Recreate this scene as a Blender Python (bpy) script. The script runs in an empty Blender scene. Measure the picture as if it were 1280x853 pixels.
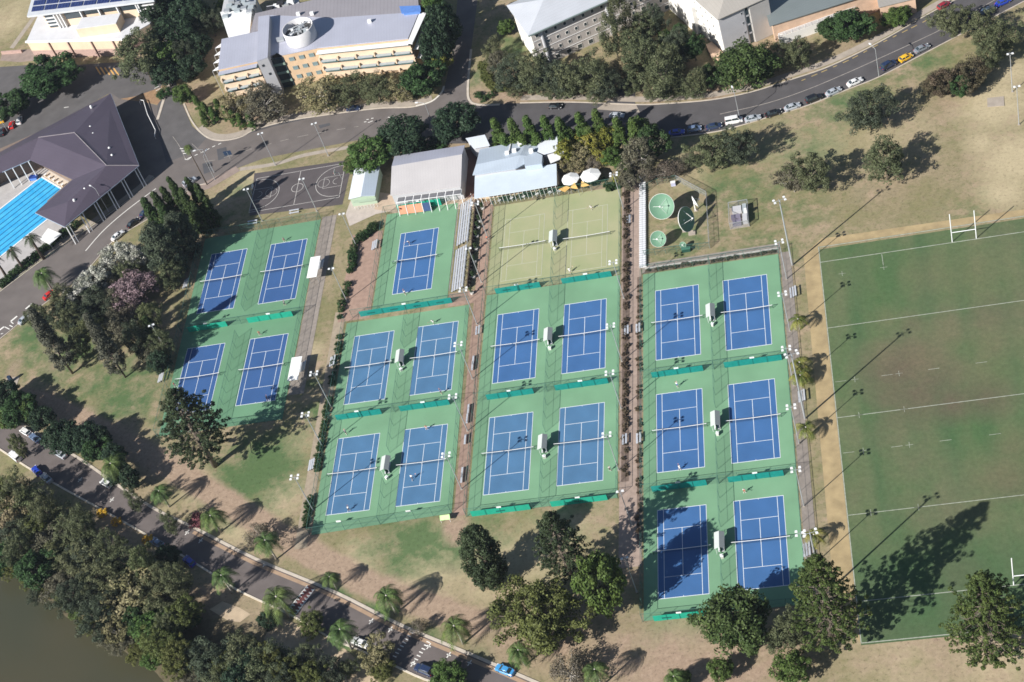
import bpy, math, random
import numpy as np
from mathutils import Vector, Matrix
random.seed(7); RNG = np.random.default_rng(7)
sc = bpy.context.scene
COL = sc.collection
PI = math.pi
# ------------------------------------------------------------------ camera (solved from the court corners)
CAM = np.array([92.3616, -285.3861, 291.1504]); YAW, PIT, ROL, FOC = 0.3149828, 0.8038680, -0.3670069, 2075.259
def _R():
    c, s = math.cos, math.sin
    Rz = lambda a: np.array([[c(a), -s(a), 0], [s(a), c(a), 0], [0, 0, 1]])
    Rx = lambda a: np.array([[1, 0, 0], [0, c(a), -s(a)], [0, s(a), c(a)]])
    return Rz(YAW) @ Rx(PIT) @ Rz(ROL)
RM = _R()
def G(x, y, z=0.0):
    """ground point of the plan survey (a plane at height z)"""
    d = RM @ np.array([(x - 640) / FOC, -(y - 426.5) / FOC, -1.0])
    t = (z - CAM[2]) / d[2]
    p = CAM + t * d
    return Vector((p[0], p[1], z))
def P(p):
    v = (np.array(p, float) - CAM) @ RM
    return (640 + FOC * v[0] / -v[2], 426.5 - FOC * v[1] / -v[2])
cd = bpy.data.cameras.new('camera'); cam = bpy.data.objects.new('camera', cd); COL.objects.link(cam)
M4 = Matrix([[*RM[0], CAM[0]], [*RM[1], CAM[1]], [*RM[2], CAM[2]], [0, 0, 0, 1]])
cam.matrix_world = M4
cd.sensor_width = 36; cd.lens = FOC / 1280 * 36; cd.clip_start = 1; cd.clip_end = 8000
sc.camera = cam
# ------------------------------------------------------------------ light
SUN_EL, SHX, SHY = math.radians(33.8), 0.74, 0.673
w = bpy.data.worlds.new('World'); sc.world = w; w.use_nodes = True
nt = w.node_tree; bg = nt.nodes['Background']
sky = nt.nodes.new('ShaderNodeTexSky'); sky.sky_type = 'NISHITA'; sky.sun_disc = False
sky.sun_elevation = SUN_EL
sdir = Vector((-SHX * math.cos(SUN_EL), -SHY * math.cos(SUN_EL), math.sin(SUN_EL))).normalized()
sky.sun_rotation = math.atan2(sdir.x, sdir.y)
sky.air_density = 1.0; sky.dust_density = 0.6; sky.ozone_density = 1.5
nt.links.new(sky.outputs[0], bg.inputs[0]); bg.inputs[1].default_value = 0.052
sl = bpy.data.lights.new('sun', 'SUN'); sl.energy = 5.0; sl.angle = math.radians(0.5); sl.color = (1, 0.965, 0.91)
so = bpy.data.objects.new('sun', sl); COL.objects.link(so)
so.rotation_euler = sdir.to_track_quat('Z', 'Y').to_euler(); so.location = (0, 0, 200)
sc.view_settings.view_transform = 'Standard'; sc.view_settings.look = 'None'
sc.view_settings.exposure = 0.66; sc.view_settings.gamma = 1
sc.cycles.max_bounces = 5; sc.cycles.diffuse_bounces = 2; sc.cycles.glossy_bounces = 2
sc.cycles.transparent_max_bounces = 14; sc.cycles.transmission_bounces = 2
sc.cycles.caustics_reflective = False; sc.cycles.caustics_refractive = False
sc.cycles.filter_width = 1.6
# ------------------------------------------------------------------ materials
MATS = {}
def L(r, g, b):
    f = lambda c: (c / 255 / 12.92) if c <= 10 else (((c / 255) + 0.055) / 1.055) ** 2.4
    return (f(r), f(g), f(b))
def mat(name, col, rough=0.75, var=0.12, scale=0.6, metal=0.0, spec=0.3, leaf=False, col2=None, trans=0.0, alpha=None, detail=3, coords='Object', bump=0):
    if name in MATS: return MATS[name]
    m = bpy.data.materials.new(name); m.use_nodes = True; t = m.node_tree; N = t.nodes; K = t.links
    bs = N['Principled BSDF']
    bs.inputs['Roughness'].default_value = rough; bs.inputs['Metallic'].default_value = metal
    bs.inputs['Specular IOR Level'].default_value = spec
    tc = N.new('ShaderNodeTexCoord'); no = N.new('ShaderNodeTexNoise'); no.inputs['Scale'].default_value = scale; no.inputs['Detail'].default_value = detail
    K.new(tc.outputs[coords], no.inputs['Vector'])
    mr = N.new('ShaderNodeMapRange'); mr.inputs[1].default_value = 0.3; mr.inputs[2].default_value = 0.7
    K.new(no.outputs['Fac'], mr.inputs[0])
    mx = N.new('ShaderNodeMix'); mx.data_type = 'RGBA'
    c2 = col2 if col2 else tuple(min(1, c * (1 + var)) for c in col)
    c1 = col if col2 else tuple(c * (1 - var) for c in col)
    mx.inputs[6].default_value = (*c1, 1); mx.inputs[7].default_value = (*c2, 1)
    K.new(mr.outputs[0], mx.inputs[0])
    out = mx.outputs[2]
    if leaf:
        ge = N.new('ShaderNodeNewGeometry'); oi = N.new('ShaderNodeObjectInfo')
        hs = N.new('ShaderNodeHueSaturation')
        m1 = N.new('ShaderNodeMapRange'); m1.inputs[3].default_value = 0.55; m1.inputs[4].default_value = 1.5
        K.new(ge.outputs['Random Per Island'], m1.inputs[0]); K.new(m1.outputs[0], hs.inputs['Value'])
        m2 = N.new('ShaderNodeMapRange'); m2.inputs[3].default_value = 0.485; m2.inputs[4].default_value = 0.515
        K.new(oi.outputs['Random'], m2.inputs[0]); K.new(m2.outputs[0], hs.inputs['Hue'])
        K.new(out, hs.inputs['Color']); out = hs.outputs[0]
    K.new(out, bs.inputs['Base Color'])
    if bump:
        n2 = N.new('ShaderNodeTexNoise'); n2.inputs['Scale'].default_value = bump; K.new(tc.outputs[coords], n2.inputs['Vector'])
        bp = N.new('ShaderNodeBump'); bp.inputs['Strength'].default_value = 0.5; bp.inputs['Distance'].default_value = 0.15
        K.new(n2.outputs['Fac'], bp.inputs['Height']); K.new(bp.outputs[0], bs.inputs['Normal'])
    last = bs.outputs[0]
    if trans:
        tr = N.new('ShaderNodeBsdfTranslucent'); K.new(out, tr.inputs[0]); ms = N.new('ShaderNodeMixShader'); ms.inputs[0].default_value = trans
        K.new(last, ms.inputs[1]); K.new(tr.outputs[0], ms.inputs[2]); last = ms.outputs[0]
    if alpha is not None:
        tp = N.new('ShaderNodeBsdfTransparent'); ms = N.new('ShaderNodeMixShader'); ms.inputs[0].default_value = alpha
        K.new(tp.outputs[0], ms.inputs[1]); K.new(last, ms.inputs[2]); last = ms.outputs[0]
    K.new(last, N['Material Output'].inputs[0])
    MATS[name] = m
    return m
def ribbed(name, col, period, direction=(1, 0, 0), depth=0.2, rough=0.45, metal=0.2):
    """sheet roofing: colour variation plus fine ribs"""
    m = mat(name, col, rough, 0.05, 0.15, metal)
    t = m.node_tree; N = t.nodes; K = t.links
    bs = N['Principled BSDF']; tc = N.new('ShaderNodeTexCoord'); dt = N.new('ShaderNodeVectorMath'); dt.operation = 'DOT_PRODUCT'
    dt.inputs[1].default_value = direction; K.new(tc.outputs['Object'], dt.inputs[0])
    mu = N.new('ShaderNodeMath'); mu.operation = 'MULTIPLY'; mu.inputs[1].default_value = 2 * PI / period; K.new(dt.outputs['Value'], mu.inputs[0])
    si = N.new('ShaderNodeMath'); si.operation = 'SINE'; K.new(mu.outputs[0], si.inputs[0])
    mr = N.new('ShaderNodeMapRange'); mr.inputs[1].default_value = 0.6; mr.inputs[2].default_value = 1.0; mr.inputs[3].default_value = 1.0; mr.inputs[4].default_value = 1 - depth
    K.new(si.outputs[0], mr.inputs[0])
    src = bs.inputs['Base Color'].links[0].from_socket
    hv = N.new('ShaderNodeHueSaturation'); K.new(src, hv.inputs['Color']); K.new(mr.outputs[0], hv.inputs['Value']); K.new(hv.outputs[0], bs.inputs['Base Color'])
    return m
# ------------------------------------------------------------------ mesh helpers
class MB:
    def __init__(s): s.v = []; s.f = []
    def quad(s, *p):
        n = len(s.v); s.v += [tuple(q) for q in p]; s.f.append(tuple(range(n, n + len(p)))); return s
    def box(s, x0, x1, y0, y1, z0, z1):
        n = len(s.v); s.v += [(x0, y0, z0), (x1, y0, z0), (x1, y1, z0), (x0, y1, z0), (x0, y0, z1), (x1, y0, z1), (x1, y1, z1), (x0, y1, z1)]
        s.f += [tuple(n + i for i in q) for q in ((0, 3, 2, 1), (4, 5, 6, 7), (0, 1, 5, 4), (1, 2, 6, 5), (2, 3, 7, 6), (3, 0, 4, 7))]; return s
    def prism(s, pts, z0, z1):
        n = len(s.v); k = len(pts)
        a = sum(pts[i][0] * pts[(i + 1) % k][1] - pts[(i + 1) % k][0] * pts[i][1] for i in range(k))
        if a < 0: pts = pts[::-1]
        s.v += [(p[0], p[1], z0) for p in pts] + [(p[0], p[1], z1) for p in pts]
        s.f.append(tuple(n + i for i in range(k))[::-1]); s.f.append(tuple(n + k + i for i in range(k)))
        for i in range(k): s.f.append((n + i, n + (i + 1) % k, n + k + (i + 1) % k, n + k + i))
        return s
    def beam(s, a, b, w, h=None):
        h = h or w; a = Vector(a); b = Vector(b); d = (b - a)
        if d.length < 1e-6: return s
        d.normalize(); u = d.cross(Vector((0, 0, 1)))
        if u.length < 1e-3: u = Vector((1, 0, 0))
        u.normalize(); v = u.cross(d); u = u * (w / 2); v = v * (h / 2); n = len(s.v)
        s.v += [tuple(q) for q in (a - u - v, a + u - v, a + u + v, a - u + v, b - u - v, b + u - v, b + u + v, b - u + v)]
        s.f += [tuple(n + i for i in q) for q in ((0, 3, 2, 1), (4, 5, 6, 7), (0, 1, 5, 4), (1, 2, 6, 5), (2, 3, 7, 6), (3, 0, 4, 7))]; return s
    def tube(s, pts, rad, k=6, cap=True):
        rings = []
        for i, p in enumerate(pts):
            p = Vector(p); d = (Vector(pts[min(i + 1, len(pts) - 1)]) - Vector(pts[max(i - 1, 0)]))
            d = d.normalized() if d.length > 0 else Vector((0, 0, 1))
            u = d.cross(Vector((0.13, 0.9, 0.3)))
            if u.length < 1e-3: u = d.cross(Vector((1, 0, 0)))
            u.normalize(); v = d.cross(u); n = len(s.v); r = rad[i] if hasattr(rad, '__len__') else rad
            for j in range(k):
                a = 2 * PI * j / k; s.v.append(tuple(p + u * math.cos(a) * r + v * math.sin(a) * r))
            rings.append(n)
        for a, b in zip(rings, rings[1:]):
            for j in range(k): s.f.append((a + j, a + (j + 1) % k, b + (j + 1) % k, b + j))
        if cap:
            s.f.append(tuple(rings[0] + j for j in range(k))[::-1]); s.f.append(tuple(rings[-1] + j for j in range(k)))
        return s
    def lathe(s, prof, k=16, c=(0, 0)):
        rings = []
        for r, z in prof:
            n = len(s.v); rings.append(n)
            for j in range(k): s.v.append((c[0] + r * math.cos(2 * PI * j / k), c[1] + r * math.sin(2 * PI * j / k), z))
        for a, b in zip(rings, rings[1:]):
            for j in range(k): s.f.append((a + j, a + (j + 1) % k, b + (j + 1) % k, b + j))
        return s
    def build(s, name, m, parent=None, smooth=False, org=None):
        me = bpy.data.meshes.new(name)
        o = org if org is not None else ORG.get(parent.name if parent else None)
        vs = s.v if o is None else [(x - o[0], y - o[1], z - o[2]) for x, y, z in s.v]
        me.from_pydata(vs, [], s.f); me.update()
        if m: me.materials.append(m)
        if smooth: me.polygons.foreach_set('use_smooth', [True] * len(me.polygons))
        ob = bpy.data.objects.new(name, me); COL.objects.link(ob)
        if parent: ob.parent = parent
        return ob
ORG = {}
def empty(name, loc=(0, 0, 0), rz=0):
    o = bpy.data.objects.new(name, None); COL.objects.link(o); o.location = loc; o.rotation_euler = (0, 0, rz); o.empty_display_size = 0.5
    return o
def eworld(name, loc):
    """thing whose parts are given in world coordinates"""
    o = empty(name, loc); ORG[o.name] = tuple(loc); return o
LABELS = {}
def tag(o, label, cat, group=None, shared=False):
    ws = label.split()
    if len(ws) > 16: label = ' '.join(ws[:16]); print('LONG', label)
    if not shared and label in LABELS: print('DUP', label)
    LABELS[label] = 1
    o['label'] = label; o['category'] = cat
    if group: o['group'] = group
    return o
def struct(o, kind='structure'): o['kind'] = kind; return o
KIDS = {}
def kids(o):
    if o.name not in KIDS: KIDS[o.name] = [(c, kids(c)) for c in o.children]
    return KIDS[o.name]
def copy_tree(o, parent=None, ks=None):
    ks = kids(o) if ks is None else ks
    c = o.copy(); COL.objects.link(c); c.parent = parent
    for ch, sub in ks: copy_tree(ch, c, sub)
    return c
def npmesh(name, v, q, m, parent=None, uvsmooth=False):
    me = bpy.data.meshes.new(name); nv, nf, k = len(v), len(q), q.shape[1]
    me.vertices.add(nv); me.vertices.foreach_set('co', v.astype(np.float32).ravel())
    me.loops.add(nf * k); me.loops.foreach_set('vertex_index', q.astype(np.int32).ravel())
    me.polygons.add(nf); me.polygons.foreach_set('loop_start', np.arange(0, nf * k, k, dtype=np.int32))
    me.update(calc_edges=True); me.validate()
    if m: me.materials.append(m)
    o = bpy.data.objects.new(name, me); COL.objects.link(o)
    if parent: o.parent = parent
    return o
# ------------------------------------------------------------------ wording of places
BN = {'F': 'far left block', 'L': 'centre left block', 'M': 'centre block', 'R': 'right block'}
COURTS = []
for blk, xs, ys, rn in (('F', (-87.7, -69.45), (41.8, 4.8), ('top', 'bottom')), ('L', (-39.1, -21.6), (-0.1, -35.1), ('top', 'bottom')),
                        ('M', (-0.05, 17.58), (0.0, -34.95), ('top', 'bottom')), ('R', (41.15, 58.25), (0.1, -34.75, -69.27), ('top', 'middle', 'bottom'))):
    for yi, y in enumerate(ys):
        for xi, x in enumerate(xs):
            COURTS.append((blk, rn[yi], ('left', 'right')[xi], x, y))
LM = []
for blk, r, c, x, y in COURTS: LM.append((*P((x, y, 0)), "the %s block's %s %s court" % (BN[blk].replace(' block', ''), r, c)))
LM += [(*P((-30.2, 37.4, 0)), 'the lone court by the grandstand'), (*P((0, 37, 0)), 'the left pale grass court'), (*P((17.5, 37, 0)), 'the right pale grass court'),
       (371, 235, 'the basketball court'), (85, 195, 'the purple-roofed pool building'), (25, 262, 'the swimming pool'), (105, 30, 'the solar panelled building'),
       (371, 45, 'the rooftop cylinder'), (460, 70, 'the tan building wing'), (700, 40, 'the grey hall of residence'), (905, 40, 'the tall white block'),
       (1010, 35, 'the building with white balustrades'), (535, 215, 'the big white clubhouse shed'), (457, 230, 'the small white hut'), (625, 210, 'the blue-grey clubhouse'),
       (725, 222, 'the white umbrellas'), (842, 272, 'the satellite dishes'), (925, 269, 'the equipment cage'), (1205, 285, 'the far goal posts'), (1267, 715, 'the near goal posts'),
       (1132, 72, 'the yellow car'), (62, 368, 'the red car'), (372, 750, 'the red speed hump'), (600, 60, 'the side street'), (100, 790, 'the river bend'),
       (205, 180, 'the road junction'), (1068, 103, 'the white sedan'), (60, 430, 'the leaning grey pine'), (785, 125, 'the driveway mouth'), (988, 70, 'the balustrade corner')]
def where(px, py, used, base, skip=0):
    c = sorted(LM, key=lambda l: math.hypot(l[0] - px, l[1] - py))
    for k in range(skip, len(c)):
        l = c[k]; dx, dy = px - l[0], py - l[1]; d = math.hypot(dx, dy)
        ax, ay = abs(dx), abs(dy)
        if d < 16: opts = ['right beside']
        elif ax > 2 * ay: opts = ['just right of' if dx > 0 else 'just left of'] if d < 55 else ['right of' if dx > 0 else 'left of']
        elif ay > 2 * ax: opts = ['just below' if dy > 0 else 'just above'] if d < 55 else ['below' if dy > 0 else 'above']
        else:
            s = ('lower ' if dy > 0 else 'upper ') + ('right of' if dx > 0 else 'left of')
            opts = [s if d < 55 else 'farther ' + s]
        for o in opts:
            s = '%s %s %s' % (base, o, l[2])
            if s not in LABELS and len(s.split()) <= 16: return s
    return base
def wlabel(o, base, cat, p, group=None):
    px, py = P(p); return tag(o, where(px, py, LABELS, base), cat, group)
# ------------------------------------------------------------------ ground painting
def soft(d, r): return np.clip(1 - (d / r), 0, 1) ** 0.8
GREEN = [(90, 440, 14, .7), (40, 440, 10, .6), (180, 500, 10, .6), (215, 520, 8, .5), (600, 670, 9, .6), (500, 690, 10, .7), (820, 800, 7, .5), (390, 520, 5, .6), (380, 480, 4, .6), (310, 600, 15, .9), (330, 585, 13, 1), (300, 625, 10, .7), (520, 680, 12, .9), (570, 680, 9, .8), (470, 690, 8, .6), (120, 480, 14, .6), (165, 470, 14, .7), (60, 480, 10, .6), (150, 505, 12, .8),
         (1010, 190, 14, .5), (930, 240, 16, .5), (905, 230, 10, .5), (940, 320, 14, .5), (860, 290, 9, .6), (1060, 130, 12, .7), (1150, 75, 12, .5), (1000, 260, 12, .4), (1090, 230, 10, .3), (40, 140, 5, .6),
         (700, 660, 9, .4), (830, 785, 6, .6), (870, 780, 7, .6), (420, 745, 5, .8), (470, 760, 5, .8), (530, 800, 5, .8), (595, 820, 5, .6), (430, 802, 3, 1), (400, 175, 5, .6), (300, 235, 6, .5),
         (65, 322, 8, .8), (20, 345, 8, .8), (30, 45, 6, .6), (350, 235, 5, .3), (280, 280, 5, .4), (450, 640, 4, .3), (40, 415, 8, .8), (90, 460, 10, .5), (210, 460, 7, .5), (150, 390, 8, .6), (640, 60, 10, .6), (600, 95, 6, .6),
         (415, 475, 3, .6), (390, 530, 6, .5), (360, 600, 8, .5), (1090, 90, 6, .6), (620, 650, 5, .3), (1210, 260, 9, .3), (655, 125, 4, .3), (860, 190, 8, .3), (840, 330, 10, .4), (700, 780, 8, .3), (940, 270, 10, .3)]
DIRT = [(640, 135, 8, .9), (700, 125, 8, .9), (640, 118, 8, .9), (900, 118, 10, .8), (820, 120, 8, .7), (500, 125, 10, .6), (430, 130, 10, .6), (1180, 40, 7, .6), (1120, 220, 26, .45), (1100, 250, 16, .4), (1200, 200, 14, .35), (900, 845, 18, .9), (830, 840, 16, .9), (770, 820, 14, .8), (960, 830, 18, .7), (1180, 810, 16, .6), (1240, 850, 14, .4),
        (1100, 820, 14, .5), (1010, 770, 12, .5), (650, 800, 12, .7), (600, 790, 9, .6), (545, 745, 12, .4), (700, 790, 12, .9), (760, 760, 6, .8), (790, 720, 4, .8), (50, 500, 7, .9), (100, 523, 6, .9), (20, 500, 6, .9), (150, 545, 8, .8), (200, 580, 8, .8),
        (150, 640, 10, .8), (140, 690, 12, .9), (60, 690, 10, .8), (260, 750, 12, .8), (300, 790, 12, .5), (235, 800, 10, .9), (255, 640, 5, .5), (340, 255, 4, .7), (410, 190, 4, .6), (175, 455, 4, .6), (70, 455, 5, .5), (230, 345, 5, .6), (240, 300, 6, .7),
        (1020, 320, 6, .4), (720, 185, 20, .7), (560, 190, 14, .7), (480, 180, 12, .7), (850, 220, 10, .3), (320, 145, 16, .7), (240, 120, 10, .8), (260, 60, 14, .8), (190, 100, 6, .9), (750, 240, 5, .9), (1185, 130, 10, .5), (970, 640, 0.1, .1), (600, 120, 6, .9), (940, 60, 12, .6), (1060, 60, 8, .6)]
STRAW = [(540, 700, 14, .9), (450, 700, 8, .8), (620, 710, 12, .8), (385, 300, 7, .7), (375, 370, 6, .7), (390, 440, 5, .7), (370, 560, 8, .6), (350, 620, 10, .7), (300, 660, 10, .7), (1240, 130, 12, 1), (1270, 200, 12, 1), (1260, 90, 10, .8), (1255, 240, 8, .9), (1225, 180, 6, .8), (860, 215, 10, .6), (980, 180, 16, .4),
         (1040, 180, 14, .5), (680, 690, 12, .7), (310, 225, 9, .8), (280, 250, 6, .6), (440, 125, 6, .6), (10, 20, 18, .9), (30, 10, 10, .8), (1130, 820, 16, .6), (1240, 820, 10, .9), (840, 800, 10, .6), (900, 800, 8, .6), (205, 640, 6, .4), (250, 610, 8, .7), (710, 660, 9, .6), (1100, 175, 20, .5), (420, 760, 4, .4), (335, 180, 3, .4), (505, 720, 9, .6)]
DIRTLINES = [([(0, 497), (45, 500), (93, 522), (133, 542), (190, 572), (226, 592), (283, 627), (345, 668), (405, 700), (470, 735), (535, 758), (600, 780)], 3.2, 1.0), ([(760, 812), (860, 822), (960, 800), (1060, 778)], 3, .6), ([(20, 455), (5, 500)], 2.5, .5), ([(388, 655), (386, 700)], 2, .9), ([(568, 650), (572, 668)], 3, .8)]
def segd(X, Y, pts):
    d = np.full(X.shape, 1e9)
    for a, b in zip(pts, pts[1:]):
        ax, ay, bx, by = a[0], a[1], b[0], b[1]; L2 = (bx - ax) ** 2 + (by - ay) ** 2
        t = np.clip(((X - ax) * (bx - ax) + (Y - ay) * (by - ay)) / L2, 0, 1)
        d = np.minimum(d, np.hypot(X - ax - t * (bx - ax), Y - ay - t * (by - ay)))
    return d
BANK = [G(*p)[:2] for p in ((-160, 700), (-60, 708), (0, 716), (40, 722), (62, 746), (110, 775), (165, 815), (230, 853), (300, 905), (420, 980))]
BANK = [(-700, BANK[0][1] + 60)] + [tuple(b) for b in BANK] + [(BANK[-1][0] + 300, BANK[-1][1] - 500), ]
def river_side(X, Y):
    s = np.full(X.shape, -1.0)
    yb = np.interp(X, [b[0] for b in BANK], [b[1] for b in BANK])
    return Y < yb
def ground():
    cx = np.concatenate([-150 - np.geomspace(3000, 6, 16), np.arange(-150, -60, 1.25), np.arange(-60, 150, 1.5), 150 + np.geomspace(6, 3000, 16)])
    cy = np.concatenate([-130 - np.geomspace(3000, 6, 16), np.arange(-130, 150, 1.4), 150 + np.geomspace(4, 3000, 20)])
    cx = np.concatenate([cx[:16], np.array([-260, -240, -230, -220, -210, -200, -190, -180, -170, -160]), cx[16:]]); cx = np.unique(np.sort(cx)); cy = np.unique(np.sort(cy))
    X, Y = np.meshgrid(cx, cy)
    d = segd(X, Y, BANK); side = river_side(X, Y); sd = np.where(side, -d, d)
    wob = 0.8 * np.sin(X * 0.31 + Y * 0.17) + 0.6 * np.sin(X * 0.11 - Y * 0.43)
    Z = -3.2 * np.clip((3.0 + wob - sd) / 6.0, 0, 1) ** 1.3
    ny, nx = X.shape
    V = np.stack([X.ravel(), Y.ravel(), Z.ravel()], 1)
    idx = np.arange(nx * ny).reshape(ny, nx)
    Q = np.stack([idx[:-1, :-1].ravel(), idx[:-1, 1:].ravel(), idx[1:, 1:].ravel(), idx[1:, :-1].ravel()], 1)
    rgb = np.zeros((len(V), 4)); rgb[:, 3] = 1
    x, y = V[:, 0], V[:, 1]
    for k, lst in enumerate((GREEN, DIRT, STRAW)):
        for px, py, r, a in lst:
            g = G(px, py); rgb[:, k] = np.maximum(rgb[:, k], a * soft(np.hypot(x - g.x, y - g.y), r * 1.25))
    for pts, r, a in DIRTLINES:
        pp = [G(*p)[:2] for p in pts]; rgb[:, 1] = np.maximum(rgb[:, 1], a * np.clip(1.6 - segd(x, y, pp) / r, 0, 1))
    bk = np.clip(1.2 - sd.ravel() / 20, 0, 1); rgb[:, 3] = 1 - bk
    m = bpy.data.materials.new('dry_park_grass'); m.use_nodes = True; t = m.node_tree; N = t.nodes; K = t.links; bs = N['Principled BSDF']
    bs.inputs['Roughness'].default_value = 0.95; bs.inputs['Specular IOR Level'].default_value = 0.1
    at = N.new('ShaderNodeAttribute'); at.attribute_name = 'patch'; sp = N.new('ShaderNodeSeparateColor'); K.new(at.outputs['Color'], sp.inputs[0])
    tc = N.new('ShaderNodeTexCoord')
    def noise(s, det=4, rough=.6):
        n = N.new('ShaderNodeTexNoise'); n.inputs['Scale'].default_value = s; n.inputs['Detail'].default_value = det; n.inputs['Roughness'].default_value = rough; K.new(tc.outputs['Object'], n.inputs['Vector']); return n.outputs['Fac']
    def rng(src, a, b, c=0., d=1.):
        r = N.new('ShaderNodeMapRange'); r.inputs[1].default_value = a; r.inputs[2].default_value = b; r.inputs[3].default_value = c; r.inputs[4].default_value = d; K.new(src, r.inputs[0]); return r.outputs[0]
    def math_(op, a, b):
        n = N.new('ShaderNodeMath'); n.operation = op
        for i, q in enumerate((a, b)):
            if isinstance(q, (int, float)): n.inputs[i].default_value = q
            else: K.new(q, n.inputs[i])
        return n.outputs[0]
    def mix(f, a, b):
        n = N.new('ShaderNodeMix'); n.data_type = 'RGBA'; K.new(f, n.inputs[0])
        for i, q in ((6, a), (7, b)):
            if isinstance(q, tuple): n.inputs[i].default_value = (*q, 1)
            else: K.new(q, n.inputs[i])
        return n.outputs[2]
    big = noise(0.045, 6, .65); mid = noise(0.22, 5, .7); fine = noise(0.9, 6, .8)
    base = mix(rng(big, .38, .62), (0.225, 0.200, 0.108), (0.355, 0.272, 0.188))
    base = mix(rng(mid, .4, .75, 0, .8), base, (0.155, 0.172, 0.070))
    base = mix(rng(noise(.55, 8, .7), .5, .62, 0, .5), base, (0.135, 0.150, 0.064))
    sf = rng(math_('ADD', sp.outputs[2], math_('MULTIPLY', math_('SUBTRACT', mid, .5), 1.0)), .2, .75)
    base = mix(sf, base, (0.43, 0.36, 0.23))
    gf = rng(math_('ADD', sp.outputs[0], math_('MULTIPLY', math_('SUBTRACT', mid, .5), 1.4)), .18, .72, 0, .92)
    base = mix(gf, base, (0.078, 0.138, 0.055))
    df = rng(math_('ADD', sp.outputs[1], math_('MULTIPLY', math_('SUBTRACT', mid, .5), 1.2)), .25, .75)
    base = mix(df, base, mix(rng(fine, .3, .7), (0.29, 0.210, 0.150), (0.375, 0.280, 0.205)))
    base = mix(rng(at.outputs['Alpha'], .35, .9), (0.085, 0.072, 0.045), base)
    hv = N.new('ShaderNodeHueSaturation'); K.new(base, hv.inputs['Color']); K.new(math_('MULTIPLY', rng(fine, .25, .75, .82, 1.18), rng(noise(1.3, 3, .6), .56, .68, 1, .72)), hv.inputs['Value'])
    K.new(hv.outputs[0], bs.inputs['Base Color'])
    o = npmesh('ground', V, Q, m); struct(o)
    ca = o.data.color_attributes.new('patch', 'FLOAT_COLOR', 'POINT'); ca.data.foreach_set('color', rgb.astype(np.float32).ravel())
    o.data.polygons.foreach_set('use_smooth', [True] * len(o.data.polygons))
    # river
    wm = mat('muddy_water', (0.050, 0.054, 0.034), 0.25, 0.25, 0.02, spec=0.4, col2=(0.074, 0.064, 0.036), bump=0.5)
    wm.node_tree.nodes['Bump'].inputs['Strength'].default_value = 0.06
    MB().quad((-3000, -3000, -1.6), (3000, -3000, -1.6), (3000, 300, -1.6), (-3000, 300, -1.6)).build('river', wm)['kind'] = 'structure'
ground()
# ------------------------------------------------------------------ flat surfaces
def smooth_line(pts, n=6):
    out = []
    P4 = [pts[0]] + list(pts) + [pts[-1]]
    for i in range(1, len(P4) - 2):
        p0, p1, p2, p3 = [Vector(P4[j][:2]) for j in (i - 1, i, i + 1, i + 2)]
        for k in range(n):
            t = k / n; out.append(0.5 * ((2 * p1) + (p2 - p0) * t + (2 * p0 - 5 * p1 + 4 * p2 - p3) * t * t + (3 * p1 - p0 - 3 * p2 + p3) * t ** 3))
    out.append(Vector(pts[-1][:2])); return out
def sheet(name, pts, z, m, kind='structure'):
    """flat outline, world xy"""
    o = MB().quad(*[(p[0], p[1], z) for p in pts])
    me = bpy.data.meshes.new(name)
    import mathutils.geometry as mg
    tris = mg.tessellate_polygon([[Vector((p[0], p[1], 0)) for p in pts]])
    fs = []
    for t in tris:
        a, b, c = [pts[i] for i in t]
        fs.append(t if (b[0] - a[0]) * (c[1] - a[1]) - (b[1] - a[1]) * (c[0] - a[0]) > 0 else t[::-1])
    me.from_pydata([(p[0], p[1], z) for p in pts], [], fs); me.materials.append(m)
    ob = bpy.data.objects.new(name, me); COL.objects.link(ob)
    if kind: ob['kind'] = kind
    return ob
def psheet(name, px, z, m, smooth=False, kind='structure'):
    pts = [G(*p)[:2] for p in px]
    if smooth: pts = [tuple(q) for q in smooth_line(pts)]
    return sheet(name, pts, z, m, kind)
def ribbon(name, pts, w, z, m, h=0.0, parent=None, kind='structure', dash=None):
    """strip along a world line; h>0 makes a kerb with height"""
    mb = MB(); pts = [Vector(p[:2]) for p in pts]; acc = 0
    nr = []
    for i in range(len(pts)):
        d = (pts[min(i + 1, len(pts) - 1)] - pts[max(i - 1, 0)]).normalized(); nr.append(Vector((-d.y, d.x)) * (w / 2))
    for i in range(len(pts) - 1):
        seg = (pts[i + 1] - pts[i]).length
        if dash:
            k = int(acc / dash[0]) % 2; acc += seg
            if k: continue
        a, b, c, d = pts[i] + nr[i], pts[i] - nr[i], pts[i + 1] - nr[i + 1], pts[i + 1] + nr[i + 1]
        mb.quad((*a, z + h), (*b, z + h), (*c, z + h), (*d, z + h))
        if h:
            mb.quad((*b, 0), (*c, 0), (*c, z + h), (*b, z + h)); mb.quad((*a, z + h), (*d, z + h), (*d, 0), (*a, 0))
    o = mb.build(name, m, parent)
    if kind: o['kind'] = kind
    return o
def pline(px, n=6): return smooth_line([G(*p)[:2] for p in px], n)
def resample(pts, step):
    out = [Vector(pts[0])]; rest = 0
    for a, b in zip(pts, pts[1:]):
        d = (b - a).length; t = step - rest
        while t < d: out.append(a + (b - a) * (t / d)); t += step
        rest = (rest + d) % step
    return out
asph = mat('asphalt', (0.112, 0.106, 0.106), 0.9, 0.14, 0.25, spec=0.15, detail=6)
asph_d = mat('dark_asphalt', (0.090, 0.085, 0.088), 0.9, 0.14, 0.2, spec=0.15, detail=6)
asph_b = mat('worn_brown_asphalt', (0.150, 0.132, 0.124), 0.9, 0.13, 0.2, spec=0.15, detail=6)
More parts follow.
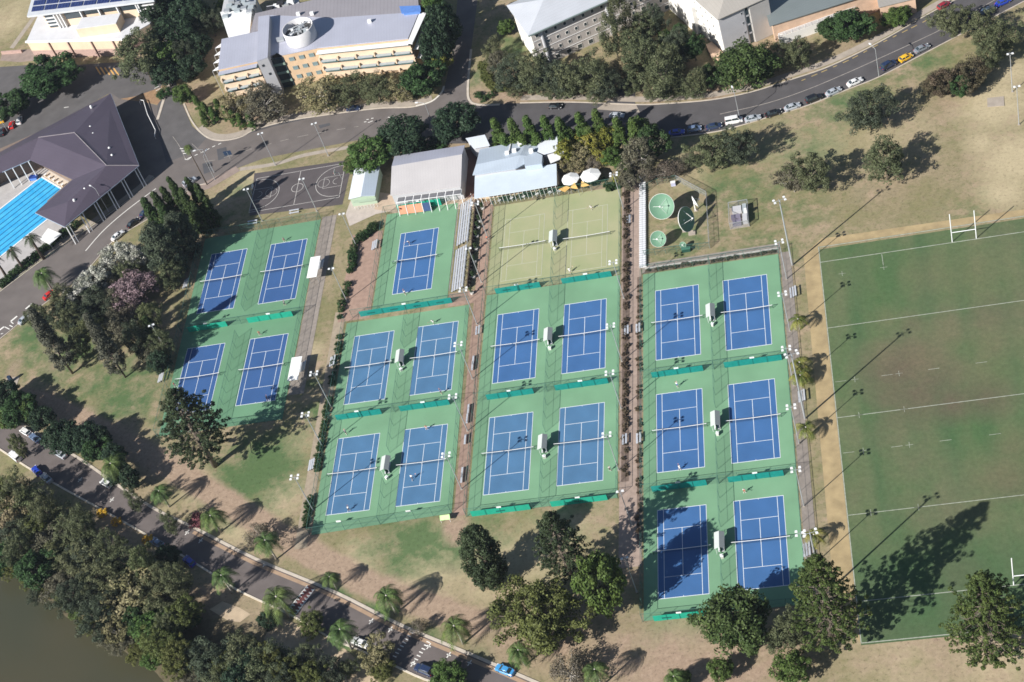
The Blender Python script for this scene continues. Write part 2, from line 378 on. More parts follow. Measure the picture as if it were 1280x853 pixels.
asph_p = mat('patched_asphalt', (0.088, 0.088, 0.095), 0.9, 0.1, 0.3, spec=0.15)
conc = mat('pale_concrete', (0.36, 0.31, 0.26), 0.9, 0.12, 0.5, detail=6)
kerb_m = mat('kerb_concrete', (0.50, 0.44, 0.37), 0.9, 0.12, 0.6)
brick_p = mat('pink_brick_paving', (0.33, 0.225, 0.175), 0.9, 0.14, 0.9, detail=6)
white_p = mat('white_road_paint', (0.72, 0.70, 0.66), 0.8, 0.1, 2.0)
faint_p = mat('worn_white_paint', (0.33, 0.30, 0.27), 0.85, 0.2, 1.0)
yell_p = mat('yellow_road_paint', (0.36, 0.27, 0.12), 0.85, 0.2, 1.5)
sand_m = mat('sandy_gravel', (0.46, 0.36, 0.25), 0.95, 0.12, 0.5, detail=6)
# main road
north = [(1330, -60), (1240, -22), (1175, 10), (1110, 47), (1070, 68), (1030, 86), (985, 101), (940, 115), (890, 125), (830, 130), (795, 131), (715, 128), (650, 129), (602, 131), (586, 128), (540, 130), (515, 134), (470, 136), (400, 145), (357, 152), (320, 162), (300, 171), (275, 175), (250, 167)]
south = [(235, 240), (260, 229), (271, 222), (294, 205), (320, 199), (382, 186), (420, 179), (445, 176), (500, 178), (560, 180), (640, 178), (720, 179), (790, 178), (840, 172), (900, 164), (960, 147), (1010, 132), (1060, 112), (1100, 96), (1150, 70), (1190, 49), (1280, 2), (1370, -45)]
psheet('road', north + south, 0.02, asph_d, False)
sw_n = [(330, 165), (275, 175), (250, 168), (236, 150), (222, 120), (218, 95), (195, 92), (195, 140), (195, 215), (180, 235), (150, 258), (112, 285), (82, 306), (52, 326), (0, 365), (-80, 425)]
sw_s = [(-80, 480), (0, 423), (37, 393), (75, 365), (95, 352), (140, 302), (160, 288), (190, 270), (240, 236), (290, 213), (330, 198)]
psheet('road', sw_n[:0] + [(340, 159), (300, 171), (275, 175), (258, 172), (240, 190), (205, 205), (195, 216), (180, 235), (150, 258), (112, 285), (82, 306), (52, 326), (0, 365), (-80, 425)] + sw_s + [(445, 176), (560, 180), (560, 132), (470, 136), (400, 145)], 0.03, asph_b)
psheet('road', [(258, 173), (240, 158), (224, 120), (219, 98), (228, 70), (250, 20), (262, -40), (240, -40), (232, 0), (200, 60), (196, 100), (197, 130), (196, 160), (208, 204), (243, 190)], 0.04, asph)
psheet('car_park', [(0, 195), (138, 116), (150, 124), (175, 122), (200, 130), (216, 95), (200, 82), (160, 78), (130, 79), (88, 82), (60, 80), (0, 84), (-60, 110), (-60, 220)], 0.025, asph)
psheet('road', [(602, 132), (586, 128), (583, 115), (586, 90), (589, 62), (597, 0), (606, -60), (560, -60), (572, 0), (566, 60), (558, 100), (554, 113), (540, 126), (520, 134)], 0.035, asph_b)
psheet('shaded_paving', [(136, 112), (150, 120), (197, 132), (197, 160), (208, 204), (195, 216), (180, 236), (150, 258), (120, 230)], 0.024, asph_b)
psheet('driveway', [(757, 129), (770, 115), (783, 95), (790, 100), (794, 116), (794, 131)], 0.036, asph_d)
psheet('footpath', [(745, 137), (757, 129), (795, 131), (800, 141)], 0.045, conc)
# pavements with kerbs
kn = pline(north[:13], 4); ribbon('pavement', [p + Vector((0.3, 2.3)) for p in kn], 2.4, 0.05, conc)
ribbon('kerb', kn, 0.35, 0.0, kerb_m, 0.13)
ks = pline(south[12:], 4); ribbon('kerb', ks, 0.3, 0.0, kerb_m, 0.13)
k2 = pline([(602, 131), (640, 129), (650, 129)]); 
k3 = pline([(540, 127), (515, 134), (470, 136), (400, 145), (357, 152), (320, 162), (300, 172), (275, 176), (256, 170), (240, 152), (230, 130)], 5)
ribbon('kerb', k3, 0.5, 0.0, kerb_m, 0.13); ribbon('pavement', [p + Vector((-0.2, 1.8)) for p in k3[:-8]], 2.6, 0.052, conc)
k4 = pline([(555, 108), (552, 116), (540, 127), (520, 133)], 5); ribbon('kerb', k4, 0.6, 0, mat('white_kerb', (0.7, 0.66, 0.6)), 0.14)
k5 = pline([(589, 62), (585, 107), (587, 126), (600, 131.5), (625, 131)], 5); ribbon('kerb', k5, 0.7, 0, kerb_m, 0.13)
k6 = pline([(260, 230), (240, 236), (190, 271), (160, 289), (140, 303), (95, 354), (75, 366), (37, 394), (0, 424), (-60, 468)], 5)
ribbon('kerb', k6, 0.3, 0, kerb_m, 0.13)
k7 = pline([(193, 222), (180, 235), (150, 258), (112, 285), (82, 306), (52, 326), (0, 365)], 5)
ribbon('kerb', k7, 0.3, 0, kerb_m, 0.13); ribbon('pavement', [p + Vector((-1.2, 1.2)) for p in k7], 2.2, 0.055, conc)
ribbon('pavement', pline([(300, 212), (345, 205), (382, 194), (445, 183)], 5), 1.6, 0.055, conc)
psheet('pavement', [(215, 272), (240, 243), (262, 236), (300, 214), (295, 208), (268, 222), (238, 238), (205, 262)], 0.056, mat('pinkish_path', (0.28, 0.22, 0.19), .9, .12, .5))
# markings
ribbon('road_marking', pline([(1280, -20), (1190, 30), (1150, 50), (1100, 73), (1060, 91), (1010, 112), (960, 129), (900, 143)], 5), 0.22, 0.055, faint_p)
ribbon('road_marking', resample(pline([(1160, 25), (1100, 55), (1060, 76), (1000, 102)], 5), 0.6), 0.35, 0.055, yell_p, dash=(1.6,))
ribbon('road_marking', pline([(195, 236), (160, 262), (130, 288), (107, 314)], 5), 0.3, 0.06, white_p)
ribbon('road_marking', resample(pline([(40, 380), (10, 405), (-10, 420)], 5), 0.8), 0.6, 0.06, white_p, dash=(2.4,))
ribbon('road_marking', pline([(216, 171), (225, 184), (232, 200)], 3), 0.15, 0.065, faint_p)
ribbon('road_marking', pline([(240, 180), (253, 192)], 3), 0.15, 0.065, faint_p)
ribbon('road_marking', resample(pline([(234, 199), (252, 191), (268, 183), (280, 178)], 5), 0.5), 0.3, 0.065, white_p, dash=(1.0,))
ribbon('road_marking', resample(pline([(256, 202), (275, 199), (320, 185), (380, 170), (450, 158)], 5), 0.7), 0.18, 0.066, faint_p, dash=(3,))
ribbon('road_marking', pline([(231, 199), (235, 200), (240, 196)], 3), 0.25, 0.068, white_p)
for q in ((227, 186), (229, 189), (231, 192)): ribbon('road_marking', pline([(q[0] - 2, q[1]), (q[0] + 2, q[1] + 0.3)], 2), 0.35, 0.068, white_p)
for a, b in (((455, 153), (458, 152.5)), ((458, 150), (461, 149.5)), ((463, 152.5), (466, 151.5)), ((460, 153.5), (463, 153)), ((464, 148.5), (467, 148)), ((485, 147), (492, 147.5)), ((484, 151), (488, 150)), ((14, 403), (17, 405)), ((6, 409), (12, 412)), ((1, 418), (4, 417)), ((12, 407), (16, 409)), ((193, 111), (199, 108)), ((195, 114), (202, 110)), ((80, 135), (86, 134)), ((105, 158), (97, 160))):
    ribbon('road_marking', pline([a, b], 2), 0.3, 0.068, white_p)
for q in ((250, 205, 265, 222), (268, 187, 283, 205), (395, 157, 412, 165)): psheet('asphalt_patch', [(q[0] + 3, q[1]), (q[2], q[1] - 3), (q[2] + 1, q[3] - 8), (q[0] + 5, q[3] - 4)], 0.0445, asph_p)
psheet('pavement', [(150, 124), (168, 121), (200, 110), (213, 92), (205, 120), (197, 131), (180, 128)], 0.045, mat('garden_soil', (0.30, 0.19, 0.11), .95, .2, .8))
ribbon('kerb', pline([(217, 92), (207, 118), (197, 150)], 3), 0.9, 0.0, kerb_m, 0.12)
# loading-bay stripes
for i in range(5): ribbon('road_marking', pline([(120 + i * 5.5, 84 + i * 0.4), (126 + i * 5.6, 93.5 + i * .2)], 2), 0.5, 0.05, mat('orange_paint', (0.62, 0.36, 0.12), .8))
# river road
rn = [(-60, 470), (0, 512), (60, 550), (100, 574), (155, 612), (200, 640), (245, 661), (320, 699), (420, 741), (500, 781), (595, 821), (690, 862), (760, 895)]
rs = [(700, 925), (600, 872), (532, 850), (490, 831), (445, 811), (417, 800), (365, 770), (320, 749), (292, 735), (245, 705), (150, 650), (60, 600), (0, 562), (-60, 520)]
psheet('road', rn + rs, 0.02, mat('river_road_asphalt', (0.140, 0.120, 0.114), .9, .12, .3, spec=.15, detail=6))
ribbon('kerb', pline(rn, 4), 0.7, 0, kerb_m, 0.13); ribbon('kerb', pline(rs, 4), 0.45, 0, mat('pale_kerb', (0.62, 0.55, 0.45)), 0.15)
ribbon('road_edge', [p + Vector((-0.5, -1.0)) for p in pline(rn[6:], 4)], 0.9, 0.045, mat('orange_gutter', (0.36, 0.25, 0.17), .9))
psheet('sandy_path', [(330, 798), (345, 772), (360, 776), (395, 790), (432, 812), (452, 830), (480, 860), (380, 880)], 0.02, sand_m)
psheet('sandy_path', [(262, 762), (278, 752), (300, 760), (313, 768), (300, 778), (285, 776)], 0.021, sand_m)
# speed hump with teeth
hum = empty('speed_hump', (0, 0, 0)); a, b = G(357, 766), G(409, 734 - 1); a2, b2 = G(371, 769), G(415, 737)
a, b, b2, a2 = G(358, 765), G(384, 732), G(394, 737), G(370, 770)
hump_m = mat('maroon_paint', (0.17, 0.062, 0.058), .85, .15, 1.0)
hm = MB(); n = 6
org = (a + b2) / 2; hum.location = org; ORG[hum.name] = tuple(org)
prof = [0, .07, .1, .1, .07, 0]
for i in range(5):
    t0, t1 = i / 5, (i + 1) / 5; z0, z1 = 0.03 + prof[i], 0.03 + prof[i + 1]
    p = [a.lerp(a2, t0), b.lerp(b2, t0), b.lerp(b2, t1), a.lerp(a2, t1)]
    hm.quad((*p[0][:2], z0), (*p[3][:2], z1), (*p[2][:2], z1), (*p[1][:2], z0))
hm.build('ramp', hump_m, hum)
tm = MB()
for s, (u0, u1) in enumerate(((0.0, 0.34), (0.66, 1.0))):
    e = 0.0 if s == 0 else 1.0; zz = 0.145
    def at(u, v, z=zz): q = a.lerp(b, v).lerp(a2.lerp(b2, v), u); return (q.x, q.y, z)
    eu0, eu1 = (0.0, 0.08) if s == 0 else (0.92, 1.0)
    tm.quad(at(eu0, 0), at(eu1, 0), at(eu1, 1), at(eu0, 1))
    for k in range(9):
        v0 = (k + 0.1) / 9; v1 = (k + 0.75) / 9; vm = (v0 + v1) / 2
        if s == 0: tm.quad(at(.08, v0), at(u1, v0 + .02), at(u1, v0 + 0.045), at(.08, v1))
        else: tm.quad(at(.92, v0), at(.92, v1), at(u0, v1 - .02), at(u0, v1 - .045))
tm.build('painted_teeth', white_p, hum)
tag(hum, 'maroon speed hump with white painted teeth across the river road', 'speed hump')
# white rows of dashes and parking tees
c0 = Vector(G(497, 826)[:2]); rd = (Vector(G(595, 821)[:2]) - Vector(G(500, 781)[:2])).normalized(); ru = Vector((-rd.y, rd.x))
mb = MB()
for row, base in enumerate((G(494, 820), G(518, 828))):
    q0 = Vector(base[:2])
    for k in range(8):
        q = q0 + ru * (k * 0.95 - 0.2); e = rd * 0.5; g_ = ru * 0.13
        mb.quad((*(q - e - g_), .05), (*(q + e - g_), .05), (*(q + e + g_), .05), (*(q - e + g_), .05))
struct(mb.build('road_marking', white_p))
mb = MB()
for px in ((331, 706), (464, 777), (488, 787), (561, 819), (587, 829), (536, 808), (516, 830), (234, 666), (251, 676), (100, 600), (140, 625)):
    q = Vector(G(*px)[:2])
    for d1, l1, d2 in ((rd, .55, ru), (ru, .8, rd)):
        e = d1 * l1; g_ = d2 * .13; mb.quad((*(q - e - g_), .052), (*(q + e - g_), .052), (*(q + e + g_), .052), (*(q - e + g_), .052))
struct(mb.build('road_marking', white_p))
# ------------------------------------------------------------------ courts
green_m = mat('green_acrylic', (0.168, 0.318, 0.192), 0.8, 0.12, 0.09, spec=0.2, detail=6)
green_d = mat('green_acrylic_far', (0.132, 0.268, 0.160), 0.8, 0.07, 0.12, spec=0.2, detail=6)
blue_f = mat('faded_blue_acrylic', (0.073, 0.170, 0.302), 0.75, 0.12, 0.16, spec=0.2, detail=8)
blue_m = mat('blue_acrylic', (0.050, 0.134, 0.308), 0.75, 0.10, 0.15, spec=0.2, detail=6)
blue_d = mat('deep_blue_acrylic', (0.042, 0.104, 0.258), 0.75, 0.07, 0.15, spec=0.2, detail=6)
line_m = mat('court_line_paint', (0.66, 0.70, 0.74), 0.8, 0.05, 1)
turf_m = mat('sandy_turf', (0.290, 0.325, 0.170), 0.95, 0.12, 0.12, col2=(0.370, 0.360, 0.215), detail=7)
fl = mat('faded_line_paint', (0.46, 0.46, 0.36), 0.9, 0.05, 1)
def rect(name, x0, x1, y0, y1, z, m): return sheet(name, [(x0, y0), (x1, y0), (x1, y1), (x0, y1)], z, m)
rect('court_surround', 32.5, 67.0, -86.3, 18.6, 0.06, green_m)
rect('court_surround', -9.0, 26.5, -52.4, 19.7, 0.06, green_m)
sheet('court_surround', [(-47.5, 17.2), (-13.6, 17.2), (-12.9, -51.0), (-47.5, -52.4)], 0.06, green_m)
rect('court_surround', -40.8, -19.9, 20.8, 58.4, 0.06, green_m)
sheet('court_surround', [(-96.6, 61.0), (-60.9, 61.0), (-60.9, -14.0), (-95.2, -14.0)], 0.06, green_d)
rect('turf_court_surround', -9.0, 26.4, 20.1, 54.2, 0.06, turf_m)
def lines_mesh(m, lw=0.12):
    mb = MB(); W, H = 10.97 / 2, 23.77 / 2; z = 0.012; h = lw / 2
    def ln(x0, y0, x1, y1): mb.quad((min(x0, x1) - h, min(y0, y1) - h, z), (max(x0, x1) + h, min(y0, y1) - h, z), (max(x0, x1) + h, max(y0, y1) + h, z), (min(x0, x1) - h, max(y0, y1) + h, z))
    ln(-W, -H, -W, H); ln(W, -H, W, H); s = 4.115
    for y in (-H, H): mb.quad((-W + h, y - h * 1.3, z), (W - h, y - h * 1.3, z), (W - h, y + h * 1.3, z), (-W + h, y + h * 1.3, z))
    for x in (-s, s): mb.quad((x - h, -H + 1.3 * h, z), (x + h, -H + 1.3 * h, z), (x + h, H - 1.3 * h, z), (x - h, H - 1.3 * h, z))
    for y in (-6.4, 6.4): mb.quad((-s + h, y - h, z), (s - h, y - h, z), (s - h, y + h, z), (-s + h, y + h, z))
    mb.quad((-h, -6.4 + h, z), (h, -6.4 + h, z), (h, 6.4 - h, z), (-h, 6.4 - h, z))
    for y, d in ((-H + 1.3 * h, 1), (H - 1.3 * h, -1)): mb.quad(*sorted([(-h, y, z), (h, y, z)]), *[(h, y + .25 * d, z), (-h, y + .25 * d, z)])
    return mb
def court_proto(bm, lm, nm):
    r = empty(nm)
    W, H = 10.97 / 2 + .05, 23.77 / 2 + .06
    if bm: MB().quad((-W, -H, 0), (W, -H, 0), (W, H, 0), (-W, H, 0)).build('playing_surface', bm, r)
    lines_mesh(lm).build('court_lines', lm, r)
    return r
cp_a = court_proto(blue_m, line_m, 'tennis_court'); cp_f = court_proto(blue_f, line_m, 'tennis_court'); cp_b = court_proto(blue_d, line_m, 'tennis_court'); ct = court_proto(turf_m, fl, 'tennis_court')
used = set()
def use(proto):
    if proto.name in used: return copy_tree(proto)
    used.add(proto.name); return proto
for blk, r, c, x, y in COURTS:
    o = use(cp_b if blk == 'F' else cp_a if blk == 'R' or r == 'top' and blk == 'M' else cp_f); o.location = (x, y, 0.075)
    tag(o, 'blue tennis court on green surround, %s row of the %s, %s court' % (r, BN[blk], c), 'tennis court', 'blue tennis courts')
o = use(cp_a); o.location = (-30.18, 37.4, 0.075); tag(o, 'single blue tennis court lying between the brick terrace and the grandstand', 'tennis court', 'blue tennis courts')
o = use(ct); o.location = (0.0, 36.0, 0.075); tag(o, 'pale sandy grass tennis court, the left of the two', 'tennis court', 'sandy grass tennis courts')
o = use(ct); o.location = (17.45, 35.6, 0.075); tag(o, 'pale sandy grass tennis court, the right of the two', 'tennis court', 'sandy grass tennis courts')
ALL = [(x, y, "%s block's %s %s court" % (BN[b].replace(' block', ''), r, c)) for b, r, c, x, y in COURTS] + [(-30.18, 37.4, 'lone court beside the grandstand'), (0, 36, 'left pale grass court'), (17.45, 35.6, 'right pale grass court')]
# nets
netm = mat('net_mesh', (0.02, 0.025, 0.03), 0.9, 0.1, 1, alpha=0.22); tapem = mat('net_tape', (0.8, 0.8, 0.8), 0.7, 0.05, 1)
dgreen = mat('dark_green_paint', (0.02, 0.07, 0.05), 0.5, 0.1, 1); steel = mat('galvanised_steel', (0.46, 0.48, 0.50), 0.45, 0.1, 1.0, metal=0.4)
wh = mat('white_metal', (0.75, 0.76, 0.77), 0.5, 0.05, 1); dk = mat('dark_plastic', (0.03, 0.03, 0.035), 0.6, .1, 1)
net = empty('tennis_net')
mb = MB(); mt = MB()
for i in range(16):
    x0, x1 = -6.4 + .8 * i, -6.4 + .8 * (i + 1); z0, z1 = [0.914 + .156 * (abs(q) / 6.4) ** 1.5 for q in (x0, x1)]
    mb.quad((x0, 0, .02), (x1, 0, .02), (x1, 0, z1 - .08), (x0, 0, z0 - .08)); mt.beam((x0, 0, z0), (x1, 0, z1), .10, .085)
mb.build('net_mesh', netm, net); mt.build('tape', tapem, net); MB().box(-.03, .03, -.02, .02, 0, .85).build('centre_strap', tapem, net)
for s in (-1, 1): MB().tube([(s * 6.45, 0, 0), (s * 6.45, 0, 1.12)], .055, 8).build('net_post', dgreen, net)
for i, (x, y, nm) in enumerate(ALL):
    o = net if i == 0 else copy_tree(net); o.location = (x, y, .08); tag(o, 'white taped tennis net across the %s' % nm, 'tennis net', 'tennis nets')
# shelters
roofw = ribbed('white_sheet_roof', (0.62, 0.66, 0.62), 0.35, (0, 1, 0), .15); roofg = ribbed('grey_sheet_roof', (0.34, 0.37, 0.36), 0.35, (0, 1, 0), .35)
sh = empty('court_shelter')
MB().quad((-1.25, -2.3, 2.35), (0, -2.3, 2.85), (0, 2.3, 2.85), (-1.25, 2.3, 2.35)).quad((-1.25, 2.3, 2.30), (0, 2.3, 2.80), (0, -2.3, 2.80), (-1.25, -2.3, 2.30)).quad((-1.25, -2.3, 2.3), (0, -2.3, 2.8), (0, -2.3, 2.85), (-1.25, -2.3, 2.35)).build('roof_slope', roofw, sh)
MB().quad((0, -2.3, 2.86), (1.2, -2.3, 2.35), (1.2, 2.3, 2.35), (0, 2.3, 2.86)).quad((0, 2.3, 2.81), (1.2, 2.3, 2.3), (1.2, -2.3, 2.3), (0, -2.3, 2.81)).build('roof_slope', roofg, sh)
for sx in (-1, 1):
    for sy in (-1, 1): MB().tube([(sx * .95, sy * 2.0, 0), (sx * .95, sy * 2.0, 2.35)], .05, 6).build('post', wh, sh)
MB().box(-.03, .03, -2, 2, .1, 2.2).build('back_panel', dgreen, sh)
for sx in (-1, 1): MB().box(sx * .45 - .2, sx * .45 + .2, -1.8, 1.8, .42, .47).box(sx * .45 - .05, sx * .45 + .05, -1.5, -1.4, 0, .42).box(sx * .45 - .05, sx * .45 + .05, 1.4, 1.5, 0, .42).build('bench_seat', wh, sh)
sh_list = [(8.8, 0.0, 'M', 'top'), (8.8, -34.9, 'M', 'bottom'), (-30.2, 0, 'L', 'top'), (-30.2, -35.1, 'L', 'bottom'), (49.7, 0.1, 'R', 'top'), (49.8, -34.7, 'R', 'middle'), (49.6, -69.2, 'R', 'bottom'), (8.8, 35.8, 'S', '')]
binm = mat('cream_box', (0.6, 0.6, 0.55), .6, .05, 1)
box = empty('equipment_box'); MB().box(-.35, .35, -.3, .3, 0, .75).build('body', binm, box); MB().box(-.4, .4, -.35, .35, .75, .83).box(-.1, .1, -.1, .1, .83, .98).build('lid', wh, box)
for i, (x, y, b, r) in enumerate(sh_list):
    o = sh if i == 0 else copy_tree(sh); o.location = (x, y, .07); o.scale = (.92, .95, .97); o.rotation_euler.z = random.uniform(-.02, .02)
    nm = 'between the two pale grass courts' if b == 'S' else 'between the %s row courts of the %s' % (r, BN[b])
    tag(o, 'small gabled shelter %s' % nm, 'shelter', 'gabled court shelters')
    o = box if i == 0 else copy_tree(box); o.location = (x + .1, y - 3.0, .07); o.rotation_euler.z = .3 * i
    tag(o, 'white box beside the shelter %s' % nm, 'box', 'boxes by the court shelters')
# fences
chain = mat('chain_link', (0.05, 0.12, 0.10), 0.7, 0.1, 1, alpha=0.13); railm = mat('green_fence_steel', (0.075, 0.17, 0.14), 0.6, .1, 1)
gal_chain = mat('grey_chain_link', (0.30, 0.33, 0.33), 0.7, 0.1, 1, alpha=0.22)
post_mesh = {}
def fence(a, b, label, h=3.0, step=4.2, rm=None, cm=None, group='chain link court fences', pr=.045):
    a = Vector((*a, 0)); b = Vector((*b, 0)); rm = rm or railm; cm = cm or chain
    f = empty('fence', a); d = b - a; n = max(1, round(d.length / step)); f.rotation_euler.z = math.atan2(d.y, d.x); Lh = d.length
    key = (h, rm.name, pr)
    for i in range(n + 1):
        if key not in post_mesh:
            o = MB().tube([(0, 0, 0), (0, 0, h + .05)], pr, 6).build('post', rm, f); post_mesh[key] = o.data
        else:
            o = bpy.data.objects.new('post', post_mesh[key]); COL.objects.link(o); o.parent = f
        o.location = (Lh * i / n, 0, 0)
    MB().beam((0, 0, h), (Lh, 0, h), pr * 1.3).beam((0, 0, h * .5), (Lh, 0, h * .5), pr * .7).build('rail', rm, f)
    MB().quad((0, .02, .05), (Lh, .02, .05), (Lh, .02, h - .03), (0, .02, h - .03)).build('wire_mesh', cm, f)
    tag(f, label, 'fence', group); return f
FB = 'green chain link fence '
fence((32.3, -86.5), (32.3, 18.7), FB + 'along the left side of the right block')
fence((67.2, -86.5), (67.2, 18.7), FB + 'along the right side of the right block beside the field')
fence((32.3, 18.8), (67.2, 18.8), FB + 'along the top end of the right block')
fence((32.3, -86.5), (67.2, -86.5), FB + 'along the bottom end of the right block')
fence((32.4, -17.2), (67.1, -17.2), FB + 'between top and middle rows of the right block')
fence((32.4, -51.8), (67.1, -51.8), FB + 'between middle and bottom rows of the right block')
fence((-9.2, -52.5), (-9.2, 54.4), FB + 'on the left side of the centre block and grass courts')
fence((26.7, -52.5), (26.7, 54.4), FB + 'on the right side of the centre block and grass courts')
fence((-9.1, -52.6), (26.6, -52.6), FB + 'along the bottom end of the centre block')
fence((-9.1, 19.8), (26.6, 19.8), FB + 'between the centre block and the pale grass courts')
fence((-9.1, 54.4), (26.6, 54.4), FB + 'between the pale grass courts and the clubhouse')
fence((-9.1, -17.0), (26.6, -17.0), FB + 'between the two rows of the centre block')
fence((-47.7, -52.4), (-47.7, 17.3), FB + 'along the left side of the centre left block')
fence((-12.9, -51.0), (-13.5, 17.3), FB + 'on the right side of the centre left block')
fence((-47.7, -52.5), (-12.9, -51.1), FB + 'along the bottom end of the centre left block')
fence((-47.6, -16.8), (-13.2, -16.8), FB + 'between the two rows of the centre left block')
fence((-46.0, 19.0), (-13.6, 19.0), FB + 'between the lone court and centre left block')
fence((-41.0, 19.2), (-41.0, 58.5), FB + 'on the left of the lone court')
fence((-41.0, 58.6), (-19.7, 58.6), FB + 'at the top end of the lone court')
fence((-97.0, 61.1), (-60.8, 61.1), FB + 'along the top end of the far left block')
fence((-60.8, -14.1), (-60.8, 61.0), FB + 'along the right side of the far left block')
fence((-95.3, -14.2), (-60.8, -14.2), FB + 'along the bottom end of the far left block')
fence((-95.4, -14.1), (-97.0, 61.0), FB + 'along the left side of the far left block')
fence((-96.2, 23.2), (-60.9, 23.2), FB + 'between the two rows of the far left block')
for x, segs, bn in ((49.7, ((5, 18.6), (-17, -5), (-29.5, -17.4), (-51.6, -39.8), (-64, -52), (-86.3, -74)), 'right block'), (8.8, ((5, 19.6), (-16.8, -5), (-30, -17.2), (-52.3, -40)), 'centre block'),
                    (-30.3, ((5, 17.0), (-16.6, -5), (-30, -17), (-51.6, -40)), 'centre left block'), (-78.5, ((28, 60.8), (-14, 18)), 'far left block')):
    for i, (y0, y1) in enumerate(segs):
        o = ['top', 'second', 'third', 'fourth', 'fifth', 'lowest']
        fence((x, y0), (x, y1), 'short green divider fence between neighbouring courts of the %s, %s from the top' % (bn, ['first', 'second', 'third', 'fourth', 'fifth', 'sixth'][i]), group='divider fences between neighbouring courts')
fence((8.8, 40.5), (8.8, 54.2), 'short divider fence between the pale grass courts above their shelter', group='divider fences between neighbouring courts')
fence((8.8, 20.0), (8.8, 31), 'short divider fence between the pale grass courts below their shelter', group='divider fences between neighbouring courts')
# windscreens
teal = mat('teal_shade_cloth', (0.010, 0.285, 0.255), 0.8, 0.1, 1.2, trans=.25, alpha=.93); teal2 = mat('bright_teal_shade_cloth', (0.02, 0.40, 0.27), 0.8, 0.08, 1.2, trans=.25)
mark = mat('faded_dark_print', (0.01, 0.12, 0.11), .9, .1, 1)
def windscreen(px0, px1, y, label, m=None, h=2.0, prints=0):
    x0, x1 = G(*px0).x, G(*px1).x; L_ = x1 - x0
    r = empty('windscreen', (x0, y - .08, 0)); mb = MB(); n = 8
    for i in range(n):
        for j in range(3):
            f = lambda a, b: (L_ * a / n, -.03 * math.sin(a * 2.1) * (1 - abs(b - 1.5) / 3), .12 + h * b / 3)
            mb.quad(f(i, j), f(i + 1, j), f(i + 1, j + 1), f(i, j + 1))
    mb.build('cloth', m or teal, r, True)
    for i in range(1, 4): MB().box(L_ * i / 4 - .03, L_ * i / 4 + .03, -.10, -.05, .15, h + .05).build('seam', mark, r)
    if prints:
        mb = MB()
        for i in range(prints):
            xx = L_ * (i + .5) / prints
            for k in range(5): mb.box(xx - 1.0 + .42 * k, xx - .7 + .42 * k, -.09, -.07, h * .42, h * .62)
        mb.build('printed_wording', mark, r)
    MB().box(L_ * .5 - .55, L_ * .5 + .55, -.12, -.07, h + .25, h + .75).build('number_sign', wh, r)
    tag(r, label, 'windscreen', 'teal windscreens hung on the court fences')
WS = 'teal windscreen hung on the fence '
windscreen((421.6, 525), (478, 517), -16.9, WS + 'between the left courts of the centre left block')
windscreen((501, 514), (563, 504), -16.9, WS + 'between the right courts of the centre left block')
windscreen((620, 372), (676, 363), 19.7, WS + 'below the left pale grass court', prints=2)
windscreen((703, 358), (765, 349), 19.7, WS + 'below the right pale grass court')
windscreen((609.6, 498.7), (668, 490), -17.1, WS + 'between the left courts of the centre block')
windscreen((695, 486), (761, 480), -17.1, WS + 'between the right courts of the centre block')
windscreen((591, 638), (664, 633), -52.7, WS + 'below the bottom left court of the centre block', prints=1, m=teal2)
windscreen((690, 628.6), (760, 624), -52.7, WS + 'below the bottom right court of the centre block', prints=1, m=teal2)
windscreen((498.7, 265.5), (552.5, 258), 58.5, WS + 'above the lone court next to the clubhouse shed', teal2, 2.6, 2)
windscreen((451, 397), (566, 378), 18.9, 'long teal windscreen with dark print below the lone court', prints=4)
windscreen((815.5, 471), (879.5, 462), -17.3, WS + 'between top and middle left courts of the right block')
windscreen((905.8, 456), (977.5, 447), -17.3, WS + 'between top and middle right courts of the right block')
windscreen((815.5, 611.6), (884, 604.5), -51.9, WS + 'between middle and bottom left courts of the right block')
windscreen((910.8, 600), (980, 592.8), -51.9, WS + 'between middle and bottom right courts of the right block')
windscreen((818, 777.5), (884, 769), -86.6, WS + 'below the bottom left court of the right block', teal2, 2.0, 2)
windscreen((237.5, 413), (286, 404), 23.1, WS + 'between the left courts of the far left block', teal2)
windscreen((312, 400.5), (367.5, 393), 23.1, WS + 'between the right courts of the far left block', teal2)
for i, px in enumerate(((425.5, 663), (512.5, 650.5))):
    g = G(*px); s = MB().box(g.x - .6, g.x + .6, g.y + 1.2, g.y + 1.26, 1.6, 2.15).box(g.x - .55, g.x - .5, g.y + 1.27, g.y + 1.3, 1.5, 2.2).build('number_sign', wh, org=None)
    tag(s, 'white plate hung on the bottom fence of the centre left block, %s one' % ('left', 'right')[i], 'sign', 'white plates on the bottom fence')
ls = empty('lime_sign', G(558, 652)); MB().quad((-1.2, -.3, 1.0), (1.2, -.3, 1.0), (1.2, .6, 1.7), (-1.2, .6, 1.7)).quad((-1.2, .6, 1.67), (1.2, .6, 1.67), (1.2, -.3, .97), (-1.2, -.3, .97)).build('panel', mat('lime_panel', (0.45, 0.72, 0.30), .6), ls)
for s in (-1, 1): MB().tube([(s * 1.1, -.3, 0), (s * 1.1, -.3, 1.0)], .05).build('leg', wh, ls)
tag(ls, 'lime green tilted board on white legs beside the court corner gate', 'sign board')
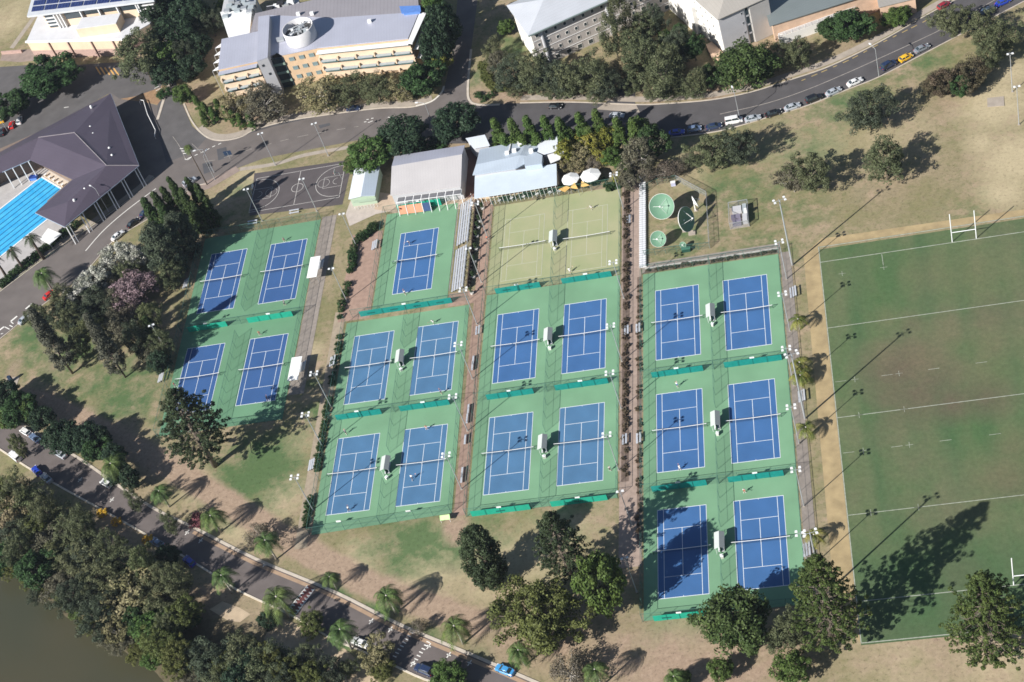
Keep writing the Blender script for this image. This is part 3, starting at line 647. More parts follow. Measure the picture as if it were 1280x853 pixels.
# paths between blocks, garden beds
rect('brick_path', -12.4, -9.5, -52, 57, 0.05, brick_p)
rect('brick_path', -19.5, -9.5, 17.6, 22.5, 0.052, brick_p)
rect('brick_path', 26.9, 32.1, -72, 62, 0.05, mat('grey_brick_paving', (0.34, 0.26, 0.215), .9, .13, .9, detail=6))
rect('brick_terrace', -50.2, -41.2, 18, 52, 0.05, brick_p)
psheet('concrete_path', [(438, 252), (470, 246), (500, 262), (470, 268), (437, 283), (432, 268)], 0.053, mat('light_paving', (0.47, 0.41, 0.36), .9, .1, .6))
psheet('concrete_path', [(470, 240), (490, 243), (560, 250), (600, 246), (604, 262), (570, 262), (500, 268), (468, 262)], 0.055, mat('tan_paving', (0.46, 0.36, 0.27), .9, .1, .6))
rect('gravel_strip', -60.6, -56.2, -6, 62, 0.045, mat('grey_gravel', (0.27, 0.235, 0.205), .95, .15, .8, detail=6))
rect('gravel_path', -51.3, -48.2, -56, 22, 0.047, mat('tan_gravel', (0.33, 0.27, 0.20), .95, .15, .8, detail=6))
rect('gravel_strip', 67.4, 70.0, -86, 19, 0.045, mat('grey_gravel', (0.27, 0.235, 0.205)))
rect('gravel_strip', 32.3, 67.4, 19.0, 22.5, 0.045, mat('grey_gravel', (0.27, 0.235, 0.205)))
rect('garden_bed', 27.3, 29.1, -48, 61, 0.06, mat('brown_mulch', (0.17, 0.125, 0.10), .95, .3, 1.2, detail=6))
rect('garden_bed', 31.0, 32.0, -66, 18, 0.06, mat('brown_mulch', (0.10, 0.07, 0.055)))
rect('garden_bed', 33.0, 67.0, 18.95, 20.4, 0.06, mat('brown_mulch', (0.10, 0.07, 0.055)))
struct(MB().box(33.0, 67.2, 20.4, 20.7, 0, .35).build('retaining_wall', mat('pale_wall_cap', (0.5, 0.48, 0.45), .9)), 'structure')
rect('paved_slab', -88, -84, 29.5, 33, 0.045, mat('grey_gravel', (0.27, 0.235, 0.205)))
# basketball court
bb = [G(*p)[:2] for p in ((318, 217), (431, 201), (428, 212), (437, 218), (428, 256), (312, 270))]
sheet('basketball_surface', bb, 0.03, mat('basketball_asphalt', (0.092, 0.080, 0.082), .9, .12, .2, detail=6))
bt = empty('basketball_court', (-70.5, 77, .045)); mb = MB()
def arc(cx, cy, r, a0, a1, n=24, w=.14):
    for i in range(n):
        t0, t1 = a0 + (a1 - a0) * i / n, a0 + (a1 - a0) * (i + 1) / n
        mb.quad(*[(cx + rr * math.cos(t), cy + rr * math.sin(t), 0) for rr, t in ((r - w / 2, t0), (r + w / 2, t0), (r + w / 2, t1), (r - w / 2, t1))])
def seg(x0, y0, x1, y1, w=.14): mb.quad((min(x0, x1) - w / 2, min(y0, y1) - w / 2, 0), (max(x0, x1) + w / 2, min(y0, y1) - w / 2, 0), (max(x0, x1) + w / 2, max(y0, y1) + w / 2, 0), (min(x0, x1) - w / 2, max(y0, y1) + w / 2, 0))
for s in (-1, 1):
    seg(s * 14, -7.5, s * 14, 7.5); seg(-14, s * 7.5, 14, s * 7.5); seg(s * 14, -2.4, s * 8.2, -2.4, .1); seg(s * 14, 2.4, s * 8.2, 2.4, .1); seg(s * 8.2, -2.4, s * 8.2, 2.4, .1)
    arc(s * 12.4, 0, 6.6, PI / 2 if s > 0 else -PI / 2, 1.5 * PI if s > 0 else PI / 2); seg(s * 14, 6.6, s * 12.4, 6.6); seg(s * 14, -6.6, s * 12.4, -6.6)
    arc(s * 8.2, 0, 1.8, 0, 2 * PI, 20, .09); arc(s * 12.4, 0, 1.3, PI / 2 if s > 0 else -PI / 2, 1.5 * PI if s > 0 else PI / 2, 12, .1)
seg(0, -7.5, 0, 7.5); arc(0, 0, 1.8, 0, 2 * PI)
mb.build('court_lines', mat('bb_paint', (0.55, 0.53, 0.5), .8), bt)
tag(bt, 'painted white basketball court lines on dark asphalt beside the road', 'basketball court')
def hoop(x, s, lab):
    r = empty('basketball_hoop', (x, 77, 0)); MB().tube([(s * 1.2, 0, 0), (s * 1.1, 0, 2.8), (0, 0, 3.3)], .08).build('pole', steel, r)
    MB().box(-.03, .03, -.9, .9, 2.9, 3.95).build('backboard', wh, r); b = MB()
    b.tube([(-s * .45 + .23 * math.cos(t), .23 * math.sin(t), 3.05) for t in np.linspace(0, 2 * PI, 13)], .02, 4, False); b.build('rim', mat('orange_steel', (0.6, .15, .03)), r)
    tag(r, lab, 'basketball hoop', 'basketball hoops')
hoop(-83.3, -1, 'basketball hoop on its pole at the left end'); hoop(-57.7, 1, 'basketball hoop on its pole near the white hut')
# playing field
def field():
    x0, x1, y0, y1 = 77, 175, -97.5, 19.0
    m = bpy.data.materials.new('field_grass'); m.use_nodes = True; t = m.node_tree; N = t.nodes; K = t.links; bs = N['Principled BSDF']; bs.inputs['Roughness'].default_value = .95; bs.inputs['Specular IOR Level'].default_value = .1
    tc = N.new('ShaderNodeTexCoord')
    def noise(s, det=4, sc_=(1, 1, 1), ro=.6):
        mp = N.new('ShaderNodeMapping'); mp.inputs['Scale'].default_value = sc_; K.new(tc.outputs['Object'], mp.inputs['Vector'])
        n = N.new('ShaderNodeTexNoise'); n.inputs['Scale'].default_value = s; n.inputs['Detail'].default_value = det; n.inputs['Roughness'].default_value = ro; K.new(mp.outputs[0], n.inputs['Vector']); return n.outputs['Fac']
    def rng(src, a, b, c=0., d=1.):
        r = N.new('ShaderNodeMapRange'); r.inputs[1].default_value = a; r.inputs[2].default_value = b; r.inputs[3].default_value = c; r.inputs[4].default_value = d; K.new(src, r.inputs[0]); return r.outputs[0]
    def mix(f, a, b):
        n = N.new('ShaderNodeMix'); n.data_type = 'RGBA'; K.new(f, n.inputs[0])
        for i, q in ((6, a), (7, b)):
            if isinstance(q, tuple): n.inputs[i].default_value = (*q, 1)
            else: K.new(q, n.inputs[i])
        return n.outputs[2]
    at = N.new('ShaderNodeAttribute'); at.attribute_name = 'patch'; sp = N.new('ShaderNodeSeparateColor'); K.new(at.outputs['Color'], sp.inputs[0])
    b = mix(rng(noise(.05, 5, (1.4, .6, 1)), .38, .62), (0.078, 0.134, 0.056), (0.128, 0.150, 0.078))
    b = mix(rng(noise(.028, 4), .5, .68, 0, .75), b, (0.155, 0.138, 0.088))
    b = mix(rng(sp.outputs[0], 0, 1, 0, .8), b, (0.052, 0.112, 0.050))
    b = mix(rng(sp.outputs[1], .1, .9, 0, .85), b, (0.130, 0.100, 0.072))
    b = mix(rng(sp.outputs[2], 0, 1, 0, .8), b, (0.19, 0.155, 0.095))
    b = mix(rng(noise(.35, 6, ro=.75), .35, .8, 0, .35), b, (0.050, 0.090, 0.040))
    hv = N.new('ShaderNodeHueSaturation'); K.new(b, hv.inputs['Color']); K.new(rng(noise(1.0, 6, ro=.85), .25, .75, .72, 1.28), hv.inputs['Value']); K.new(hv.outputs[0], bs.inputs['Base Color'])
    cx = np.arange(x0, x1, 1.5); cy = np.arange(y0, y1 + .1, 1.5); X, Y = np.meshgrid(cx, cy); ny, nx = X.shape
    V = np.stack([X.ravel(), Y.ravel(), np.full(X.size, .03)], 1); idx = np.arange(nx * ny).reshape(ny, nx)
    Q = np.stack([idx[:-1, :-1].ravel(), idx[:-1, 1:].ravel(), idx[1:, 1:].ravel(), idx[1:, :-1].ravel()], 1)
    o = npmesh('playing_field', V, Q, m); struct(o); x, y = V[:, 0], V[:, 1]; rgb = np.zeros((len(V), 4)); rgb[:, 3] = 1
    for c, wd, a in ((84.5, 1.6, .7), (86.8, 1.2, .4), (101, 2.2, .75), (94, 2, .3), (109, 1.8, .5), (118, 2.2, .5), (126, 2.5, .4)):
        c2 = c + 0.8 * np.sin(y * .06); rgb[:, 0] = np.maximum(rgb[:, 0], a * np.exp(-((x - c2) / wd) ** 2) * (0.75 + .25 * np.sin(y * .13 + c)))
    rgb[:, 0] = np.maximum(rgb[:, 0], .7 * np.clip((-y - 70) / 10, 0, 1))
    for px, py, r, a in ((1125, 462, 13, 1), (1145, 495, 12, .9), (1100, 450, 8, .6), (1190, 505, 8, 1), (1232, 498, 9, .9), (1160, 475, 12, .8), (1120, 490, 9, .8), (1180, 490, 5, .6), (1140, 405, 4, .6), (1265, 600, 8, .6), (1240, 510, 5, .6), (1200, 720, 9, .4), (1240, 390, 8, .4), (1120, 520, 5, .5), (1265, 560, 6, .4)):
        g = G(px, py); rgb[:, 1] = np.maximum(rgb[:, 1], a * soft(np.hypot(x - g.x, y - g.y), r))
    for px, py, r, a in ((1160, 340, 9, .5), (1215, 340, 12, .5), (1240, 430, 9, .5), (1180, 420, 8, .5), (1110, 400, 6, .4), (1250, 590, 9, .6), (1230, 460, 8, .5), (1160, 445, 8, .5), (1100, 440, 6, .4), (1270, 560, 8, .5), (1230, 640, 7, .4)):
        g = G(px, py); rgb[:, 2] = np.maximum(rgb[:, 2], a * soft(np.hypot(x - g.x, y - g.y), r))
    ca = o.data.color_attributes.new('patch', 'FLOAT_COLOR', 'POINT'); ca.data.foreach_set('color', rgb.astype(np.float32).ravel())
    mb = MB(); z = .045
    def ln(xa, ya, xb, yb, w=.16): mb.quad((min(xa, xb) - w / 2, min(ya, yb) - w / 2, z), (max(xa, xb) + w / 2, min(ya, yb) - w / 2, z), (max(xa, xb) + w / 2, max(ya, yb) + w / 2, z), (min(xa, xb) - w / 2, max(ya, yb) + w / 2, z))
    ln(77.05, -97, 77.05, 18.9, .2)
    for yy, w in ((18.8, .22), (13.4, .2), (-9.1, .18), (-37.2, .18), (-64.8, .16), (-87.0, .18), (-97, .22)): ln(77.2, yy, 175, yy, w)
    for yy in (-26.4, -47.6):
        for xx in np.arange(77.6, 170, 10.5): ln(xx, yy, xx + 2.4, yy, .11)
    for yy in (8.4, -26.4, -37.2, -47.6, -64.8):
        for xx in (82, 92): ln(xx, yy - .8, xx, yy + .8, .1); ln(xx - .8, yy + .005, xx + .8, yy + .005, .1)
    ln(92, 13, 92, 8.6, .13)
    mb.build('field_marking', mat('field_chalk', (0.34, 0.36, 0.30), .9, .2, 1))['kind'] = 'structure'
    s = sheet('worn_verge', [(72.6, -90), (76.9, -97), (76.9, 19.1), (140, 19.1), (140, 21), (78, 21.8), (73.2, 17)], 0.02, mat('straw_grass', (0.36, 0.275, 0.150), .95, .18, .4, detail=7))
field()
def goal(x, y, lab):
    r = empty('goal_posts', (x, y, 0))
    for s in (-1, 1): MB().tube([(s * 2.85, 0, 0), (s * 2.85, 0, 9.2)], .12, 8).build('upright', wh, r)
    MB().tube([(-2.85, 0, 3.1), (2.85, 0, 3.1)], .1, 8).build('crossbar', wh, r); tag(r, lab, 'goal posts', 'rugby goal posts')
goal(111.8, 13.65, 'white H shaped rugby posts at the top end of the field'); goal(111.2, -86.9, 'white H shaped rugby posts at the bottom end of the field')
# ------------------------------------------------------------------ light poles
lampg = mat('lamp_glass', (0.75, 0.78, 0.8), .2, .02, 1, spec=.6)
def flood(h, n=4, wid=.85, rad=.13):
    r = empty('floodlight_pole'); MB().tube([(0, 0, 0), (0, 0, h * .5), (0, 0, h)], [rad, rad * .8, rad * .6], 8).build('pole', steel, r)
    MB().box(-.3, .3, -.3, .3, 0, .12).build('base_plate', conc, r)
    MB().beam((-wid, 0, h), (wid, 0, h), .09).beam((0, -.7, h - .15), (0, .7, h - .15), .09).build('crossarm', steel, r)
    spots = [(-wid, -.5), (wid, -.5), (-wid, .5), (wid, .5)] if n == 4 else [(-wid * .7, -.2), (wid * .7, -.2)]
    for x, y in spots:
        a = MB().prism([(x - .29, y - .24), (x + .29, y - .24), (x + .24, y + .24), (x - .24, y + .24)], h + .02, h + .24); o = a.build('floodlight', wh, r)
        MB().box(x - .23, x + .23, y - .2, y + .2, h - .03, h + .02).build('lens', lampg, o)
    return r
f4 = flood(12.8); f2 = flood(12.6, 2); ft = flood(22, 4, 1.3, .24)
POLES = [(f4, (983.4, 349.2), .1), (f4, (987.5, 414), 0.05), (f4, (992.6, 482), 0), (f4, (998.9, 555), 0), (f4, (1005, 633), 0), (f4, (1011, 712), 0), (ft, (990.5, 331.8), .3), (ft, (1006.4, 523.8), .3), (ft, (1030, 745), .2),
         (f4, (780, 263), 0), (f4, (780, 373), 0), (f4, (777.4, 452), 0), (f4, (776.7, 511), 0), (f4, (773.5, 588), 0), (f2, (796, 740), .2), (f2, (790, 657), .1), (f4, (590.8, 473.7), 0), (f4, (584.6, 538.9), 0), (f4, (577, 611.6), 0), (f4, (596.3, 405.5), 0),
         (f2, (602, 353), 0), (f4, (610, 298), 0), (f2, (446, 308.5), 0), (f2, (433.75, 376.75), 0), (f4, (414, 508.8), 0), (f4, (404, 560), 0), (f4, (391.5, 638), 0), (f2, (396.25, 264.25), 0), (f2, (327.9, 276.6), 0), (f2, (344.5, 207), .2), (f2, (410.5, 195), .2),
         (f2, (213, 446), .3), (f2, (1265.5, 115), 0), (f2, (1273.75, 156), 0)]
for pr, px, rz in POLES:
    o = use(pr); g = G(*px); o.location = g; o.rotation_euler.z = rz
    lk = 'very tall thick steel floodlight mast' if pr is ft else 'slim steel pole with two floodlights' if pr is f2 else 'steel pole with four floodlights'
    wlabel(o, lk, 'floodlight pole', g, 'floodlight poles')
stl = empty('street_lamp'); MB().tube([(0, 0, 0), (0, 0, 5), (0, 0, 9.3)], [.11, .09, .07], 8).build('pole', steel, stl); MB().tube([(0, 0, 9.3), (0, 1.2, 9.75), (0, 2.2, 9.8)], .06, 6).build('arm', steel, stl); MB().prism([(-.22, 2.0), (.22, 2.0), (.16, 2.9), (-.16, 2.9)], 9.72, 9.9).build('lamp_head', wh, stl)
for px, rz in (((1098.75, 96), .5), ((925, 150), .2), ((542.5, 160), 1.4), ((136, 265), .9), ((269, 225), -.3), ((268, 224 - 8), 1.8), ((0 + 10, 165), .5), ((246, 42), 1.2)):
    o = use(stl); g = G(*px); o.location = g; o.rotation_euler.z = rz; wlabel(o, 'grey street lamp with a curved arm', 'street lamp', g, 'street lamps')
# ------------------------------------------------------------------ benches, bleachers
slat = mat('aluminium_slat', (0.62, 0.64, 0.68), .45, .05, 1, metal=.3)
def bleacher(rows, ln, name='bleacher', pitch=.62, gap=.22):
    r = empty(name)
    for i in range(rows):
        z = .42 + .28 * i; x = i * pitch
        MB().box(x, x + pitch - gap, -ln / 2, ln / 2, z, z + .05).build('seat', slat, r)
    mb = MB()
    for y in np.linspace(-ln / 2 + .3, ln / 2 - .3, max(2, int(ln / 3))):
        mb.beam((0.1, y, 0), ((rows - 1) * pitch + .2, y, .42 + .28 * (rows - 1)), .07)
        for i in range(rows): mb.beam((i * pitch + .2, y, 0), (i * pitch + .2, y, .42 + .28 * i), .06)
    mb.build('frame', steel, r)
    return r
bl3 = bleacher(3, 3.4); bl2 = bleacher(2, 3.0, 'bench', .8, .35)
seat1 = empty('park_bench'); MB().box(-.25, .25, -1.5, 1.5, .42, .47).build('seat', slat, seat1); MB().box(.27, .33, -1.5, 1.5, .55, .85).build('backrest', slat, seat1)
for s in (-1, 1): MB().beam((0, s * 1.2, 0), (0, s * 1.2, .42), .08).beam((.1, s * 1.2, .4), (.3, s * 1.2, .7), .06).build('leg', steel, seat1)
for px, pr, rz in (((987.5, 368), bl3, 0), ((998, 498), bl3, 0), ((592, 452), seat1, 0), ((591, 459), seat1, 0), ((586, 513), seat1, 0), ((584.5, 525), seat1, 0), ((582, 551), seat1, 0), ((578.3, 592), seat1, 0), ((577.6, 599), seat1, 0), ((595, 415), bl2, 0),
                   ((780.4, 415), bl2, 0), ((795, 412.5), bl2, 0), ((778, 551.4), bl2, 0), ((795.5, 550), bl2, 0), ((783, 277), bl2, 0), ((465.5, 309), bl3, 0), ((413, 454), bl3, 0), ((386.5, 583.5), bl3, 0), ((199, 474), bl3, 0), ((230, 357), bl3, 0), ((399, 333), bl3, 0), ((376, 461), bl3, 0),
                   ((368, 268), bl2, PI / 2), ((316, 281.5), bl2, PI / 2), ((1004, 690), bl3, 0)):
    o = use(pr); g = G(*px); o.location = (g.x, g.y, .05); o.rotation_euler.z = rz
    wlabel(o, {'bleacher': 'three row aluminium bleacher', 'bench': 'double aluminium bench', 'park_bench': 'slatted metal bench'}[pr.name.split('.')[0]], 'bench', g, 'aluminium benches and small bleachers')
cw = mat('white_canopy_sheet', (0.82, 0.82, 0.80), .5, .02, 1)
for i, px in enumerate(((392, 334), (368.5, 461))):
    g = G(*px, 2.7); r = empty('shade_canopy', (g.x, g.y, 0)); MB().box(-1.45, 1.45, -4.1, 4.1, 2.68, 2.76).build('roof_sheet', cw, r)
    for sx in (-1, 1):
        for sy in (-1, 1): MB().tube([(sx * 1.2, sy * 3.6, 0), (sx * 1.2, sy * 3.6, 2.68)], .06).build('post', steel, r)
    tag(r, 'flat white canopy roof beside the far left block, %s' % ('upper of the two' if i == 0 else 'lower of the two'), 'canopy', 'white bench canopies')
# grandstand
gs = eworld('grandstand', G(575, 312)); y0, y1 = 22.6, 57.2
for i in range(5):
    for k, (a, b) in enumerate(((y0, 38.6), (40.2, y1))):
        x = -18.9 + .78 * i; MB().box(x, x + .48, a, b, .5 + .32 * i, .55 + .32 * i).build('seat_plank', slat, gs)
mb = MB()
for y in np.linspace(y0 + .3, y1 - .3, 14):
    mb.beam((-18.9, y, .2), (-15.2, y, 1.9), .1)
    for i in range(5): mb.beam((-18.7 + .78 * i, y, 0), (-18.7 + .78 * i, y, .5 + .32 * i), .06)
mb.build('frame', steel, gs)
MB().beam((-15.0, y0, 2.9), (-15.0, y1, 2.9), .07).beam((-15.0, y0, 2.4), (-15.0, y1, 2.4), .05).beam((-19.3, y0, .9), (-19.3, y1, .9), .12).build('railing', steel, gs)
mb = MB()
for y in np.linspace(y0, y1, 18): mb.beam((-15.0, y, 0), (-15.0, y, 2.9), .07)
mb.build('railing_posts', steel, gs)
tag(gs, 'long white aluminium grandstand with five seat rows beside the lone court', 'grandstand')
ss = MB()
lv = empty('louvre_screen', (-14.2, 40, 0))
MB().box(-.05, .05, -17, 17, .1, 1.5).build('panel', mat('brown_timber', (0.12, .085, .07), .8, .2, 2), lv)
for y in np.linspace(-16.5, 16.5, 24): MB().box(.06, .62, y - .12, y + .12, .3, 1.3).build('slat', mat('dark_timber', (0.05, .04, .04), .8, .2, 2), lv)
tag(lv, 'long brown slatted timber screen behind the grandstand', 'screen')
# stepped white strip right of garden path
stp = empty('stepped_seating', (31.6, 38.5, 0))
for i in range(2): MB().box(.1 + .85 * i, .8 + .85 * i, -17.5, 17.5, .35 + .25 * i, .42 + .25 * i).build('seat_plank', slat, stp)
mb = MB()
for y in np.linspace(-17.3, 17.3, 42): mb.box(.0, 1.9, y - .06, y + .06, .05, .33); mb.box(.02, 1.86, y - .14, y + .14, .7, .76)
mb.build('frame', wh, stp)
tag(stp, 'long white ribbed seating strip beside the satellite dish compound', 'seating')
# topiary planters in the brick path
TOPI = [(604, 262), (600.5, 278), (598.5, 286), (597, 297), (596, 313), (594, 328.5), (592.5, 348), (590.5, 368)]
# ------------------------------------------------------------------ vegetation
def quads_from(c, nrm, size, asp=0.62, ri=None):
    n = len(c); r = RNG.normal(size=(n, 3)); t = np.cross(nrm, r); t /= np.linalg.norm(t, axis=1, keepdims=True) + 1e-9; b = np.cross(nrm, t)
    s = size[:, None]; V = np.empty((n, 4, 3)); V[:, 0] = c - t * s; V[:, 1] = c - b * s * asp + t * s * .1; V[:, 2] = c + t * s; V[:, 3] = c + b * s * asp + t * s * .1
    return V.reshape(-1, 3), np.arange(n * 4).reshape(n, 4)
def unit(n):
    v = RNG.normal(size=(n, 3)); return v / np.linalg.norm(v, axis=1, keepdims=True)
def clump_leaves(cc, cr, per, size, up=0.5, flat=0.8):
    """leaves spread through a set of leafy clumps"""
    Cs = np.repeat(cc, per, 0); R = np.repeat(cr, per)
    u = unit(len(Cs)); rad = RNG.uniform(0.35, 1.0, len(Cs)) ** 0.6
    off = u * (R * rad)[:, None]; off[:, 2] *= flat
    nr = u + unit(len(Cs)) * 0.8; nr[:, 2] += up; nr /= np.linalg.norm(nr, axis=1, keepdims=True)
    return quads_from(Cs + off, nr, RNG.uniform(.6, 1.3, len(Cs)) * size)
def crown_shape(kind, n, H, R):
    """clump centres for a crown of height H and radius R (root at z=0)"""
    u = unit(n)
    if kind == 'round':
        z0, zc, hz = .16 * H, .58 * H, .40 * H; rr = RNG.uniform(.45, .93, n) ** .7
        wob = 1 + .16 * np.sin(np.arctan2(u[:, 1], u[:, 0]) * 3 + RNG.uniform(0, 6)) + .1 * np.sin(np.arctan2(u[:, 1], u[:, 0]) * 5 + RNG.uniform(0, 6))
        c = u * rr[:, None] * R; c[:, :2] *= wob[:, None]; c[:, 2] = zc + u[:, 2] * rr * hz; return c
    if kind == 'open':
        zc, hz = .56 * H, .41 * H; rr = RNG.uniform(.3, 1.0, n) ** .6
        wob = 1 + .28 * np.sin(np.arctan2(u[:, 1], u[:, 0]) * 2 + RNG.uniform(0, 6)) + .18 * np.sin(np.arctan2(u[:, 1], u[:, 0]) * 5 + RNG.uniform(0, 6))
        c = u * rr[:, None] * R; c[:, :2] *= wob[:, None]; c[:, 2] = zc + u[:, 2] * rr * hz; return c
    if kind == 'cone':
        t = RNG.uniform(0.02, .97, n) ** .85; a = RNG.uniform(0, 2 * PI, n); rad = R * (1 - t) ** .75 * RNG.uniform(.45, .9, n); rad = np.where(t < .12, rad * .8, rad)
        return np.stack([rad * np.cos(a), rad * np.sin(a), .1 * H + .87 * H * t], 1)
    if kind == 'column':
        t = RNG.uniform(0.0, 1, n); a = RNG.uniform(0, 2 * PI, n); prof = np.sqrt(np.clip(1 - np.abs((t - .42) / .60) ** 2.2, 0.01, 1)); rad = R * prof * RNG.uniform(.4, .85, n)
        return np.stack([rad * np.cos(a), rad * np.sin(a), .04 * H + .93 * H * t], 1)
    if kind == 'spire':
        t = RNG.uniform(0.0, 1, n) ** .9; a = RNG.uniform(0, 2 * PI, n); rad = R * (1 - t) ** .6 * np.minimum(1, t * 4 + .5) * RNG.uniform(.4, .85, n)
        return np.stack([rad * np.cos(a), rad * np.sin(a), .04 * H + .95 * H * t], 1)
    if kind == 'low':
        zc, hz = .45 * H, .42 * H; rr = RNG.uniform(.2, .95, n) ** .6; c = u * rr[:, None] * R; c[:, 2] = zc + u[:, 2] * rr * hz; return c
PROTO = {}
bark = mat('grey_bark', (0.20, 0.165, 0.13), .9, .25, 1.5); bark_d = mat('brown_bark', (0.11, 0.085, 0.065), .9, .25, 1.5); bark_p = mat('pale_bark', (0.42, 0.39, 0.35), .85, .2, 1.2)
def fm(name, c1, c2, tr=.25): return mat(name, c1, .62, .2, .35, spec=.25, leaf=True, col2=c2, trans=tr)
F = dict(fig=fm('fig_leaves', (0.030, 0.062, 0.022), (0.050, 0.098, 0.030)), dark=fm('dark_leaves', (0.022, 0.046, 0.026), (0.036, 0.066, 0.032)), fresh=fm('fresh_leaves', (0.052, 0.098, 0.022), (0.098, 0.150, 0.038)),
         gum=fm('gum_leaves', (0.078, 0.096, 0.046), (0.135, 0.146, 0.074)), olive=fm('olive_leaves', (0.088, 0.105, 0.030), (0.130, 0.145, 0.044)), greyg=fm('grey_green_leaves', (0.098, 0.098, 0.062), (0.158, 0.146, 0.100)),
         pine=fm('pine_needles', (0.048, 0.076, 0.020), (0.110, 0.135, 0.036)), hoop=fm('hoop_needles', (0.032, 0.052, 0.024), (0.056, 0.078, 0.034)), cyp=fm('cypress_leaves', (0.026, 0.052, 0.018), (0.060, 0.096, 0.026)),
         sheoak=fm('sheoak_needles', (0.052, 0.070, 0.046), (0.086, 0.104, 0.062)), white=fm('white_blossom', (0.16, 0.18, 0.12), (0.62, 0.60, 0.55)), pink=fm('pink_blossom', (0.130, 0.095, 0.095), (0.275, 0.195, 0.215)),
         brown=fm('brown_twigs', (0.105, 0.092, 0.062), (0.165, 0.135, 0.105), .1), yellow=fm('yellow_leaves', (0.110, 0.135, 0.022), (0.300, 0.270, 0.055)), red=fm('red_leaves', (0.130, 0.040, 0.045), (0.25, .1, .11)), lump=fm('lumpy_leaves', (0.040, 0.074, 0.022), (0.078, 0.112, 0.034)), light=fm('light_leaves', (0.082, 0.108, 0.044), (0.155, 0.168, 0.078)), scrub=fm('scrub_leaves', (0.070, 0.066, 0.036), (0.125, 0.095, 0.062)), straw=fm('straw_leaves', (0.165, 0.155, 0.070), (0.270, 0.225, 0.135)),
         greypine=fm('grey_pine_needles', (0.080, 0.085, 0.060), (0.125, 0.122, 0.090)), palm=fm('palm_leaves', (0.055, 0.095, 0.030), (0.115, 0.165, 0.045)), palmy=fm('yellow_palm_leaves', (0.10, 0.13, 0.03), (0.30, 0.27, 0.06)), grass=fm('spiky_leaves', (0.085, 0.068, 0.042), (0.17, 0.125, 0.085)))
def make_tree(key, shape, fol, H, R, n, cr, per, size, barkm, flat=.8, limbs=10, name='tree', tr=.3, low=.25, up=.5):
    r = empty(name); c = crown_shape(shape, n, H, R); rad = RNG.uniform(.75, 1.3, n) * cr
    V, Q = clump_leaves(c, rad, per, size, up, flat); npmesh('crown', V, Q, F[fol], r)
    mb = MB(); top = H * (.85 if shape in ('cone', 'column') else .55)
    top *= 1 if shape in ('cone', 'column', 'spire') else .8; mb.tube([(0, 0, -.3), (.1, .05, top * .35), (.15, -.1, top * .7), (.1, 0, top)], [tr, tr * .7, tr * .4, tr * .1], 7)
    if limbs:
        idx = RNG.choice(n, limbs, replace=False)
        for i in idx:
            e = c[i]; z0 = min(e[2] * .6, top * .9) if shape != 'cone' else e[2] * .97
            mb.tube([(0.1, 0, z0), (e[0] * .5, e[1] * .5, (z0 + e[2]) / 2 + .1), tuple(e)], [tr * .42, tr * .28, tr * .1], 5, False)
    mb.build('trunk', barkm, r, True)
    PROTO[key] = (r, H, R); return r
make_tree('fig', 'round', 'fig', 10, 5, 190, .85, 70, .25, bark, name='broad_tree')
make_tree('light', 'open', 'light', 10, 5, 100, .9, 90, .18, bark, name='feathery_tree', limbs=16, tr=.26)
make_tree('lump', 'round', 'lump', 10, 5, 110, 1.15, 100, .24, bark, name='broad_tree', limbs=8)
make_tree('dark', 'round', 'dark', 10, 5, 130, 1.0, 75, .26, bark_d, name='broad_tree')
make_tree('fresh', 'round', 'fresh', 10, 5, 120, 1.0, 65, .28, bark, name='broad_tree')
make_tree('fresh2', 'open', 'fresh', 10, 4.5, 85, .9, 80, .25, bark, name='broad_tree')
make_tree('gum', 'open', 'gum', 11, 5, 115, .85, 95, .17, bark, name='gum_tree', limbs=14, tr=.26)
make_tree('gum2', 'open', 'gum', 11, 5, 75, 1.0, 85, .18, bark, name='gum_tree', limbs=14, tr=.24)
make_tree('olive', 'open', 'olive', 11, 6, 210, .85, 80, .2, bark, name='spreading_tree', limbs=22, tr=.4)
make_tree('greyg', 'open', 'greyg', 9, 5, 95, .95, 65, .21, bark_p, name='grey_tree', limbs=30, tr=.28)
make_tree('sheoak', 'open', 'sheoak', 10, 5, 120, .9, 110, .16, bark_d, name='she_oak', limbs=22, tr=.28, up=.2)
make_tree('brown', 'open', 'brown', 6, 4, 60, .85, 55, .16, bark_p, name='bare_tree', limbs=40, tr=.22)
make_tree('scrub', 'open', 'scrub', 7, 5, 100, .85, 85, .17, bark_d, name='scrubby_tree', limbs=20, tr=.22)
make_tree('white', 'round', 'white', 8, 5, 110, .95, 75, .22, bark, name='blossom_tree')
make_tree('pink', 'round', 'pink', 7, 4.5, 95, .9, 70, .20, bark, name='blossom_tree', limbs=22)
make_tree('yellow', 'open', 'yellow', 6, 3.2, 55, .75, 60, .22, bark, name='yellow_tree', limbs=12, tr=.18)
make_tree('straw', 'open', 'straw', 8, 4, 70, .9, 65, .20, bark_p, name='straw_tree', limbs=20, tr=.2)
make_tree('hoop', 'column', 'hoop', 18, 5.8, 380, .9, 60, .24, bark_d, name='dark_pine', limbs=30, tr=.4)
make_tree('cyp', 'spire', 'cyp', 14, 2.6, 140, .7, 70, .22, bark_d, name='cypress', limbs=0, tr=.3)
make_tree('cypbig', 'column', 'sheoak', 16, 5.0, 170, 1.1, 80, .26, bark_d, name='conifer', limbs=8, tr=.4)
make_tree('slim', 'cone', 'fresh', 9, 2.3, 75, .62, 65, .2, bark, name='slim_tree', limbs=6, tr=.16)
make_tree('greypine', 'cone', 'greypine', 22, 3.6, 260, .75, 55, .2, bark, name='grey_pine', limbs=40, tr=.3)
make_tree('shrub', 'low', 'fig', 1.8, 1.4, 22, .42, 45, .15, bark_d, name='shrub', limbs=4, tr=.06)
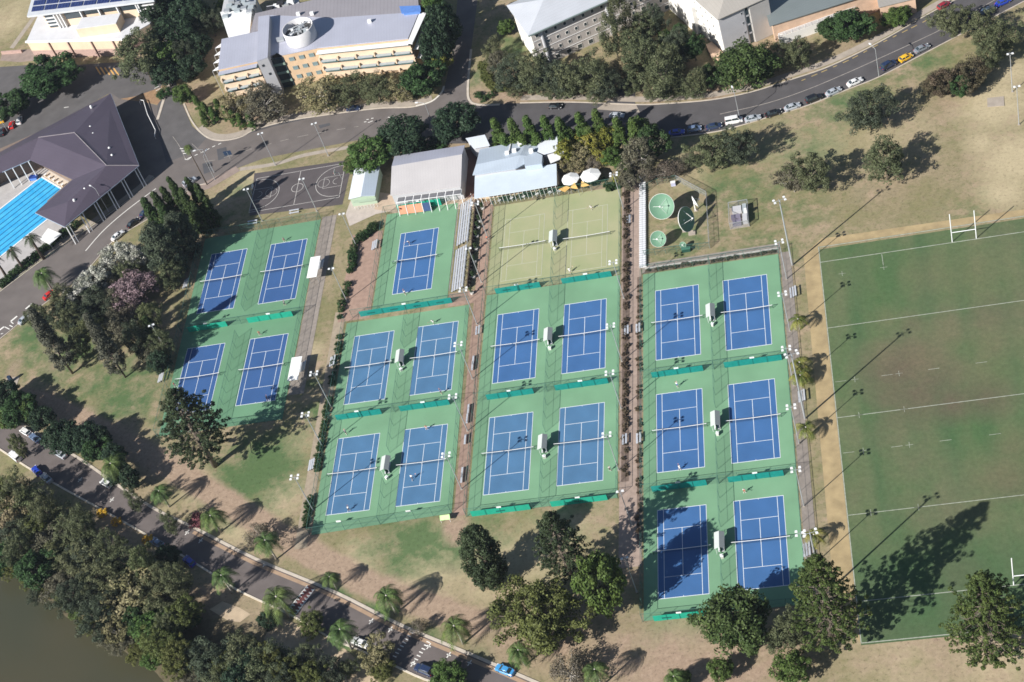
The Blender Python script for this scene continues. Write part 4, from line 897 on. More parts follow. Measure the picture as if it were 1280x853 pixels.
make_tree('spiky', 'low', 'grass', .9, .8, 12, .3, 30, .16, bark_d, name='spiky_shrub', limbs=3, tr=.04)
make_tree('hedge', 'low', 'olive', 1.5, 1.3, 24, .4, 50, .13, bark_d, name='hedge_shrub', limbs=3, tr=.05)
make_tree('redbush', 'low', 'red', 2.6, 1.7, 26, .5, 45, .16, bark_d, name='red_bush', limbs=5, tr=.06)
def make_bunya(key, H, R, seed, fol='pine', tiers=22, lo=.16):
    rng = np.random.default_rng(seed); r = empty('bunya_pine'); mb = MB(); mb.tube([(0, 0, -.3), (.1, 0, H * .3), (0, .1, H * .65), (0, 0, H)], [.62, .5, .3, .06], 8)
    cc, cr = [], []
    for i in range(tiers):
        t = i / (tiers - 1); z = H * (lo + (.98 - lo) * t); rr = R * (1 - t ** 1.7) ** .75 * (.75 + .25 * min(1, t * 5)) * rng.uniform(.74, 1.16) + .3; nb = int(13 - 5 * t)
        for k in range(nb):
            a = 2 * PI * (k + rng.uniform(-.3, .3)) / nb + i * .7; q = rr * rng.uniform(.62, 1.25); d = np.array([math.cos(a), math.sin(a)])
            zt = z + q * rng.uniform(-.05, .28)
            mb.tube([(0, 0, z), (d[0] * q * .55, d[1] * q * .55, z + q * .02), (d[0] * q, d[1] * q, zt)], [.075, .055, .025], 4, False)
            for s, w_ in ((1.0, .62), (.84, .6), (.68, .5), (.5, .4)):
                if rng.random() < (.98 if s > .8 else .75 if s > .6 else .55):
                    cc.append([d[0] * q * s + rng.normal() * .18, d[1] * q * s + rng.normal() * .18, z + (zt - z) * s ** 1.5 + .1]); cr.append(w_ * rng.uniform(.8, 1.25))
    V, Q = clump_leaves(np.array(cc), np.array(cr) * .88, 40, .21, .4, .75); npmesh('crown', V, Q, F[fol], r); mb.build('trunk', bark, r, True)
    PROTO[key] = (r, H, R)
make_bunya('bunya', 28, 7.2, 3); make_bunya('bunya2', 28, 7.0, 11, 'pine', 24); make_bunya('bunyadark', 28, 6.2, 5, 'hoop', 18, .25)
def frond(mb, a, ln, droop, z0, w=.5, rise=.6):
    d = Vector((math.cos(a), math.sin(a), 0)); s = Vector((-math.sin(a), math.cos(a), 0)); n = 9; pts = []
    for i in range(n + 1):
        t = i / n; pts.append(d * (ln * (t - .18 * t * t)) + Vector((0, 0, z0 + ln * (rise * t - (rise + droop) * t * t))))
    for i in range(n):
        p, q = pts[i], pts[i + 1]; m = (p + q) / 2; wd = w * (.5 + 1.2 * math.sin(PI * (.08 + .84 * (i + .5) / n)))
        for sg in (-1, 1):
            for k in (0., .5):
                b = p.lerp(q, k); e = p.lerp(q, k + .42); tip = b.lerp(e, .5) + s * sg * wd + (q - p) * .9 + Vector((0, 0, -wd * .45)); mb.quad(tuple(b), tuple(e), tuple(tip))
    mb.beam(pts[0], pts[3], .07); mb.beam(pts[3], pts[6], .05)
def make_palm(key, H, nf, ln, droop, tr, fol='palm', name='palm_tree', bm=None, w=.5):
    r = empty(name); mb = MB(); rnd = random.Random(hash(key) % 1000 if False else len(key) * 7 + int(H * 3))
    for i in range(nf):
        a = 2 * PI * i / nf * 2.6 + rnd.uniform(-.2, .2); lv = (i % 3) / 2
        frond(mb, a, ln * rnd.uniform(.8, 1.1), droop * (.5 + .9 * lv), H, w, .85 - .6 * lv)
    mb.build('crown', F[fol], r)
    MB().tube([(0, 0, -.2), (.12, .05, H * .4), (.05, .1, H * .8), (0, 0, H + .2)], [tr * 1.25, tr, tr * .85, tr * .9], 8).build('trunk', bm or bark_p, r, True); PROTO[key] = (r, H, ln)
make_palm('palm', 6.5, 21, 4.2, .5, .22, w=.72); make_palm('palm2', 7.2, 19, 4.0, .42, .20, w=.7); make_palm('palmlow', 3.6, 15, 3.3, .35, .2, 'palmy', 'small_palm', w=.5)
make_palm('tallpalm', 16, 26, 2.0, .6, .17, 'palm', 'tall_palm', bark_d, .4); make_palm('date', 9, 20, 3.3, .45, .42, 'hoop', 'date_palm', bark_d, .42); make_palm('banana', 3.5, 16, 3.0, .3, .2, 'palmy', 'banana_palm', None, .8)
usedp = set()
def plant(key, px, py, r_m=None, h=None, base=None, cat='tree', group=None, zc=.6, ground_px=False, shared=None, zoff=0):
    """px, py is where the crown's centre shows; ground_px: where the trunk meets the ground"""
    pr, H0, R0 = PROTO[key]
    sz = (h / H0) if h else 1; sx = (r_m / R0) if r_m else sz
    hh = H0 * sz; g = G(px, py, 0 if ground_px else hh * zc)
    if key in usedp: o = copy_tree(pr)
    else: usedp.add(key); o = pr
    o.location = (g.x, g.y, zoff); o.scale = (sx, sx, sz); o.rotation_euler.z = random.uniform(0, 6.28)
    if shared: tag(o, shared, cat, group, shared=True)
    else: tag(o, where(px, py, LABELS, base), cat, group)
    return o
R_ = lambda px, r: r / (FOC / math.hypot(*(np.array([*G(*px)]) - CAM)[:2], CAM[2]))   # px radius -> metres
T = lambda key, x, y, r, h, base, group='park and roadside trees', cat='tree': plant(key, x, y, R_((x, y), r) * 1.13, h, base, cat, group, zc=.56)
for a in [('fig', 62, 94, 33, 12, 'big round dark green tree with dense crown'), ('fig', 14, 129, 20, 9, 'dense dark green tree beside parked cars'), ('gum', 174, 70, 30, 18, 'loose grey green tree leaning over the lane'), ('fresh', 207, 72, 19, 12, 'bright green tree behind the grey one'),
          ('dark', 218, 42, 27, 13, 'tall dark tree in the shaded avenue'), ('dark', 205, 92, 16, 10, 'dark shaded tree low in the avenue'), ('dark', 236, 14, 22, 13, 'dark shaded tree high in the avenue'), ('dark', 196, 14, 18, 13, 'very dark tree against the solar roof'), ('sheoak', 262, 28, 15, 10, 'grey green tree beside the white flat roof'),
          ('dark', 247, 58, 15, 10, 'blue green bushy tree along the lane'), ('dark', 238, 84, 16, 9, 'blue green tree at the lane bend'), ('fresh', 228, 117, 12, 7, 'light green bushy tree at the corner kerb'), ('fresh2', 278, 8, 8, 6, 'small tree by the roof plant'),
          ('greyg', 328, 128, 27, 10, 'loose brownish tree in front of the grey tower'), ('straw', 292, 133, 20, 8, 'olive thin tree near the conifers'), ('straw', 398, 117, 27, 10, 'pale straw green tree before the tan facade'), ('gum2', 436, 111, 23, 9, 'grey green gum before the tan facade'), ('gum', 470, 111, 21, 8, 'olive gum tree half hiding the balconies'), ('straw', 500, 112, 16, 7, 'small pale tree on the verge'),
          ('fig', 529, 98, 24, 10, 'round dense deep green tree at the side street corner'), ('yellow', 549, 76, 11, 8, 'yellow green palm like tree by the wall'), ('fresh', 543, 12, 15, 16, 'bright green tree in shade'), ('dark', 553, 42, 19, 17, 'dark shaded tree at the building end'),
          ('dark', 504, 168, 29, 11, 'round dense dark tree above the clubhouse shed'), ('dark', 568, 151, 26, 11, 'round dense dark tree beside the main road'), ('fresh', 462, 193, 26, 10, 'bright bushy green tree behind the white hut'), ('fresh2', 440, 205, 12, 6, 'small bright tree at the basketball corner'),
          ('gum2', 617, 60, 14, 8, 'thin twiggy tree on the lawn'), ('fresh', 632, 34, 10, 5, 'small leafy palm like tree near the grey hall'), ('greyg', 620, 75, 12, 7, 'thin grey shrubby tree on the lawn'), ('sheoak', 638, 92, 22, 10, 'dusky green tree at the left end of the row'), ('gum', 668, 88, 24, 12, 'grey green gum with fine leaves'), ('sheoak', 692, 96, 22, 11, 'olive grey tree in the dense row'), ('gum', 716, 96, 24, 12, 'loose olive gum near the grey facade'), ('gum2', 741, 92, 24, 13, 'bushy grey gum near the driveway'), ('sheoak', 760, 108, 16, 9, 'dark olive tree beside the driveway'),
          ('gum2', 764, 40, 17, 18, 'tall thin gum rising against the grey facade'), ('gum2', 776, 15, 13, 18, 'topmost thin gum against the grey facade'), ('gum', 802, 68, 26, 13, 'big olive grey tree right of the driveway'), ('straw', 788, 82, 15, 9, 'yellowish tree at the driveway edge'), ('gum2', 828, 92, 28, 13, 'brownish grey tree above the road bend'), ('sheoak', 846, 58, 20, 11, 'dark tree by the white block'), ('fresh', 833, 50, 10, 7, 'small bright green tree by the wall'), ('fig', 866, 58, 14, 9, 'deep green tree under the white wall'), ('gum', 873, 100, 14, 10, 'grey shrubby tree beside the verge'),
          ('fig', 889, 95, 14, 8, 'green bushy tree next to the big round one'), ('lump', 931, 82, 32, 13, 'large round dense green tree by the tall block'), ('gum2', 969, 68, 20, 10, 'olive tree below the balustrades'), ('gum', 999, 66, 16, 10, 'dark olive tree under the balustrade'), ('fig', 1064, 32, 22, 9, 'thick dark bush with banana leaves'), ('fig', 1040, 36, 15, 7, 'dark green bushy tree on the bank'), ('fresh', 1118, 22, 14, 5, 'bright green bush near the far wall'), ('fresh', 1128, 16, 10, 4, 'low light green bush at the far wall'),
          ('gum', 1191, 25, 22, 10, 'grey green tree over the road edge'), ('gum2', 1226, 34, 20, 10, 'loose olive tree hiding parked cars'), ('gum2', 1248, 45, 22, 10, 'grey green roadside tree at the right edge'), ('gum', 1236, 68, 18, 9, 'dusky tree above the twin poles'), ('scrub', 1212, 92, 24, 8, 'reddish brown low tree in the park'), ('scrub', 1183, 100, 22, 8, 'brownish spreading low tree in the park'), ('scrub', 1165, 106, 14, 6, 'small brownish tree in the park'), ('fig', 1200, 108, 12, 7, 'dark low tree in the park group'),
          ('sheoak', 1086, 137, 27, 12, 'rounded grey green tree alone in the park'), ('gum', 1106, 200, 26, 12, 'rounded olive tree in the dry park'), ('gum', 1012, 215, 24, 12, 'olive tree alone on the dry lawn'), ('greyg', 990, 222, 16, 9, 'brown grey shrubby tree on the dry lawn'), ('sheoak', 920, 182, 20, 12, 'grey green tree with long shadow by parked cars'), ('gum', 887, 190, 24, 11, 'pale olive spreading tree by the blue car'), ('greyg', 862, 200, 10, 5, 'small pale shrub by the verge'),
          ('greyg', 800, 190, 24, 11, 'purple grey leafless tree over the clubhouse garden'), ('fig', 815, 178, 18, 11, 'dark green tree at the garden corner'), ('fresh', 800, 165, 16, 10, 'bright green conical garden tree'), ('yellow', 704, 190, 14, 7, 'yellow leaved garden tree touching the roof'), ('yellow', 715, 172, 14, 6, 'golden green garden tree'), ('straw', 728, 190, 15, 6, 'pale blossoming garden tree'), ('yellow', 742, 178, 15, 7, 'yellow green garden tree in the middle'), ('yellow', 758, 172, 14, 7, 'yellow green garden tree near the slim row'),
          ('straw', 722, 204, 12, 4, 'greyish garden shrub tree above the umbrellas'), ('fresh', 765, 196, 12, 6, 'fresh green garden tree'), ('brown', 744, 202, 11, 4, 'dry brown garden shrub'), ('straw', 706, 208, 10, 4, 'thin dry shrub by the terrace'), ('yellow', 752, 196, 10, 5, 'small yellow garden shrub'), ('fresh', 780, 208, 10, 5, 'small green garden tree by the path'), ('greyg', 784, 224, 13, 6, 'thin twiggy tree over the path top'), ('brown', 808, 218, 12, 5, 'grey shrub at the path entrance'), ('brown', 832, 213, 16, 5, 'spiky grey shrub beside the compound'), ('brown', 848, 210, 12, 4, 'dark grey low shrub beside the compound'), ('yellow', 775, 222, 9, 4, 'small yellow green shrub at the path top'),
          ('white', 118, 352, 22, 9, 'white flowering tree along the road'), ('white', 146, 322, 22, 9, 'pale white flowering tree next to parked cars'), ('white', 96, 372, 19, 9, 'whitish flowering tree near the red car'), ('sheoak', 122, 378, 20, 9, 'green leafy tree under the blossom'), ('white', 168, 322, 15, 8, 'white flowering tree behind the conifer'), ('pink', 168, 362, 28, 9, 'pink flowering bare tree'), ('sheoak', 105, 398, 20, 9, 'dark shaded tree in the thicket'), ('sheoak', 75, 392, 16, 9, 'grey green tree near the kerb'), ('brown', 165, 392, 16, 6, 'bare spreading branched tree'), ('greyg', 190, 440, 18, 7, 'purple grey bare tree near the court'), ('dark', 198, 452, 14, 7, 'dark shaded bush near the court corner'),
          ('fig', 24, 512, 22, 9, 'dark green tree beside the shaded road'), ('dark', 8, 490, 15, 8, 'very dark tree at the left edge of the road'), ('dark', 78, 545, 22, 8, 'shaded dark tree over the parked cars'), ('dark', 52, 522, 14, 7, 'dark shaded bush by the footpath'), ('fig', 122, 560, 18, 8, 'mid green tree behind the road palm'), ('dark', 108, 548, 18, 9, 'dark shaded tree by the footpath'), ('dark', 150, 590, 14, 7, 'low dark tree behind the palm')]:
    T(*a)
RG = 'riverside trees'
for a in [('gum2', 50, 650, 26, 8, 'grey olive riverside tree'), ('gum', 88, 668, 26, 8, 'dusty olive riverside tree'), ('sheoak', 15, 660, 25, 8, 'grey green riverside tree'), ('greyg', 60, 680, 25, 7, 'brown grey riverside tree'), ('fig', 8, 695, 18, 6, 'deep green bank tree'), ('fig', 32, 700, 12, 4, 'fresh green bank tree'), ('gum', 100, 700, 30, 9, 'big olive bank tree'), ('sheoak', 112, 740, 22, 8, 'blue green bank tree'), ('greyg', 75, 725, 20, 6, 'twiggy grey bank tree'), ('straw', 165, 745, 35, 10, 'large straw coloured riverside tree'), ('gum', 190, 722, 27, 9, 'olive riverside tree over the kerb'), ('gum2', 200, 750, 26, 9, 'olive green riverside tree'),
          ('olive', 140, 765, 18, 7, 'bright olive bank tree'), ('greyg', 140, 790, 16, 5, 'grey scrubby bank tree'), ('fresh', 185, 785, 22, 7, 'bright green bank tree'), ('olive', 210, 805, 18, 7, 'olive bushy bank tree'), ('fig', 240, 775, 10, 5, 'blue green small tree by the sandy gap'), ('sheoak', 262, 825, 28, 9, 'blue green riverside tree'), ('gum', 305, 818, 25, 9, 'dark olive riverside tree'), ('gum2', 325, 830, 28, 10, 'olive riverside tree at the bottom edge'), ('sheoak', 350, 845, 22, 8, 'dark riverside tree at the bottom edge'), ('dark', 335, 775, 12, 5, 'small dark shaded bush by the road'), ('olive', 388, 780, 16, 6, 'small olive tree beside the kerb'), ('gum2', 378, 820, 16, 7, 'grey tree beside the sandy patch'),
          ('straw', 470, 815, 20, 7, 'yellow olive roadside tree'), ('olive', 478, 838, 14, 4, 'yellow green roadside bush'), ('fresh', 560, 848, 22, 6, 'fresh green bush at the bottom edge'), ('dark', 210, 695, 14, 7, 'dark shaded tree beside the road'), ('brown', 325, 670, 19, 5, 'pink grey bush beside a palm'), ('brown', 524, 783, 10, 4, 'reddish bare bush by the kerb'), ('brown', 712, 840, 26, 7, 'whitish bare tree at the bottom'), ('gum', 985, 790, 24, 11, 'grey green slender tree beside the big pine'), ('fresh2', 990, 835, 20, 8, 'light green tree at the bottom edge'), ('fresh', 900, 838, 14, 6, 'small light green tree on bare earth'), ('fresh', 850, 850, 12, 5, 'small dark leafy bush at the bottom'), ('gum', 435, 835, 12, 5, 'thin grey bush by the path'), ('sheoak', 45, 745, 10, 4, 'low twiggy bank bush'), ('sheoak', 410, 845, 20, 7, 'dusky tree at the bottom edge'),
          ('greyg', 155, 800, 12, 4, 'low grey scrub at the waterline'), ('fig', 85, 690, 14, 6, 'mid green bank tree'), ('olive', 45, 660, 16, 8, 'olive tree among grey ones'), ('gum2', 150, 700, 22, 9, 'grey olive tree behind the straw one')]:
    T(*a, group=RG)
rf_ = random.Random(5)
FILL = {'light': 'light green feathery', 'gum': 'olive grey', 'gum2': 'loose olive', 'sheoak': 'dusky green', 'greyg': 'pale grey green', 'fig': 'deep green', 'olive': 'bright olive', 'straw': 'straw green', 'dark': 'dark green', 'fresh': 'fresh green'}
def fill(pts, r0, r1, h0, h1, kinds, what, group):
    for x, y in pts:
        k = rf_.choice(kinds); x += rf_.uniform(-5, 5); y += rf_.uniform(-4, 4); rr = rf_.uniform(r0, r1)
        T(k, x, y, rr, rf_.uniform(h0, h1), '%s %s %s' % (rf_.choice(('large', 'wide', 'full', 'rounded', 'shaggy', 'uneven')), FILL[k], what), group=group)
fill([(8, 645), (35, 662), (70, 690), (20, 685), (105, 700), (125, 728), (90, 742), (118, 770), (150, 722), (148, 748), (172, 775), (205, 780), (5, 615), (40, 628), (225, 770), (150, 785), (195, 805), (225, 820), (50, 715)], 16, 23, 7, 11, ['gum', 'light', 'sheoak', 'light', 'straw', 'olive', 'greyg', 'fig'], 'bank tree', RG)
fill([(22, 612), (60, 632), (98, 655), (140, 680), (175, 702), (215, 722)], 15, 19, 12, 15, ['gum2', 'light', 'gum2'], 'tall kerbside tree', RG)
fill([(2, 705), (18, 712), (42, 722), (60, 738), (74, 750), (92, 765), (110, 778), (128, 790), (148, 806), (168, 815), (188, 826), (212, 838), (236, 850), (250, 838)], 9, 14, 2.5, 4.5, ['fig', 'greyg', 'olive', 'sheoak', 'fresh'], 'waterline bush', 'bushes along the waterline')
fill([(255, 825), (282, 832), (310, 830), (340, 825), (270, 848), (300, 850), (360, 835), (385, 845)], 14, 20, 7, 9, ['gum', 'sheoak', 'gum2', 'dark', 'olive'], 'riverside tree', RG)
fill([(10, 520), (35, 512), (70, 545), (98, 556), (130, 550), (165, 600), (145, 568), (5, 505)], 11, 15, 6, 9, ['dark', 'fig', 'dark', 'fresh'], 'tree shading the river road', 'trees shading the river road')
fill([(20, 560), (170, 625), (215, 650)], 9, 12, 8, 10, ['gum2', 'light'], 'road edge tree', RG)
fill([(85, 400), (108, 412), (98, 430), (78, 372), (150, 415), (168, 428), (205, 425), (182, 392), (45, 400), (210, 345)], 12, 17, 9, 13, ['sheoak', 'light', 'dark', 'gum', 'greyg'], 'belt tree', 'tree belt left of the courts')
fill([(130, 345), (155, 340), (140, 375), (90, 390), (110, 365), (150, 400)], 13, 18, 7, 9, ['sheoak', 'gum', 'greyg'], 'thicket tree', 'thicket between road and courts')
fill([(225, 70), (232, 35), (250, 22), (222, 8)], 11, 14, 10, 13, ['dark', 'dark', 'sheoak'], 'avenue tree', 'avenue trees')
fill([(655, 105), (680, 108), (705, 110), (730, 108), (750, 112), (790, 108), (812, 112), (838, 112), (858, 108), (815, 95), (845, 82), (640, 112)], 12, 17, 5, 8, ['gum', 'sheoak', 'gum2', 'gum'], 'verge tree', 'trees below the grey hall')
for a in [('dark', 545, 56, 17, 17, 'tall dark tree shading the side street'), ('dark', 551, 28, 17, 17, 'tall dark tree over the shaded street'), ('gum', 803, 34, 16, 12, 'olive tree in the courtyard of the grey hall'), ('sheoak', 818, 24, 14, 12, 'dark courtyard tree between grey and white buildings'), ('gum', 790, 56, 18, 12, 'grey olive tree before the grey hall'), ('gum', 835, 72, 18, 12, 'olive tree before the tall white block'), ('fig', 848, 44, 12, 8, 'deep green tree against the white wall')]: T(*a)
for a in [('olive', 672, 768, 54, 15, 'very wide olive green spreading tree'), ('hoop', 601, 694, 29, 19, 'dense dark conical pine'), ('bunyadark', 700, 684, 31, 25, 'tall dark loose pine with visible branches'), ('fresh', 752, 733, 31, 21, 'tall bright green tree with dense crown'), ('lump', 918, 778, 44, 13.5, 'large green lumpy tree in front of the bottom court'), ('bunya', 1030, 752, 42, 31, 'huge bunya pine with tufted branches beside the field'), ('bunya2', 1232, 772, 42, 29, 'huge bunya pine below the rugby posts'), ('bunyadark', 240, 535, 38, 29, 'tall dark pine overlapping the bottom court corner'),
          ('cyp', 258, 256, 10, 17, 'dark columnar cypress, rightmost of its group'), ('cyp', 247, 250, 9, 18, 'dark columnar cypress second from right'), ('cyp', 230, 258, 12, 19, 'tall dark columnar cypress'), ('cyp', 217, 262, 11, 18, 'dark pointed cypress'), ('cyp', 206, 268, 12, 18, 'dark pointed cypress in the thicket'), ('cyp', 192, 272, 12, 16, 'leftmost dark cypress in the thicket'), ('cyp', 239, 262, 11, 17, 'dark cypress filling the middle of the group'), ('cyp', 223, 246, 9, 16, 'pointed cypress behind the others'), ('cyp', 212, 278, 12, 15, 'dark cypress in the lower middle'), ('cyp', 250, 272, 9, 13, 'short dark cypress at the group edge'), ('cypbig', 226, 292, 20, 16, 'broad dark shaded conifer'), ('cypbig', 202, 312, 24, 19, 'broad blue green conifer in front of cypresses'),
          ('greypine', 62, 424, 19, 27, 'tall dark ragged pine near the road'), ('greypine', 130, 430, 17, 26, 'tall thin grey pine with long shadow'), ('cyp', 189, 411, 11, 10, 'light green narrow conifer near the court')]:
    plant(a[0], a[1], a[2], R_((a[1], a[2]), a[3]), a[4], a[5], 'tree', 'large trees round the courts', zc=.52)
for i, (x, y) in enumerate(((622, 163), (643, 163), (662, 160), (684, 160), (702, 162), (727, 156), (748, 152), (774, 162), (794, 163), (632, 176), (655, 178), (672, 176), (712, 168), (738, 168))):
    plant('slim', x, y + 2, 2.9, 12.5 if i < 9 else 8, 'slim conical bright green tree by the main road', 'tree', 'slim conical trees along the main road')
for x, y in ((237, 118), (246, 128), (256, 136), (266, 142), (272, 132), (282, 140), (291, 146), (300, 150), (254, 146), (312, 150)): plant('slim', x, y, 1.9, 6.5, 'small conical dark conifer in the corner garden', 'tree', 'conifers in the corner garden')
PG = 'palms along the paths and roads'
for k, x, y, h in (('palm', 153, 601, 7), ('palm2', 212, 634, 6.5), ('palm', 276, 665, 6.5), ('palm2', 346, 699, 7.5), ('palm', 361, 771, 8), ('palm2', 421, 737, 5), ('palm', 495, 767, 7), ('palm2', 440, 812, 8), ('palm', 579, 805, 7), ('palm2', 291, 741, 7), ('palm', 657, 832, 6), ('palm2', 752, 858, 6.5), ('palm', 848, 862, 5), ('palm2', 155, 590, 6), ('palm', 66, 363, 7)):
    plant(k, x, y, None if k != 'x' else 1, h, 'feathery green palm with arching fronds', 'palm', PG, ground_px=True)
for k, x, y, h in (('date', 55, 324, 9), ('date', 30, 337, 8), ('date', 8, 346, 8)): plant(k, x, y, None, h, 'dark date palm beside the pool', 'palm', 'date palms by the pool', ground_px=True)
plant('tallpalm', 259, 231, None, 15, 'very tall thin palm at the roadside', 'palm', None, ground_px=True)
for x, y in ((1000, 412), (1002, 466), (1003, 482), (1010, 547), (1020, 681), (1004, 478)): plant('palmlow', x, y, None, 3.6, 'short yellow green palm by the field', 'palm', 'short palms between courts and field', ground_px=True)
for x, y in ((1068, 32), (1052, 44), (560, 84)): plant('banana', x, y, None, 3.5, 'banana palm with broad leaves', 'palm', None, ground_px=True)
# shrub rows
def row(key, a, b, n, label, group, s=1.0, jit=.25, cat='shrub'):
    for i in range(n):
        t = (i + .5) / n; x = a[0] + (b[0] - a[0]) * t + random.uniform(-jit, jit); y = a[1] + (b[1] - a[1]) * t + random.uniform(-jit, jit)
        if key == 'spiky' and random.random() < .2: continue
        pr = PROTO[key]; o = copy_tree(pr[0]) if key in usedp else pr[0]; usedp.add(key); q = s * random.uniform(.75, 1.2); o.location = (x, y, 0); o.scale = (q, q, q); o.rotation_euler.z = random.uniform(0, 6)
        tag(o, label, cat, group, shared=True)
row('spiky', (28.2, -47), (28.2, 60), 84, 'low brown green spiky shrub in the wide bed beside the paved garden path', 'spiky shrubs in the wide bed', .95, .4)
row('spiky', (31.5, -65), (31.5, 17), 46, 'low spiky shrub in the narrow bed against the right block fence', 'spiky shrubs in the narrow bed', .8)
row('spiky', (33.5, 19.6), (66.5, 19.6), 30, 'dark spiky shrub in the bed along the top of the right block', 'shrubs above the right block', .9, .15)
row('shrub', (-49.2, -50), (-49.2, -41), 8, 'dark green hedge shrub at the bottom of the centre left fence', 'hedge shrubs on the lower fence', .8, .15)
row('shrub', (-48.9, -33), (-48.9, -9), 17, 'dark green hedge shrub along the centre left block fence', 'hedge shrubs on the fence', .72, .3)
row('shrub', (-48.9, -5), (-48.9, 13), 10, 'dark green hedge shrub beside the upper centre left court fence', 'hedge shrubs on the upper fence', .68, .4)
row('shrub', (-49.5, 19), (-49, 33), 6, 'dark shrub beside the lower brick terrace', 'terrace shrubs', .9, .5)
row('shrub', (-48.6, 36), (-49.2, 47), 8, 'dark olive shrub beside the upper brick terrace', 'upper terrace shrubs', 1.0, .6)
row('shrub', (-49, 48), (-43.5, 53.5), 7, 'dark olive shrub at the top corner of the brick terrace', 'terrace corner shrubs', 1.1, .7)
row('shrub', (-8, 56.2), (22, 57.5), 22, 'small shrub in the strip below the clubhouse', 'clubhouse strip shrubs', .6, .5)
row('shrub', tuple(G(775, 232)[:2]), tuple(G(757, 238)[:2]), 6, 'green shrub round the umbrella terrace', 'umbrella terrace shrubs', 1.0, .8)
for a, b, n in (((602, 80), (607, 100), 9), ((607, 100), (620, 114), 9), ((620, 114), (640, 112), 8), ((606, 78), (612, 98), 6)): row('hedge', tuple(G(*a)[:2]), tuple(G(*b)[:2]), n, 'clipped yellow green hedge shrub at the side street corner', 'clipped corner hedge', 1.0, .2, 'hedge')
for a, b, n in (((0, 360), (58, 312), 26), ((58, 312), (95, 283), 10)): row('shrub', tuple(G(*a)[:2]), tuple(G(*b)[:2]), n, 'dark shrub in the hedge between pool and road', 'pool hedge shrubs', 1.0, .5)
row('shrub', tuple(G(500, 123)[:2]), tuple(G(522, 120)[:2]), 6, 'low green shrub on the verge under the round tree', 'verge shrubs', 1.0, .3)
for x, y in ((598, 117), (603, 123), (612, 118)): plant('shrub', x, y, 1.5, 1.6, 'round dark shrub in the corner bed', 'shrub', None)
plant('shrub', 203, 115, 3, 2.2, 'green shrub on the traffic island', 'shrub'); plant('shrub', 540, 184, 4.5, 2.2, 'low olive bush behind the clubhouse shed', 'shrub')
plant('redbush', 243, 648, 2.6, 3.4, 'dark red bush beside a palm', 'bush'); 
orng = mat('orange_leaves', (0.55, 0.28, 0.03), .6, .2, 1, leaf=True, col2=(0.7, .40, .05))
for i, (x, y) in enumerate(((145, 652), (184, 674), (127, 641))):
    o = copy_tree(PROTO['hedge'][0]); g = G(x, y, .8); o.location = (g.x, g.y, 0); o.scale = (1.1, 1.1, 1.1)
    o.children[0].data = o.children[0].data.copy() if o.children[0].name.startswith('crown') else o.children[0].data
    for ch in o.children:
        if ch.name.startswith('crown'): ch.data = ch.data.copy(); ch.data.materials[0] = orng
    tag(o, 'bright orange leaved bush by the shaded car park, %s of three' % ('middle', 'rightmost', 'leftmost')[i], 'bush', 'orange bushes')
# planters with topiary
pot_m = mat('white_pot', (0.72, 0.7, 0.66), .6, .05, 1)
tp = empty('potted_topiary'); MB().lathe([(0, 0), (.4, 0), (.55, .7), (.5, .7), (.42, .62), (0, .62)], 14).build('pot', pot_m, tp)
c = crown_shape('column', 14, 2.6, .5); V, Q = clump_leaves(c, np.full(14, .28), 40, .1, .4, 1); V[:, 2] += .6; npmesh('crown', V, Q, F['fig'], tp)
MB().tube([(0, 0, .6), (0, 0, 2.6)], .05, 6).build('stem', bark_d, tp)
for i, (x, y) in enumerate(TOPI):
    o = tp if i == 0 else copy_tree(tp); g = G(x, y); o.location = (g.x, g.y, .05)
    tag(o, 'slim clipped bush in a white pot beside the brick path, %s from the clubhouse' % ('first', 'second', 'third', 'fourth', 'fifth', 'sixth', 'seventh', 'eighth')[i], 'potted plant', 'potted topiary along the brick path')
# ------------------------------------------------------------------ buildings
cream = mat('cream_render', (0.66, 0.52, 0.38), .85, .06, .4); tan_m = mat('tan_panel', (0.60, 0.43, 0.28), .85, .06, .4); greyw = mat('grey_render', (0.47, 0.43, 0.40), .9, .06, .3); whitew = mat('white_render', (0.74, 0.72, 0.68), .85, .04, .3)
pinkw = mat('pink_brick', (0.42, 0.29, 0.25), .9, .1, 1.2); glass = mat('dark_glass', (0.035, 0.05, 0.06), .15, .1, .5, spec=.8); tealg = mat('teal_glass', (0.10, 0.20, 0.20), .2, .2, .8, spec=.8); lilac = mat('pale_grey_wall', (0.46, 0.46, 0.48), .85, .05, .3)
r_lil = ribbed('lilac_grey_roof', (0.46, 0.47, 0.55), .9, (1, .12, 0), .06); r_grey = ribbed('aged_grey_roof', (0.34, 0.32, 0.34), 1.2, (1, .1, 0), .12); r_blue = ribbed('blue_grey_roof', (0.47, 0.54, 0.62), .8, (1, .1, 0), .05)
r_pink = ribbed('pale_pinkish_roof', (0.60, 0.57, 0.56), .8, (1, .1, 0), .05); r_white = ribbed('bright_white_roof', (0.78, 0.82, 0.88), .8, (1, .1, 0), .04); r_hall = ribbed('silver_roof', (0.55, 0.57, 0.61), 1.0, (.4, -.9, 0), .06); r_tan = ribbed('fawn_roof', (0.42, 0.39, 0.35), 1.0, (.9, .4, 0), .06)
r_green = ribbed('grey_green_roof', (0.22, 0.25, 0.25), 1.0, (.4, -.9, 0), .06); r_pur = ribbed('purple_brown_roof', (0.100, 0.084, 0.112), 1.0, (.5, .85, 0), .05); blue_aw = mat('blue_awning', (0.10, 0.22, 0.55), .6, .1, 1)
trimw = mat('white_trim', (0.74, 0.74, 0.74), .6, .03, 1); awn = mat('grey_awning', (0.36, 0.40, 0.42), .5, .06, 1)
def wp(px, z): return [tuple(G(x, y, z)[:2]) for x, y in px]
def centre(pts): return (sum(p[0] for p in pts) / len(pts), sum(p[1] for p in pts) / len(pts), 0)
